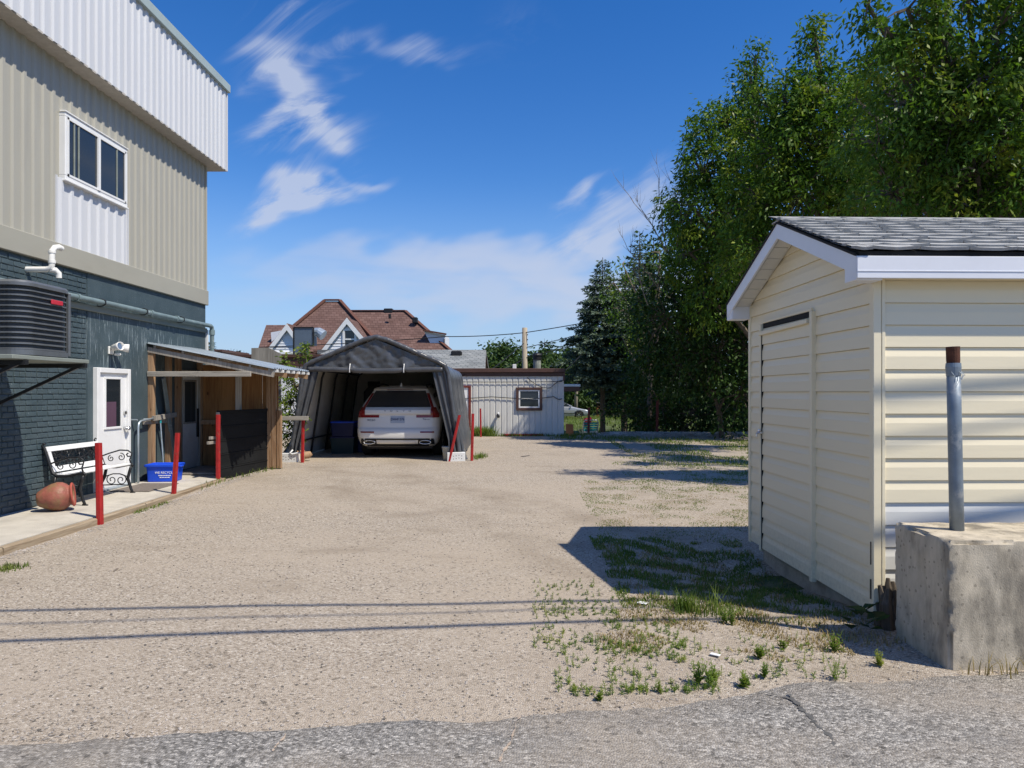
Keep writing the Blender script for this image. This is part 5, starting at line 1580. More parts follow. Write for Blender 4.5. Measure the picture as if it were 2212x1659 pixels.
# shingles, one by one on the slope that faces the camera
ang_r = math.atan2(k_, 1)
sl_len = math.hypot(RY + EO, k_ * (RY + EO)) + .03
shm = []
for q in range(6):
    rr = random.Random(q + 40); b = MB(); nxs = 6; w = .325 - rr.uniform(0, .01)
    curl = rr.uniform(0, .012)
    top, bot = [], []
    for i in range(nxs + 1):
        x = w * i / nxs; e = .010 * mnoise.noise((x * 9, q * 3.1, 0)); c = curl * abs(2 * i / nxs - 1) ** 2 + .006 * mnoise.noise((x * 7, q, 2))
        top.append([(x, e, .024 + c), (x, .07, .016), (x, .26, .001)]); bot.append([(x, e + .001, .004 + c * .8), (x, .07, .001), (x, .26, -.004)])
    for arr in (top, bot):
        for col in arr: b.v += [Vector(p) for p in col]
    o_ = (nxs + 1) * 3
    for i in range(nxs):
        for k in (0, 1):
            a = i * 3 + k; b.f.append([a, a + 3, a + 4, a + 1]); b.f.append([o_ + a + 1, o_ + a + 4, o_ + a + 3, o_ + a])
        a = i * 3; b.f.append([a, o_ + a, o_ + a + 3, a + 3])
    b.f.append([0, 1, o_ + 1, o_]); a = nxs * 3; b.f.append([a, o_ + a, o_ + a + 1, a + 1])
    me = b.mesh('shingle'); me.materials.append(M_shingle); shm.append(me)
RMX = SM @ Matrix.Translation((0, yN - .025, rz_(yN - .025) + .002)) @ Matrix.Rotation(ang_r, 4, 'X')
ncr = int(sl_len / .142)
for c in range(ncr + 1):
    y = c * .142
    x = -OV - .035 - random.uniform(0, .3)
    while x < SL:
        x0 = max(x, -OV - .035)
        sc = 1.0
        Mx = RMX @ Matrix.Translation((x0, y + random.uniform(-.006, .006), .003 + random.uniform(0, .003))) @ Matrix.Rotation(random.uniform(-.012, .012), 4, 'Z')
        if c == 0: Mx = Mx @ Matrix.Translation((0, 0, .004)) @ Matrix.Rotation(random.uniform(-.05, .05), 4, 'X')
        wd = min(.33, x + .33 - x0)
        if wd > .06 and x0 < SL: piece('shingle', random.choice(shm), SH, Mx @ Matrix.Diagonal((wd / .33, .142 * 1.9 / .27, 1, 1)))
        x += .33
b = MB().bbox(0, .30, -.10, .10, -.004, .012, .004)
for v in b.v: v.z -= abs(v.y) * k_ * .95
mer = b.mesh('ridge_cap'); mer.materials.append(M_shingle)
for q in range(15):
    piece('ridge_cap', mer, SH, SM @ Matrix.Translation((-OV - .03 + q * .265, RY, rz_(RY) + .022 + .004 * (q % 2))) @ Matrix.Rotation(R(1.5), 4, 'Y'))

# rotten stump against the corner
st = MB(); 
for k in range(9):
    a = random.Random(k + 5); x, y = 2.49 + a.uniform(-.05, .12), 4.86 + a.uniform(-.05, .05)
    h = a.uniform(.12, .34); st.tube([(x, y, -.08), (x + a.uniform(-.02, .02), y, h * .6), (x + a.uniform(-.03, .03), y + .01, h)], [.045, .035, .012], 6)
tag(st.build('rotten_stump', M_rot), 'rotten dark wood stump at the near corner of the shed', 'stump')

# ------------------------------------------------------------------ concrete block with pipe post
def cblock():
    b = MB(); x0, x1, y0, y1, z0, z1 = 2.46, 6.0, 4.08, 4.68, -.2, .745
    bm = bmesh.new()
    nx, ny, nz = 150, 28, 42
    def nodes(a, c, n): return [a + (c - a) * i / n for i in range(n + 1)]
    def grid(f, u, v):
        vs = [[bm.verts.new(f(a, c)) for c in v] for a in u]
        for i in range(len(u) - 1):
            for j in range(len(v) - 1): bm.faces.new((vs[i][j], vs[i + 1][j], vs[i + 1][j + 1], vs[i][j + 1]))
    X, Y, Z = nodes(x0, x1, nx), nodes(y0, y1, ny), nodes(z0, z1, nz)
    grid(lambda a, c: (a, y0, c), X, Z); grid(lambda a, c: (a, y1, c), X, Z); grid(lambda a, c: (x0, a, c), Y, Z); grid(lambda a, c: (x1, a, c), Y, Z); grid(lambda a, c: (a, c, z1), X, Y)
    bmesh.ops.remove_doubles(bm, verts=bm.verts, dist=.0005)
    bmesh.ops.recalc_face_normals(bm, faces=bm.faces)
    ctr = Vector(((x0 + x1) / 2, (y0 + y1) / 2, (z0 + z1) / 2))
    for v in bm.verts:
        p = v.co; ex = [abs(p.x - x0) < 1e-4, abs(p.y - y0) < 1e-4 or abs(p.y - y1) < 1e-4, abs(p.z - z1) < 1e-4]
        n = .006 * mnoise.noise(p * 6) + .003 * mnoise.noise(p * 17)
        if sum(ex) >= 2:
            chip = .004 + .045 * max(0, mnoise.noise(p * 5 + Vector((3, 3, 3)))) + .035 * max(0, mnoise.noise(p * 13))
            d = Vector((1 if ex[0] else 0, (1 if p.y < (y0 + y1) / 2 else -1) if ex[1] else 0, -1 if ex[2] else 0)).normalized()
            v.co += d * chip
        v.co += Vector((n if ex[0] else 0, n if ex[1] else 0, n if ex[2] else 0))
        v.co.x += .05 * (p.z - z1) * -0.0
        if abs(v.co.x - x0) < .08: v.co.x += .03 * max(0, (z1 - v.co.z)) * 0
    me = bpy.data.meshes.new('concrete_block'); bm.to_mesh(me); bm.free()
    return me
M_block = mat('block_concrete', (.50, .435, .33), .92, var=.22, scale=14, bump=.003, bscale=230, col2=(.20, .175, .135), mask=(3.2, .48, .64), detail=12, stretch=(1, 1, .4), pits=26)
me = cblock(); me.materials.append(M_block)
blk = bpy.data.objects.new('concrete_barrier', me); link(blk); smooth_angle(blk, 50)
tag(blk, 'massive chipped concrete block in front of the cream shed', 'concrete block')
M_lime = mat('white_paint_marks', (.72, .72, .70), .8, var=.1, scale=12)
def mark(poly):
    b = MB(); b.prism([(x, 4.075 - .004, z) for x, z in poly], (0, .03, 0)); b.build('paint_mark', M_lime, blk)
pole = thing('pipe_post', 'leaning galvanised pipe with a rusty top standing in the concrete block', 'post', (2.70, 4.40, .74))
pb, pt = Vector((2.70, 4.40, .70)), Vector((2.665, 4.38, 1.775))
MB().tube([pb, pb + (pt - pb) * .3, pb + (pt - pb) * .65, pt], [.041, .040, .0395, .039], 20).build('pipe', M_steelpole, pole, smooth=True)
MB().tube([pt + Vector((0, 0, -.005)), pt + Vector((-.001, 0, .02)), pt + Vector((-.003, 0, .105))], [.036, .038, .039], 20).build('rusty_cap', M_rust, pole)
b = MB(); b.tube([pt + Vector((.001, 0, -.075)), pt + Vector((0, 0, -.02)), pt + Vector((0, 0, .004))], [.0405, .044, .0415], 20)
for k in range(7):
    a = random.Random(k); an = a.uniform(0, 6.28); p = pt + Vector((.043 * math.cos(an), .043 * math.sin(an), -.05))
    b.tube([p, p + Vector((a.uniform(-.02, .02), -.01, -.02)), p + Vector((a.uniform(-.03, .03), -.02, -.05))], .0016, 4)
b.build('tape_wrap', M_steelpole, pole)

# ------------------------------------------------------------------ low grey building behind the tent
GY = 24.0
gb = thing('grey_flat_roofed_building', 'low grey steel clad building with brown roof trim behind the tent', 'building', (-3, GY, 0))
gx0, gx1, gztop = -9.6, 1.43, 2.24
MB().box(gx0, gx1 - .005, GY + .02, GY + 7, -.8, gztop).build('wall', M_greywall, gb)
# cladding panels: one mesh, placed one by one
pw = .1925
b = MB(); prf = [(0, 0), (.012, .0), (.02, -.016), (.03, -.020), (pw * .52, -.020), (pw * .54, -.016), (pw * .56, -.020), (pw - .03, -.020), (pw - .02, -.016), (pw - .012, 0), (pw, 0)]
for x, y in prf: b.v += [Vector((x, y, 0)), Vector((x, y, 2.06))]
for i in range(len(prf) - 1): b.f.append([2 * i, 2 * i + 2, 2 * i + 3, 2 * i + 1])
mec = b.mesh('cladding_panel'); mec.materials.append(M_greywall)
x = gx1 - pw; k = 0
while x > -3.2:
    piece('cladding_panel', mec, gb, Matrix.Translation((x, GY + .018 + random.uniform(-.002, .002), .12))); x -= pw; k += 1
bb = MB()
while x > gx0:
    bb.add([v.co for v in mec.vertices], [list(p.vertices) for p in mec.polygons], Matrix.Translation((x, GY + .018, .12))); x -= pw
bb.build('cladding_run', M_greywall, gb)
MB().bbox(gx1 - .06, gx1 + .01, GY - .02, GY + .04, .1, 2.2, .005).build('corner_trim', M_greywall, gb)
MB().bbox(-3.4, gx1 + .02, GY - .035, GY + .02, 2.135, 2.26, .01).build('lower_fascia', M_brown, gb)
MB().bbox(-3.4, gx1 + .05, GY - .09, GY + 7, 2.262, 2.40, .012).build('parapet_cap', M_brown, gb)
MB().bbox(gx1 - .02, gx1 + .045, GY - .085, GY + .03, 1.98, 2.26, .008).build('fascia_return', M_brown, gb)
# brown fascia of the left wing
MB().bbox(-9.8, -3.42, GY - 1.4, GY - 1.3, 2.42, 2.70, .01).build('wing_fascia', M_brown, gb)
MB().bbox(-9.8, -3.42, GY - 1.45, GY - 1.29, 2.702, 2.80, .01).build('wing_cap', M_brown, gb)
MB().box(-9.7, -3.5, GY - 1.29, GY, -.2, 2.70).build('wing_wall', M_whiteside, gb)
# window
wy0, wy1, wz0, wz1 = -.175, .71, .98, 1.76
w = MB()
for q in ((wy0, wy1, wz0, wz0 + .085), (wy0, wy1, wz1 - .085, wz1), (wy0, wy0 + .085, wz0 + .086, wz1 - .086), (wy1 - .085, wy1, wz0 + .086, wz1 - .086)):
    w.bbox(q[0], q[1], GY - .06, GY + .03, q[2], q[3], .006)
wo = w.build('window', M_brown, gb)
f = MB(); a0, a1, c0, c1 = wy0 + .087, wy1 - .087, wz0 + .087, wz1 - .087
for q in ((a0, a1, c0, c0 + .045), (a0, a1, c1 - .045, c1), (a0, a0 + .05, c0 + .046, c1 - .046), (a1 - .05, a1, c0 + .046, c1 - .046), (a0 + .05, a1 - .05, (c0 + c1) / 2 - .015, (c0 + c1) / 2 + .02)):
    f.bbox(q[0], q[1], GY - .04, GY + .02, q[2], q[3], .004)
f.build('frame', M_white, wo)
MB().box(a0, a1, GY - .015, GY + .02, c0, c1).build('pane', M_glass, wo)
# brown door frame half hidden by the tent
MB().bbox(-1.78, -1.70, GY - .05, GY + .02, .3, 1.75, .005).build('door_frame', M_red_old, gb)
MB().bbox(-2.5, -1.70, GY - .05, GY + .02, 1.751, 1.82, .005).build('door_frame', M_red_old, gb)
MB().box(-2.45, -1.79, GY - .02, GY + .01, .2, 1.75).build('door', M_white, gb)
b = MB().tube([(-.78, GY, .84), (-.78, GY - .12, .84)], .045, 10); b.tube([(-.78, GY - .1, .84), (-.76, GY - .15, .76)], .05, 8); b.build('wall_vent', M_trim, gb)
b = MB(); b.tube([(-.78, GY - .12, .87), (-.74, GY - .125, .875)], .05, 10); b.build('vent_hood', M_white, gb)
# cables sagging across the cladding
def sagline(pts, r, name, parent, m=M_wire):
    out = []
    for (p, q, s) in pts:
        p, q = Vector(p), Vector(q)
        for k in range(13):
            t = k / 12; out.append(p + (q - p) * t - Vector((0, 0, s * 4 * t * (1 - t))))
    return MB().tube(out, r, 5).build(name, m, parent)
yw = GY - .04
sagline([((-3.2, yw, 1.96), (gx1 - .05, yw, 1.96), .02)], .010, 'wall_cable', gb)
sagline([((-3.2, yw, 1.35), (-1.0, yw, 1.44), .02), ((-1.0, yw, 1.44), (.1, yw, 1.37), .0), ((.1, yw, 1.37), (1.1, yw, 1.45), .02), ((1.1, yw, 1.45), (1.38, yw, 1.38), .05)], .012, 'wall_cable', gb)
sagline([((.2, yw, 2.1), (1.0, yw, 1.75), .12), ((1.0, yw, 1.75), (1.4, yw, 2.0), -.05)], .010, 'wall_cable', gb)
sagline([((-2.4, yw, 1.95), (-1.9, yw, 2.2), .0)], .010, 'wall_cable', gb)
MB().bbox(-.6, .75, GY - .10, GY - .03, .11, .19, .01).build('red_kerb', M_red, gb)
# side canopy and things on the roof
MB().bbox(gx1 + .012, gx1 + .55, GY - .02, GY + 3, 1.62, 1.78, .01).build('side_canopy', M_brown, gb)
MB().bbox(gx1 + .012, gx1 + .57, GY - .03, GY + 3, 1.782, 1.87, .01).build('canopy_roof', M_galv, gb)
cp = MB().tube([(.56, GY + 1.2, 2.35), (.56, GY + 1.2, 2.76)], .14, 14).build('flue', M_ledger, gb)
b = MB().tube([(.56, GY + 1.2, 2.74), (.56, GY + 1.2, 2.90)], .155, 14); b.lathe([(.19, 2.905), (.15, 2.96), (.05, 3.0), (0, 3.005)], 16, Matrix.Translation((.56, GY + 1.2, 0))); b.build('flue_cap', M_trim, cp)
MB().bbox(-.30, -.17, GY + .5, GY + .63, 2.3, 2.56, .01).build('roof_vent', M_white, gb)
# grey shingled roof behind the parapet
ry0, rz0, ry1, rz1 = 25.6, 2.42, 29.2, 3.34
b = MB(); b.prism([(-8.4, ry0, rz0), (-1.30, ry0, rz0), (-1.45, ry1, rz1), (-7.9, ry1, rz1)], (0, .02, -.14)); b.build('shingle_roof', M_greyroof, gb)
b = MB(); b.prism([(-8.4, ry1 + .05, rz1), (-1.45, ry1 + .05, rz1), (-1.45, ry1 + 3.6, 2.4), (-8.4, ry1 + 3.6, 2.4)], (0, -.02, -.14)); b.build('shingle_roof', M_greyroof, gb)
MB().prism([(-1.30, ry0, rz0 - .02), (-1.45, ry1, rz1 - .02), (-1.45, ry1, 2.3), (-1.30, ry0, 2.3)], (-.1, 0, 0)).build('gable_end', M_brown, gb)
MB().bbox(-2.78, -2.35, 28.0, 28.3, 3.0, 3.24, .05).build('roof_vent', M_trim, gb)
# kitchen duct
dm = MB(); Yd = 25.2
def dp(px, py): q = P(px, py, Yd); return (q.x, q.y, q.z)
dm.prism([dp(636, 775), dp(636, 709), dp(674, 709), dp(674, 745), dp(656, 745), dp(656, 775)], (0, .6, 0))
duct = dm.build('kitchen_duct', M_duct, gb)
e = MB()
for a, c in ((dp(634.5, 775), dp(634.5, 707.5)), (dp(634.5, 707.5), dp(677, 707.5)), (dp(677, 707.5), dp(677, 747)), (dp(677, 747), dp(657.5, 747)), (dp(657.5, 747), dp(657.5, 775))): e.bar(a, c, .05, .05)
e.build('duct_flange', M_trim, duct)
c = Vector(dp(676, 716)); b = MB().tube([c + Vector((0, .3, 0)), c + Vector((.12, .28, .0)), c + Vector((.30, .25, -.12))], [.16, .17, .19], 14); b.build('spout', M_galv, duct)

# weathered plywood screens beyond the porch
for i, (x0, x1, z1, y, lab) in enumerate(((-7.6, -6.32, 2.33, 16.9, 'lower weathered plywood screen just behind the porch roof'), (-6.31, -5.62, 2.64, 16.6, 'taller weathered plywood screen with a sloping top behind the porch roof'))):
    b = MB(); dz = .0 if i == 0 else .09
    b.prism([(x0, y, .0), (x1, y, .0), (x1, y + .0, z1 - dz * 1.6), ((x0 + x1) / 2 + .05, y, z1), (x0, y, z1 - .01)], (0, .04, 0))
    t = b.build('plywood_screen', M_ply_grey); tag(t, lab, 'screen')

# small brick-red outbuilding far left
ob = thing('brown_outbuilding', 'small red-brown outbuilding with a white roof edge behind the porch', 'outbuilding', (-13.5, 33, 0))
MB().box(-15.0, -13.9, 33, 36, -.6, 3.45).build('wall', M_brown, ob)
MB().box(-13.88, -11.9, 33.2, 36, -.6, 2.45).build('annex', M_brown, ob)
MB().bbox(-13.9, -11.7, 32.9, 36.2, 2.46, 2.72, .02).build('roof', M_white, ob)
MB().bbox(-15.1, -13.85, 32.9, 36.2, 3.46, 3.58, .02).build('roof', M_brown, ob)

# ------------------------------------------------------------------ white house with brown roof
ho = thing('brown_roofed_house', 'large white house with steep brown shingle roof and gable dormers', 'house', P(760, 800, 47).xy.to_3d())
def tri(name, pts, m, th=(0, 0, -.18), parent=None):
    b = MB(); b.prism(pts, th); return b.build(name, m, parent or ho)
def PP(px, py, Y): return tuple(P(px, py, Y))
ez = P(0, 757, 44).z
A, B_ = P(702, 651, 48.5), P(734, 651, 48.5)
FL, FR = P(574, 760, 44), P(828, 760, 44)
BL, BR = Vector((FL.x, 53, ez)), Vector((FR.x, 53, ez))
FL.z = FR.z = ez
mr = tri('roof_slope', [FL, FR, B_, A], M_brownroof)
tri('roof_slope', [FL, A, BL], M_brownroof); tri('roof_slope', [FR, BR, B_], M_brownroof); tri('roof_slope', [BL, A, B_, BR], M_brownroof)
for p, q in ((FL, A), (FR, B_), (A, B_)):
    MB().bar(Vector(p) + Vector((0, -.05, .09)), Vector(q) + Vector((0, -.05, .09)), .24, .10).build('ridge_tile', M_brownedge, ho)
# right wing: lower ridge
C, D = P(735, 672, 49.5), P(875, 672, 49.5)
E1 = P(976, 760, 45.6); E1.z = ez; E0 = P(735, 760, 45.6); E0.z = ez
E2 = Vector((E1.x, 54.5, ez)); E3 = Vector((E0.x, 54.5, ez))
tri('roof_slope', [E0, E1, D, C], M_brownroof); tri('roof_slope', [E1, E2, D], M_brownroof); tri('roof_slope', [E2, E3, C, D], M_brownroof)
MB().bar(D + Vector((0, 0, .05)), E1 + Vector((0, 0, .05)), .28, .06).build('ridge_tile', M_brownedge, ho)
MB().bar(C + Vector((0, 0, .04)), D + Vector((0, 0, .04)), .3, .06).build('ridge_tile', M_brownedge, ho)
MB().bbox(D.x - 1.45, D.x - .85, 49.3, 49.9, D.z - .2, D.z + .17, .04).build('roof_vent', M_trim, ho)
q = P(842, 688, 48.2); MB().tube([q, q + Vector((0, 0, .3))], .09, 8).build('vent_pipe', M_trim, ho)
q = P(896, 692, 48.0); MB().bbox(q.x - .15, q.x + .2, 47.8, 48.2, q.z - .2, q.z + .2, .05).build('vent_pipe', M_trim, ho)
MB().box(FL.x + .4, E1.x - .4, 45.9, 53, -.8, ez - .05).build('wall', M_whiteside, ho)
# clapboarded gable dormers
def gable(apx, apy, bl, br, by, Y, depth, win=None, rk=.22):
    ap, l, r = P(apx, apy, Y), P(bl, by, Y), P(br, by, Y)
    g = MB(); g.prism([ap, l, r], (0, .15, 0)); go = g.build('gable_wall', M_whiteside, ho)
    n = int((ap.z - l.z) / .16)
    for k in range(n):
        t0 = k / n; z0 = l.z + (ap.z - l.z) * t0
        x0, x1 = l.x + (ap.x - l.x) * t0, r.x + (ap.x - r.x) * t0
        if x1 - x0 > .3: MB().prism([(x0 + .05, Y - .028, z0), (x1 - .05, Y - .028, z0), (x1 - .05, Y - .003, z0 + .15), (x0 + .05, Y - .003, z0 + .15)], (0, .02, .0)).build('clapboard', M_whiteside, go)
    up = Vector((0, 0, .12))
    for e_ in (l, r):
        d = (e_ - ap)
        q = ap + d * 1.08
        MB().prism([ap + Vector((0, -.24, .17)), q + Vector((0, -.24, .17)), q + Vector((0, -.24, -.22)), ap + Vector((0, -.24, -.22))], (0, .06, 0)).build('rake_board', M_white, ho)
        b = MB(); b.prism([ap + Vector((0, -.20, .20)), ap + d * 1.08 + Vector((0, -.20, .20)), ap + d * 1.08 + Vector((0, depth, .20)), ap + Vector((0, depth, .20))], (0, 0, -.05)); b.build('dormer_roof', M_brownroof, ho)
    MB().bbox(l.x, r.x, Y - .12, Y + .05, l.z - .16, l.z, .02).build('eave_board', M_white, ho)
    if win:
        wx, wy_, ww, wh = win; c = P(wx, wy_, Y)
        f = MB()
        for q in ((-ww / 2 - .14, ww / 2 + .14, wh / 2, wh / 2 + .14), (-ww / 2 - .14, ww / 2 + .14, -wh / 2 - .14, -wh / 2), (-ww / 2 - .14, -ww / 2, -wh / 2, wh / 2), (ww / 2, ww / 2 + .14, -wh / 2, wh / 2), (-ww / 2, ww / 2, -.04, .04)):
            f.box(c.x + q[0], c.x + q[1], Y - .10, Y - .03, c.z + q[2], c.z + q[3])
        fo = f.build('window', M_white, ho); MB().box(c.x - ww / 2, c.x + ww / 2, Y - .055, Y - .02, c.z - wh / 2, c.z + wh / 2).build('pane', M_glass, fo)
gable(751, 693, 694, 812, 766, 43.6, 4.5, (756, 733, .58, 1.05))
gable(622, 706, 581, 662, 760, 42.8, 4.0)
# left lower wing with shed dormer
q0, q1, q2, q3 = P(575, 702, 47.5), P(655, 702, 47.5), P(670, 760, 43.8), P(555, 760, 43.8)
tri('roof_slope', [q0, q1, q2, q3], M_brownroof)
tri('dormer_side', [P(585, 718, 44.9), P(641, 708, 44.9), P(641, 742, 44.9), P(587, 742, 44.9)], M_whiteside, (0, .5, 0))
b = MB().bbox(P(600, 0, 42.6).x, P(668, 0, 42.6).x, 42.9, 46, -.6, P(0, 762, 42.6).z, .02); b.build('lower_wall', M_brown, ho)
# dormer on the right
o = tri('dormer_side', [P(916, 716, 46.4), P(962, 724, 46.4), P(962, 762, 46.4), P(940, 762, 46.4)], M_whiteside, (0, 2.5, 0))
MB().bar(P(914, 713.5, 46.3), P(964, 722, 46.3), .3, .10).build('dormer_roof', M_brownedge, ho)
MB().bbox(P(958.8, 0, 46.35).x, P(960.6, 0, 46.35).x, 46.3, 46.5, P(0, 755, 46.3).z, P(0, 732, 46.3).z, .01).build('window', M_glass, ho)

# ------------------------------------------------------------------ poles and wires
def upole(x, y, h, r, label, lean=0.0):
    z0 = gz(x, y) - .3
    t = thing('utility_pole', label, 'utility pole', (x, y, z0))
    MB().tube([(x, y, z0), (x + lean * .5, y, z0 + (h - z0) / 2), (x + lean, y, h)], [r, r * .93, r * .85], 12).build('shaft', M_pole, t, smooth=True)
    b = MB()
    for k, zz in enumerate((h - .35, h - .6, h - .85)): b.tube([(x + lean, y, zz), (x + lean + .16, y - .05, zz)], .03, 6)
    b.build('insulator', M_trim, t)
    return t
pq = P(1133.5, 708, 36)
upole(pq.x, 36, pq.z, .155, 'bare wooden utility pole rising behind the grey clad building')
upole(P(1243, 0, 62).x, 62, 4.6, .17, 'pale utility pole half hidden by the spruce behind the silver car', .15)
def wire(pts, sag, r, label):
    out = []
    for p, q in zip(pts, pts[1:]):
        p, q = Vector(p), Vector(q); n = 26
        for k in range(n + 1):
            t = k / n; out.append(p + (q - p) * t - Vector((0, 0, sag * 4 * t * (1 - t))))
    o = MB().tube(out, r, 5).build('overhead_wire', M_wire)
    tag(o, label, 'wire', 'overhead wires')
pt_ = Vector((pq.x, 36, pq.z))
wire([P(560, 750, 36.6) , P(963, 727, 36.4), pt_ + Vector((.05, -.1, -.25)), P(1420, 665, 33)], .06, .022, 'topmost overhead wire running from the house past the bare pole to the spruces')
wire([pt_ + Vector((.1, -.1, -1.0)), P(1440, 672, 36)], .05, .018, 'faint overhead wire leaving the pole just below the topmost one')
wire([pt_ + Vector((.1, -.1, -1.5)), P(1440, 690, 36)], .05, .022, 'thicker overhead wire below the faint one right of the pole')
wire([pt_ + Vector((-.05, -.1, -.8)), P(1060, 800, 25.4)], .02, .018, 'slanting service wire from the pole down to the grey roof edge')
wire([P(1222, 800, 25), P(1330, 690, 48)], .03, .016, 'slanting wire rising from the right roof corner into the spruce')
wire([P(1000, 805, 24.2), pt_ + Vector((-.1, -.1, -1.6))], .25, .018, 'service wire crossing the grey shingle roof to the pole')
wire([(-9.9, 33, P(0, 749, 33).z), P(560, 749.5, 44)], .03, .016, 'thin wire left of the brown roofed house above the porch')
# street cables over the camera: out of the picture, their shadows cross the gravel
for k, (z, y, r_, sg, sl_) in enumerate(((6.3, 2.88, .025, .35, .055), (6.5, 2.47, .012, .30, .09), (6.0, 2.32, .027, .25, .106))):
    wire([(-24, y - 24 * sl_, z + sg), (24, y + 24 * sl_, z + sg)], sg, r_, ('thick', 'thin', 'second thick')[k] + ' street cable above the gravel entrance, casting a line of shadow')
for x, yq, l in ((-24, .9, 'left'), (24, 4.6, 'right')):
    upole(x, yq, 8.5, .15, 'street utility pole carrying the cables beyond the %s edge of the photo' % l)

# ------------------------------------------------------------------ lawn chairs, fence, far bits
def lawn_chair(x, y, rz, label, web=True):
    t = thing('lawn_chair', label, 'lawn chair', (x, y, gz(x, y)), rz, 'white framed lawn chairs')
    b = MB()
    pts = [(-.28, .10, .35), (-.28, .22, .9), (-.22, .26, .98), (.22, .26, .98), (.28, .22, .9), (.28, .10, .35)]
    b.tube(pts, .02, 8)
    b.build('back_frame', M_white, t, smooth=True, local=True)
    b = MB().tube([(-.28, .12, .4), (-.28, -.42, .40), (-.25, -.45, .40), (.25, -.45, .40), (.28, -.42, .40), (.28, .12, .4)], .018, 8); b.build('seat_frame', M_white, t, smooth=True, local=True)
    for s in (-1, 1):
        MB().tube([(s * .29, -.4, 0), (s * .29, .1, .6), (s * .29, -.35, .6), (s * .29, .25, 0)], .016, 8).build('leg', M_white, t, smooth=True, local=True)
    if web:
        for k in range(6):
            z = .42 + k * .083
            MB().bbox(-.26, .26, .13 + (z - .42) * .19, .145 + (z - .42) * .19, z, z + .06, .003).build('strap', M_teal if k % 2 == 0 or k > 2 else M_white, t, local=True)
        for k in range(6): MB().bbox(-.26, .26, -.40 + k * .085, -.34 + k * .085, .405, .415, .002).build('strap', M_white, t, local=True)
    return t
c1 = lawn_chair(2.55, 26.6, R(190), 'white lawn chair with teal webbing behind the dark red stake')
c1.location.z = -.42
c2_ = lawn_chair(5.45, 27.0, R(175), 'bare white lawn chair frame half sunk behind the gravel bank', False)
c2_.location.z = -.62
bx = MB().prism([(2.33, 26.4, .55), (2.62, 26.4, .62), (2.60, 26.4, .44), (2.36, 26.4, .30)], (0, .25, .05)).build('red_cooler', M_badge); tag(bx, 'small red box behind the teal lawn chair', 'box')
b = MB().prism([(1.62, 25.6, -.4), (1.92, 25.6, -.4), (1.86, 25.5, .44), (1.60, 25.5, .46)], (0, .05, 0)); tag(b.build('leaning_board', M_brown), 'dark board leaning just right of the grey building', 'board')
b = MB().bbox(2.9, 4.0, 27, 27.4, -.4, .02, .02); tag(b.build('white_bench_top', M_white), 'low white plank bench on the ground right of the teal chair', 'plank bench')
fence = thing('board_fence', 'old grey board fence under the spruce behind the silver car', 'fence', (9.5, 64, -.6))
for k in range(18):
    x = P(1310, 0, 64).x + k * .17; h = 2.0 + .05 * math.sin(k * 2.1) - .02 * k
    MB().bbox(x, x + .155, 64, 64.03, gz(x, 64) - .05, gz(x, 64) + h * .8, .004).build('board', M_fence, fence)
sh2 = thing('orange_wood_bin', 'orange brown wooden hutch beside the old grey fence', 'hutch', (7.2, 62.5, -.6))
xx = P(1290, 0, 62.5).x
MB().prism([(xx, 62.5, -.7), (xx + 1.0, 62.5, -.7), (xx + 1.0, 62.5, .45), (xx, 62.5, .62)], (0, 1.0, 0)).build('boards', M_orangewood, sh2)
MB().bar((xx - .05, 63, .70), (xx + 1.15, 63, .52), 1.2, .06).build('lid', M_fence, sh2)
MB().bbox(xx + 1.02, xx + 1.2, 62.4, 63.5, -.7, .52, .01).build('post', M_orangewood, sh2)

# ------------------------------------------------------------------ vegetation
RNG = np.random.default_rng(11)
def np_mesh(name, V, nq, mat_, parent=None, W=None, tri=False):
    """V: (n*k,3) vertices, each k making one face"""
    k = 3 if tri else 4
    me = bpy.data.meshes.new(name); n = len(V) // k
    me.vertices.add(len(V)); me.vertices.foreach_set('co', V.astype(np.float32).ravel())
    me.loops.add(n * k); me.loops.foreach_set('vertex_index', np.arange(n * k, dtype=np.int32))
    me.polygons.add(n); me.polygons.foreach_set('loop_start', np.arange(0, n * k, k, dtype=np.int32))
    me.polygons.foreach_set('loop_total', np.full(n, k, dtype=np.int32))
    me.update(calc_edges=True)
    me.materials.append(mat_)
    o = bpy.data.objects.new(name, me)
    return link(o, parent, W)
def unit(a): return a / np.maximum(np.linalg.norm(a, axis=1, keepdims=True), 1e-9)
def leaf_verts(C, L, Wd, droop, out=None, outw=0.0):
    n = len(C)
    d = RNG.normal(size=(n, 3)); d[:, 2] = d[:, 2] * .5 - droop * 1.7
    if out is not None: d += out * outw
    d = unit(d)
    s = unit(np.cross(d, RNG.normal(size=(n, 3)) + np.array([0, 0, 1.2])))
    L_ = (L * RNG.uniform(.65, 1.25, n))[:, None]; W_ = (Wd * RNG.uniform(.7, 1.2, n))[:, None]
    nr = np.cross(d, s)
    V = np.empty((n, 4, 3))
    V[:, 0] = C; V[:, 1] = C + d * L_ * .45 + s * W_ * .5 - nr * W_ * .12
    V[:, 2] = C + d * L_; V[:, 3] = C + d * L_ * .45 - s * W_ * .5 - nr * W_ * .12
    return V.reshape(-1, 3)
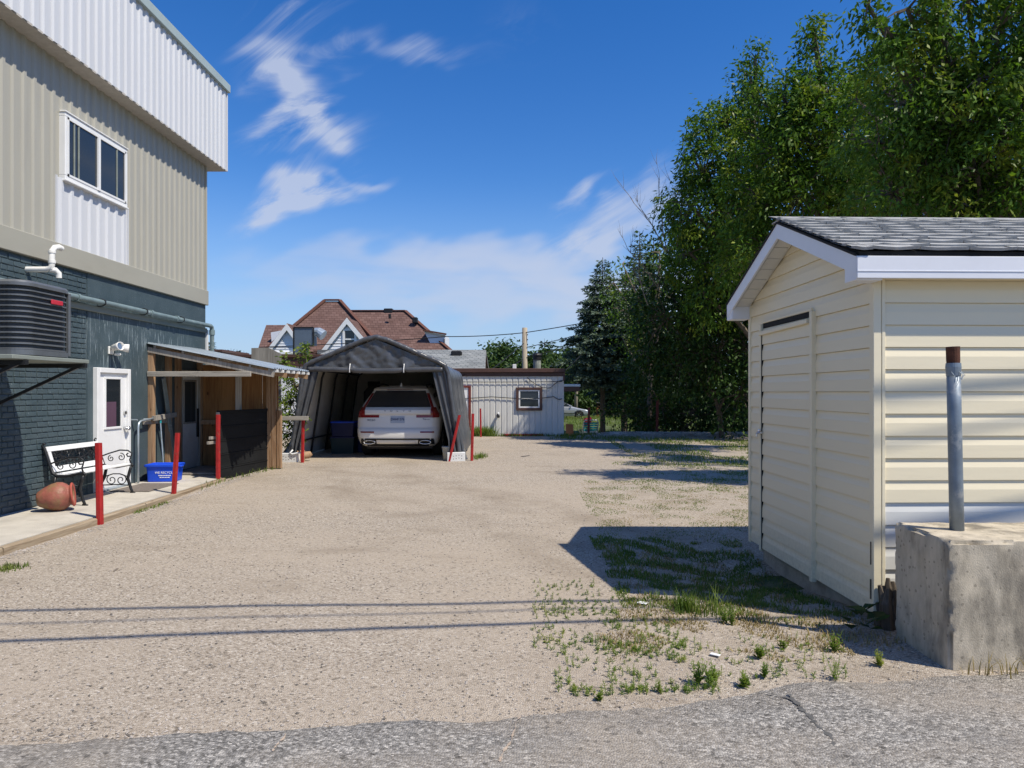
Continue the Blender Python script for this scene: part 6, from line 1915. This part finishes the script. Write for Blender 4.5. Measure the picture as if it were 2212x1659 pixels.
def tree(name, label, cat, base, lobes, m, leaf=(.12, .05), dens=52, per=34, sig=.20, trunk_r=.16, group=None, twigs=True, droop=.55, bark=M_bark, hollow=.35):
    """lobes: (centre, radius) of the foliage masses; trunk, limbs to every lobe and twigs inside it"""
    base = Vector(base)
    t = thing(name, label, cat, base, 0, group)
    tb = MB(); pts = []; outs = []
    top = max((Vector(c) for c, r in lobes), key=lambda c: c.z)
    zmid = base.z + (top.z - base.z) * .45
    trunk = [base - Vector((0, 0, .3)), base + (Vector((top.x, top.y, 0)) - Vector((base.x, base.y, 0))) * .08 + Vector((0, 0, (top.z - base.z) * .2))]
    hub = base + (Vector((top.x, top.y, 0)) - Vector((base.x, base.y, 0))) * .35 + Vector((0, 0, (top.z - base.z) * .5))
    trunk += [hub, top]
    tb.tube(trunk, [trunk_r, trunk_r * .8, trunk_r * .55, trunk_r * .12], 8)
    for c, r in lobes:
        c = Vector(c)
        k = min(.9, max(.12, (c.z - base.z) / max(.1, top.z - base.z) * .7))
        a = base + (hub - base) * min(1, k * 1.6) if k < .6 else hub + (top - hub) * min(.8, (k - .5) * 1.4)
        mid = a + (c - a) * .5 + Vector((RNG.uniform(-.2, .2), RNG.uniform(-.2, .2), .15 * r))
        tb.tube([a, mid, c], [trunk_r * .5, trunk_r * .34, trunk_r * .2], 6, False)
        nc = max(6, int(dens * r * r))
        dirs = unit(RNG.normal(size=(nc, 3)))
        rad = r * (hollow + (1 - hollow) * RNG.uniform(0, 1, nc) ** .6)
        # uneven outline: radius changes with direction
        wob = np.array([1 + .30 * mnoise.noise(Vector(d) * 2.1 + c) for d in dirs])
        cc = np.array(c) + dirs * (rad * wob)[:, None]
        for q in range(nc):
            if twigs and q % 2 == 0:
                e_ = Vector(cc[q]); mm = c + (e_ - c) * .5 + Vector((0, 0, .06 * r))
                tb.tube([c, mm, e_], [.026, .016, .006], 3, False)
            n = int(per * RNG.uniform(.5, 1.35))
            sg = sig * RNG.uniform(.7, 1.3)
            off = RNG.normal(size=(n, 3)) * sg * np.array([.9, .9, 1.0]); off[:, 2] -= np.linalg.norm(off[:, :2], axis=1) * .5
            pts.append(cc[q] + off); outs.append(np.repeat(dirs[q][None], n, 0))
    C = np.concatenate(pts); O = np.concatenate(outs)
    keep = C[:, 2] > gz(base.x, base.y) + .05
    C, O = C[keep], O[keep]
    np_mesh('crown', leaf_verts(C, leaf[0], leaf[1], droop, O, .5), 4, m, t)
    tb.build('trunk', bark, t)
    return t
def lob(px, py, Y, r): return (tuple(P(px, py, Y)), r)

tree('ash_tree', 'tall leafy tree with pale spires at the left end of the tree row', 'tree', (7.5, 21.3, .1), [lob(a[0] + (20 if a[0] < 1600 else 0), a[1] + (26 if a[0] < 1600 else 8), a[2], a[3]) for a in (
    (1632, 118, 20.6, .42), (1622, 160, 20.5, .55), (1585, 205, 20.4, .70), (1545, 235, 20.2, .75), (1505, 255, 20, .62), (1478, 318, 20, .52), (1500, 345, 20, .95), (1560, 320, 20, 1.15),
    (1620, 260, 20.5, 1.1), (1475, 420, 20, .80), (1540, 430, 20, 1.15), (1610, 400, 20.2, 1.2), (1470, 520, 20.6, .75), (1560, 540, 20.3, 1.2), (1500, 610, 20.8, 1.0), (1452, 440, 21.5, .65), (1448, 385, 21.3, .5), (1458, 500, 21.8, .6), (1470, 470, 21.8, .7))],
    M_leaf, (.16, .060), 30, 56, .165, .20, 'broad-leaved trees behind the shed')
tree('ash_tree', 'dense tree with a narrow spire rising above the ridge of the shed', 'tree', (9.2, 18.2, .1), [lob(*a) for a in (
    (1757, 60, 17.2, .34), (1760, 105, 17.2, .45), (1748, 160, 17.2, .65), (1690, 205, 17.2, .62), (1660, 235, 17.4, .60), (1720, 250, 17, 1.0), (1790, 200, 17, .9), (1680, 330, 17.2, 1.1), (1770, 320, 16.8, 1.2),
    (1640, 430, 17.4, 1.1), (1730, 420, 17, 1.2), (1840, 300, 17, 1.2), (1840, 420, 16.8, 1.2), (1650, 530, 17.5, 1.2))],
    M_leaf, (.155, .058), 30, 58, .16, .18, 'broad-leaved trees behind the shed')
tree('ash_tree', 'nearest tree hanging over the shed from the top right corner', 'tree', (8.4, 11.2, .1), [lob(a[0], a[1], a[2] * .88, a[3] * .9) for a in (
    (1875, 12, 12.2, .36), (1915, 60, 12, .45), (1960, 20, 12, .55), (1930, 130, 12.2, .6), (2030, 60, 12, .65), (2090, -10, 12, .8), (2150, 60, 11.8, .75), (2215, 20, 12, .9), (2040, 150, 12.1, .72), (2120, 170, 11.9, .8),
    (2210, 150, 12, .9), (1960, 230, 12.4, .75), (2060, 260, 12.2, .85), (2170, 270, 12, .9), (1900, 310, 12.8, .7), (2000, 340, 12.5, .85), (2110, 370, 12.2, .85), (2210, 390, 12, .9), (1930, 420, 12.8, .85), (2050, 440, 12.6, .85), (2160, 460, 12.4, .9), (2290, 200, 12.2, 1.1), (2290, 380, 12.2, 1.1), (1885, 160, 16.2, .5), (1950, 95, 16.6, .55), (1850, 215, 17, .5), (1910, 250, 17, .6), (1985, 180, 17.5, .6), (1880, 330, 15.5, .5), (2040, 120, 15.5, .6), (1960, 300, 15, .6), (2100, 200, 14.6, .6), (1872, 375, 16.2, .5), (1930, 280, 16, .5), (1990, 200, 15.7, .5), (2046, 120, 15.3, .5), (1845, 320, 14.5, .4), (1935, 190, 14.1, .42), (2033, 40, 13.6, .45), (1900, 100, 15.6, .4))],
    M_leaf, (.13, .046), 38, 58, .135, .16, 'broad-leaved trees behind the shed')
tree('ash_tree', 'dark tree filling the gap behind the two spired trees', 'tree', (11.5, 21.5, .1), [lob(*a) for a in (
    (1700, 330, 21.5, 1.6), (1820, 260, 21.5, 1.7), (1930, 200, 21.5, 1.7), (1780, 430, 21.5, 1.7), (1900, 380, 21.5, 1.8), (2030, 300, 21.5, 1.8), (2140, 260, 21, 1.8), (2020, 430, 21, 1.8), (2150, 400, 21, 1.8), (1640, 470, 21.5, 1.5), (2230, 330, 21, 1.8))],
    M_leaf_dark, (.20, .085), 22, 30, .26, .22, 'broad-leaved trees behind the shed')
# thicket in the shade below them
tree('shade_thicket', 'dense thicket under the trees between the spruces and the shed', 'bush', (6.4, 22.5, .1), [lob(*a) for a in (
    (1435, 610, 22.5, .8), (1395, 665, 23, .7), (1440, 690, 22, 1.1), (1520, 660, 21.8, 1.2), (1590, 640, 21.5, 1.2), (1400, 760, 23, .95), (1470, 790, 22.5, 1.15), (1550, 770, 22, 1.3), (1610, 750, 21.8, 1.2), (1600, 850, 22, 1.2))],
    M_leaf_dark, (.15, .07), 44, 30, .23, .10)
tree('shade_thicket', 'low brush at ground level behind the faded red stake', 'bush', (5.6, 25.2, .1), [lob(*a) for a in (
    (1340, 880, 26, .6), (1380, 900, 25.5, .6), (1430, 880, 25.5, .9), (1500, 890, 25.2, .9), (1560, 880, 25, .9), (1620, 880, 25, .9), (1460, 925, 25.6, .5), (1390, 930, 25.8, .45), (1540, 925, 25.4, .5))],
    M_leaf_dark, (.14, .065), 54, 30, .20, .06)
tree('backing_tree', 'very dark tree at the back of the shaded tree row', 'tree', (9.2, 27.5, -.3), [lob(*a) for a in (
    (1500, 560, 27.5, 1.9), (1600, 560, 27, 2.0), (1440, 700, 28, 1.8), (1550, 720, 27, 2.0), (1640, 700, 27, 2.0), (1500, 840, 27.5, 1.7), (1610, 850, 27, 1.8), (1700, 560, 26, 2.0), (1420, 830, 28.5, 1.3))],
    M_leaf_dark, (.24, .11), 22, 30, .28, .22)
# thin tree with half bare grey branches in front of the spruces
tree('half_bare_tree', 'sparse yellowish tree with many bare grey branches in front of the spruces', 'tree', (4.6, 25.6, .0), [lob(*a) for a in (
    (1345, 570, 25.6, .38), (1325, 610, 25.6, .45), (1370, 620, 25.4, .5), (1345, 670, 25.6, .55), (1400, 590, 25.3, .5), (1425, 545, 25.3, .45), (1390, 690, 25.2, .6), (1350, 740, 25.4, .5), (1440, 640, 25, .6))],
    M_leaf, (.15, .06), 40, 20, .22, .12, bark=M_deadwood)
dead = MB(); rd = random.Random(3)
def deadb(p, d, L, r, n):
    p = Vector(p); d = Vector(d).normalized(); pts = [p]
    for k in range(5):
        d = (d + Vector((rd.uniform(-.18, .18), rd.uniform(-.15, .15), rd.uniform(-.05, .18)))).normalized(); pts.append(pts[-1] + d * L / 5)
    dead.tube(pts, [r * (1 - .17 * k) for k in range(6)], 4, False)
    if n > 0:
        for k in range(4):
            q = pts[rd.randint(1, 4)]
            deadb(q, d + Vector((rd.uniform(-.7, .7), rd.uniform(-.4, .4), rd.uniform(-.2, .5))), L * .5, r * .55, n - 1)
for px, py, dx, L in ((1440, 545, -.45, 2.2), (1450, 560, -.25, 2.4), (1462, 540, .02, 2.6), (1490, 520, .1, 2.0), (1420, 620, -.7, 1.6), (1400, 660, -.5, 1.6)):
    deadb(P(px, py, 20.8), (dx, 0, 1), L, .018, 2)
tag(dead.build('dead_branches', M_deadwood), 'bare dead twigs sticking up into the sky left of the spired tree', 'branch')

def spruce(name, label, base, h, Rm, m, n_whorl, leafL, seed, group=None, spray=16, z0=.06):
    rg = np.random.default_rng(seed); base = Vector(base)
    t = thing(name, label, 'spruce', base, 0, group)
    tb = MB().tube([base - Vector((0, 0, .3)), base + Vector((0, 0, h * .6)), base + Vector((0, 0, h))], [h * .016, h * .009, .012], 8)
    C, D, S_ = [], [], []
    for w in range(n_whorl):
        f = (w + rg.uniform(-.3, .3)) / n_whorl; f = min(max(f, 0.02), .995)
        z = h * (z0 + (1 - z0) * f); L0 = Rm * (1 - f) ** .85 * (1 + .16 * math.sin(w * 1.7 + seed)) * (.6 + .4 * min(1, f / .2)) + .05
        nb_ = 7 if f < .85 else 5; a0 = rg.uniform(0, 6.28)
        for k in range(nb_):
            a = a0 + 2 * math.pi * k / nb_ + rg.uniform(-.3, .3); L = L0 * rg.uniform(.72, 1.18)
            u = np.array([math.cos(a), math.sin(a), 0])
            p0 = np.array(base + Vector((0, 0, z)))
            drop = .20 + .25 * (1 - f)
            def pt(s): return p0 + u * L * s + np.array([0, 0, L * (.12 * s - drop * s * s + .14 * s ** 3)])
            if L > .35: tb.tube([Vector(pt(s)) for s in (0, .5, 1)], [.012 + .006 * L, .010, .004], 3, False)
            ns = max(3, int(spray * L / max(.3, Rm) * 3.0 * (1.0)))
            ss = rg.uniform(.12, 1.0, ns) ** .8
            side = np.array([-u[1], u[0], 0])
            for s in ss:
                q = pt(s)
                for sg in (-1, 1):
                    ln = L * .34 * (1.1 - s * .75) + .04
                    dd = u * rg.uniform(.5, 1.0) + side * sg * rg.uniform(.5, 1.1) + np.array([0, 0, rg.uniform(-.45, .10)])
                    dd /= np.linalg.norm(dd)
                    m_ = max(1, int(ln / leafL * 1.4))
                    for j in range(m_):
                        C.append(q + dd * ln * (j + rg.uniform(0, .8)) / m_); D.append(dd + rg.normal(size=3) * .28)
    C, D = np.array(C), unit(np.array(D)); n = len(C)
    s = unit(np.cross(D, rg.normal(size=(n, 3)) * .6 + np.array([0, 0, 1.0])))
    L = (leafL * rg.uniform(.8, 1.5, n))[:, None]; Wd = L * .34
    V = np.empty((n, 4, 3)); V[:, 0] = C; V[:, 1] = C + D * L * .5 + s * Wd * .5; V[:, 2] = C + D * L; V[:, 3] = C + D * L * .5 - s * Wd * .5
    np_mesh('crown', V.reshape(-1, 3), 4, m, t)
    tb.build('trunk', M_bark, t)
    return t
def sp(px, py, Y, zb=-.6): q = P(px, py, Y); return (q.x, Y, zb), q.z - zb
bq, hq = sp(1302, 556, 31); spruce('spruce_tree', 'front blue green spruce right of the grey building', bq, hq, 2.0, M_needle, 40, .15, 1, 'spruces beyond the yard', 22, .31)
bq, hq = sp(1382, 500, 33); spruce('spruce_tree', 'taller spruce with twin tip behind the front spruce', bq, hq, 2.0, M_needle, 36, .15, 2, 'spruces beyond the yard', 20, .22)
bq, hq = sp(1350, 585, 32); spruce('spruce_tree', 'middling spruce in the dip between the two tall spruces', bq, hq, 1.7, M_needle, 30, .16, 5, 'spruces beyond the yard', 18, .3)
bq, hq = sp(1412, 512, 34.5); spruce('spruce_tree', 'spruce tip showing just right of the tallest spruce', bq, hq, 1.8, M_needle, 28, .18, 3, 'spruces beyond the yard', 14)
bq, hq = sp(1345, 700, 38); spruce('spruce_tree', 'short dark spruce filling in behind the front spruce', bq, hq, 1.9, M_needle_far, 24, .22, 4, 'spruces beyond the yard', 14, .2)
# distant trees
far = [(1176, 731, 82, 'left of the twin far spruces beyond the utility pole'), (1192, 733, 84, 'right of the twin far spruces beyond the utility pole'), (1212, 742, 80, 'small far spruce between the twin ones and the big spruce'), (1232, 728, 78, 'far spruce just left of the big front spruce'),
       (455, 733, 88, 'tallest far spruce behind the grey-blue wall corner'), (444, 738, 92, 'far spruce hugging the grey-blue wall corner'), (487, 754, 98, 'first of the low far spruces above the porch roof'), (499, 752, 96, 'second of the low far spruces above the porch roof'), (512, 754, 99, 'third of the low far spruces above the porch roof'), (527, 757, 97, 'last of the low far spruces above the porch roof')]
for i, (px, py, Y, lb) in enumerate(far):
    bq, hq = sp(px, py, Y, -1.0); spruce('spruce_tree', lb, bq, hq, 2.0 + .3 * (i % 3), M_needle_far, 20, .42, 20 + i, 'far spruces on the skyline', 8)
fd = [((1098, 752, 62, 1.5), (1080, 770, 62, 1.3), (1115, 775, 62, 1.4), 'round far tree left of the utility pole'), ((1055, 745, 66, .9), (1040, 760, 66, .8), (1062, 770, 66, 1.0), 'small far tree peeping over the grey shingle roof'),
      ((1160, 762, 58, 1.2), (1140, 775, 58, 1.1), (1185, 770, 58, 1.3), 'far leafy tree right of the utility pole'), ((1215, 765, 56, 1.2), (1235, 780, 55, 1.2), (1200, 790, 56, 1.2), 'far leafy tree close to the front spruce'),
      ((1060, 790, 60, 1.3), (1100, 800, 60, 1.3), (1030, 790, 64, 1.0), 'low far bush behind the grey parapet'), ((1250, 860, 66, 1.6), (1235, 830, 66, 1.6), (1290, 840, 68, 1.8), 'dark bush behind the silver car'),
      ((1330, 860, 70, 2.0), (1300, 800, 70, 2.0), (1370, 840, 70, 2.2), 'dark trees behind the old grey fence'), ((1420, 830, 60, 2.4), (1480, 800, 60, 2.6), (1450, 760, 60, 2.6), 'darkest far tree behind the shaded thicket')]
for a, b_, c, lb in fd:
    base = P(a[0], a[1], a[2]); tree('far_tree', lb, 'tree', (base.x, a[2], -.9), [lob(q[0], q[1] + (18 if q[1] < 810 else 0), q[2], q[3]) for q in (a, b_, c)], M_leaf_far, (.38, .2), 26, 26, .34, .16, 'far leafy trees', twigs=False)
# shrub between porch and tent
tree('leafy_shrub', 'tall bright leafy shrub between the porch and the tent', 'shrub', (-5.02, 15.75, .1), [lob(*a) for a in (
    (632, 940, 15.8, .22), (636, 905, 15.8, .25), (628, 870, 15.8, .25), (638, 835, 15.8, .24), (626, 812, 15.9, .16), (618, 780, 16.2, .14), (622, 792, 16.2, .16), (660, 752, 16.4, .09), (652, 765, 16.3, .10), (618, 900, 15.7, .2))],
    M_weed, (.11, .04), 300, 16, .07, .025, droop=.25)

# grass, weeds, stones
def blades(name, areas, m, hgt, label, cat):
    """areas: (count, sampler) ; one blade = one bent strip"""
    V = []
    for n, f, hs in areas:
        for _ in range(n):
            x, y = f()
            h = hgt * hs * RNG.uniform(.4, 1.3); a = RNG.uniform(0, 6.28); w = .0018 + .0018 * RNG.uniform() + .00022 * y
            lean = RNG.uniform(.1, .9) * h; ax, ay = math.cos(a), math.sin(a); px_, py_ = -ay * w, ax * w
            z = gz(x, y) - .004
            mx, my = x + ax * lean * .3, y + ay * lean * .3
            V += [(x - px_, y - py_, z), (x + px_, y + py_, z), (mx + px_ * .8, my + py_ * .8, z + h * .55), (mx - px_ * .8, my - py_ * .8, z + h * .55)]
            V += [(mx - px_ * .8, my - py_ * .8, z + h * .55), (mx + px_ * .8, my + py_ * .8, z + h * .55), (x + ax * lean + px_ * .1, y + ay * lean + py_ * .1, z + h), (x + ax * lean - px_ * .1, y + ay * lean - py_ * .1, z + h)]
    o = np_mesh(name, np.array(V), 4, m); return tag(o, label, cat, kind='stuff')
def box_s(x0, x1, y0, y1, clump=0.0, sc=1.5, seed=0):
    def f():
        for _ in range(40):
            x, y = RNG.uniform(x0, x1), RNG.uniform(y0, y1)
            if mnoise.noise((x * sc, y * sc, seed)) > clump * RNG.uniform(.3, 1) - .0: return x, y
        return x, y
    return f
def line_s(pts, spread):
    def f():
        i = int(RNG.integers(0, len(pts) - 1)); t = RNG.uniform()
        (a, b_), (c, d) = pts[i], pts[i + 1]
        return a + (c - a) * t + RNG.normal() * spread, b_ + (d - b_) * t + RNG.normal() * spread
    return f
blades('grass_patch', [
    (11000, box_s(.75, 2.42, 5.15, 7.9, -.06, 3.6), .26), (900, box_s(.8, 2.42, 5.3, 7.6, .15, 4.3, 8), .55), (260, line_s([(.85, 5.3), (1.2, 5.22), (1.6, 5.1), (2.0, 4.95)], .07), .35), (170, line_s([G(1460, 1312), G(1500, 1318)], .04), 1.0), (40, line_s([G(1500, 1318), G(1570, 1328)], .05), 1.5),
    (9000, box_s(.9, 4.0, 7.9, 12.5, .06, 2.4, 3), .13), (3800, box_s(1.9, 6.0, 11.0, 16.5, .12, 1.7, 5), .22), (11000, box_s(2.6, 9, 14.5, 22.6, -.15, 1.1, 7), .5), (3500, box_s(3.0, 7, 12.2, 15, .0, 1.6, 12), .3),
    (900, line_s([(-1.6, 23.85), (-1.0, 23.85)], .10), 2.4), (1000, line_s([(-1.4, 23.9), (1.4, 23.88), (2.4, 23.2)], .12), .9), (900, line_s([(1.2, 22.7), (2.4, 22.4), (4.0, 22)], .25), .8), (150, line_s([(-5.12, 11.3), (-5.15, 12.2), (-5.0, 13.4), (-4.75, 14.1)], .05), .7),
    (160, line_s([(-1.0, 15.7), (-.9, 16.6)], .07), .9), (160, line_s([(-5.05, 9.3), (-5.06, 10.2)], .03), .35), (260, line_s([G(0, 1232), G(30, 1226)], .07), .35)],
    M_blade, .12, 'green grass growing over the gravel around shed and trees', 'grass')
blades('dry_grass_patch', [(5500, box_s(.8, 2.45, 4.9, 7.6, -.02, 3.9, 9), .26), (3200, box_s(.5, 2.1, 4.2, 5.25, .08, 3.4, 2), .20), (8000, box_s(1.0, 4.2, 7.9, 12.2, .03, 2.2, 4), .12), (60, line_s([(2.5, 4.02), (3.3, 4.03)], .02), 1.1), (260, line_s([(1.9, 4.75), (2.4, 4.55)], .1), .4)],
    M_straw, .10, 'dry straw coloured grass between the green around the shed', 'grass')
blades('lawn', [(9000, box_s(2.2, 13, 30, 62, -.3, .5, 1), 2.4)], M_blade, .10, 'sunlit lawn in front of the silver sedan', 'grass')

def weed_into(V, x, y, h, n_leaf, ls):
    z = gz(x, y); ph = RNG.uniform(0, 6.28)
    for st_ in range(max(1, int(n_leaf / 14))):
        dx, dy = RNG.normal() * h * .18, RNG.normal() * h * .18; hh = h * RNG.uniform(.6, 1.1)
        V += [(x - .002, y, z), (x + .002, y, z), (x + dx + .001, y + dy, z + hh), (x + dx - .001, y + dy, z + hh)]
        for k in range(14):
            t = (k + 1) / 14; a = ph + k * 2.4; l = ls * (1.15 - .7 * t) * RNG.uniform(.7, 1.2)
            p = np.array([x + dx * t, y + dy * t, z + hh * t]); d = np.array([math.cos(a), math.sin(a), RNG.uniform(.1, .7)]); d /= np.linalg.norm(d)
            s = np.array([-math.sin(a), math.cos(a), 0]) * l * .2
            V += [tuple(p), tuple(p + d * l * .5 + s), tuple(p + d * l), tuple(p + d * l * .5 - s)]
V = []
def wpx(px, py): return G(px, py)
for _ in range(420):
    t = RNG.uniform(); px = 1150 + 330 * RNG.uniform() ** .8; py = RNG.uniform(1300, 1400) + (px - 1150) * .10
    x, y = wpx(px, py)
    if mnoise.noise((x * 3, y * 4, 1)) > -.15: weed_into(V, x, y, RNG.uniform(.015, .045), 14, .018)
for _ in range(260):
    px = RNG.uniform(1200, 1560); py = RNG.uniform(1385, 1500); x, y = wpx(px, py)
    if mnoise.noise((x * 4, y * 5, 3)) > -.1: weed_into(V, x, y, RNG.uniform(.02, .06), 14, .018)
for _ in range(60):
    px = RNG.uniform(1230, 1560); py = 1505 - abs(RNG.normal()) * 12 - (px - 1230) * .03; weed_into(V, *wpx(px, py), RNG.uniform(.02, .05), 14, .02)
for _ in range(80):
    px = RNG.uniform(1560, 1830); py = RNG.uniform(1375, 1470); weed_into(V, *wpx(px, py), RNG.uniform(.02, .055), 14, .018)
for _ in range(120):
    px = RNG.uniform(1150, 1330); py = RNG.uniform(1255, 1330); weed_into(V, *wpx(px, py), RNG.uniform(.015, .04), 14, .018)
tag(np_mesh('small_weeds', np.array(V), 4, M_weed), 'scattered tiny weeds in the sandy strip before the asphalt', 'weeds', kind='stuff')
WL = [(1515, 1478, .15, 70, .036, 'biggest clump of yellow tipped weeds at the middle of the sandy strip'), (1540, 1470, .11, 42, .03, 'yellow tipped weed tuft touching the right of the biggest clump'), (1605, 1485, .085, 70, .034, 'low bushy weed nearest the asphalt right of the biggest clump'), (1640, 1425, .10, 56, .036, 'round leafy weed beside the dry straw patch'),
      (1650, 1465, .085, 42, .03, 'small weed between the bushy one and the round leafy one'), (1800, 1405, .13, 56, .034, 'upright weed at the edge of the shadow below the shed corner'), (1560, 1340, .13, 56, .03, 'tall weed at the shadow edge left of the shed'), (1580, 1345, .12, 42, .03, 'second tall weed at the shadow edge, right of the first'),
      (1805, 1470, .13, 42, .022, 'thin straggly weed on the right of the sandy strip'), (1690, 1400, .08, 42, .028, 'weed just outside the shadow below the door of the shed'), (1900, 1440, .09, 42, .03, 'small weed in front of the dark side of the concrete block'), (1295, 1512, .055, 42, .026, 'leftmost weed right at the asphalt edge'), (1425, 1495, .07, 28, .022, 'narrow upright weed close to the asphalt edge')]
for px, py, h, n, ls, lb in WL:
    V = []; x, y = wpx(px, py)
    for k in range(3): weed_into(V, x + RNG.normal() * h * .10, y + RNG.normal() * h * .10, h * RNG.uniform(.7, 1.1), n, ls)
    tag(np_mesh('weed_plant', np.array(V), 4, M_weed), lb, 'weed', 'larger weeds in the sandy strip')
# big leafed burdock at the shed corner
V = []
bx_, by_ = 2.32, 4.78
for k in range(16):
    a = RNG.uniform(0, 6.28); L = RNG.uniform(.09, .17); e = RNG.uniform(.3, 1.2)
    p = np.array([bx_ + RNG.normal() * .04, by_ + RNG.normal() * .04, gz(bx_, by_) + RNG.uniform(.02, .16)]); d = np.array([math.cos(a), math.sin(a), e]); d /= np.linalg.norm(d)
    s = np.array([-math.sin(a), math.cos(a), 0]) * L * .32; dn = np.array([0, 0, -.03])
    V += [tuple(p), tuple(p + d * L * .5 + s), tuple(p + d * L + dn), tuple(p + d * L * .5 - s)]
tag(np_mesh('leafy_weed', np.array(V), 4, M_leaf_dark), 'broad leafed weed in the shade at the foot of the shed corner', 'weed')

# loose stones
def stones(name, n, sampler, s0, s1, m, label, lift=.0):
    Vs, Fs = [], []
    base = np.array([(1, 0, 0), (0, 1, 0), (-1, 0, 0), (0, -1, 0), (0, 0, .8), (0, 0, -.5)], float)
    fs = [(0, 1, 4), (1, 2, 4), (2, 3, 4), (3, 0, 4), (1, 0, 5), (2, 1, 5), (3, 2, 5), (0, 3, 5)]
    T = np.empty((n * 8, 3, 3))
    for i in range(n):
        x, y = sampler(); s = s0 + (s1 - s0) * RNG.uniform() ** 3
        q = base * (s * RNG.uniform(.6, 1.2, (6, 1))) * np.array([1, RNG.uniform(.6, 1), RNG.uniform(.5, .9)])
        a = RNG.uniform(0, 6.28); c, sn = math.cos(a), math.sin(a)
        q = np.stack([q[:, 0] * c - q[:, 1] * sn + x, q[:, 0] * sn + q[:, 1] * c + y, q[:, 2] + gz(x, y) + s * .25 + lift], 1)
        for k, f in enumerate(fs): T[i * 8 + k] = q[list(f)]
    o = np_mesh(name, T.reshape(-1, 3), 3, m, tri=True); return tag(o, label, 'gravel', kind='stuff')
def near_s():
    y = 3.25 + 6.5 * RNG.uniform() ** 1.6; return RNG.uniform(-4.9 if y > 5 else -.9 * y, .62 * y), max(y, 0)
def near_ok():
    while True:
        x, y = near_s()
        if y > edge(x) - .02 - .22 * RNG.uniform() ** 3 and x > -5.0 and not (x > 2.3 and y > 4.0): return x, y
stones('loose_gravel', 15000, near_ok, .0035, .012, M_stone, 'loose pale gravel stones on the yard surface')
M_stone_dark = mat('dark_stone', (.13, .115, .10), .9, var=.4, scale=3)
stones('dark_gravel', 2600, near_ok, .004, .013, M_stone_dark, 'scattered darker gravel stones on the yard surface')
def bank_s():
    return RNG.uniform(1.8, 7.5), 23.3 + RNG.normal() * .45
stones('bank_gravel', 5000, bank_s, .02, .06, M_stone, 'coarse gravel bank under the trees at the end of the yard')
def ped_s():
    t = RNG.uniform(); return -5.06 + abs(RNG.normal()) * .10, 4.5 + 9 * t
stones('edge_gravel', 2500, ped_s, .006, .018, M_stone, 'coarser gravel along the timber edging')
# litter and stray bits
def scrap(px, py, sx, sy, m, lb, cat, h=.006):
    x, y = G(px, py, gz(*G(px, py))); z = gz(x, y)
    b = MB().bbox(-sx / 2, sx / 2, -sy / 2, sy / 2, 0, h, .002)
    for v in b.v: v.z += .25 * abs(v.x) * (1 if cat == 'paper' else 0)
    W = Matrix.Translation((x, y, z + .002)) @ Matrix.Rotation(px, 4, 'Z')
    o = b.build('litter', m, None, W=W); tag(o, lb, cat)
scrap(1388, 1306, .075, .05, M_white, 'scrap of white paper at the edge of the shed shadow', 'paper')
scrap(1545, 1418, .06, .03, M_white, 'small crumpled white scrap between the weeds', 'paper')
scrap(1905, 1502, .075, .022, M_lumber_grey, 'small splinter of brown wood near the concrete block', 'wood')
scrap(1135, 986, .28, .06, M_trim, 'dark twig lying alone on the far gravel', 'twig')
scrap(250, 1232, .10, .02, M_deadwood, 'thin dry twig on the gravel near the left edge', 'twig')
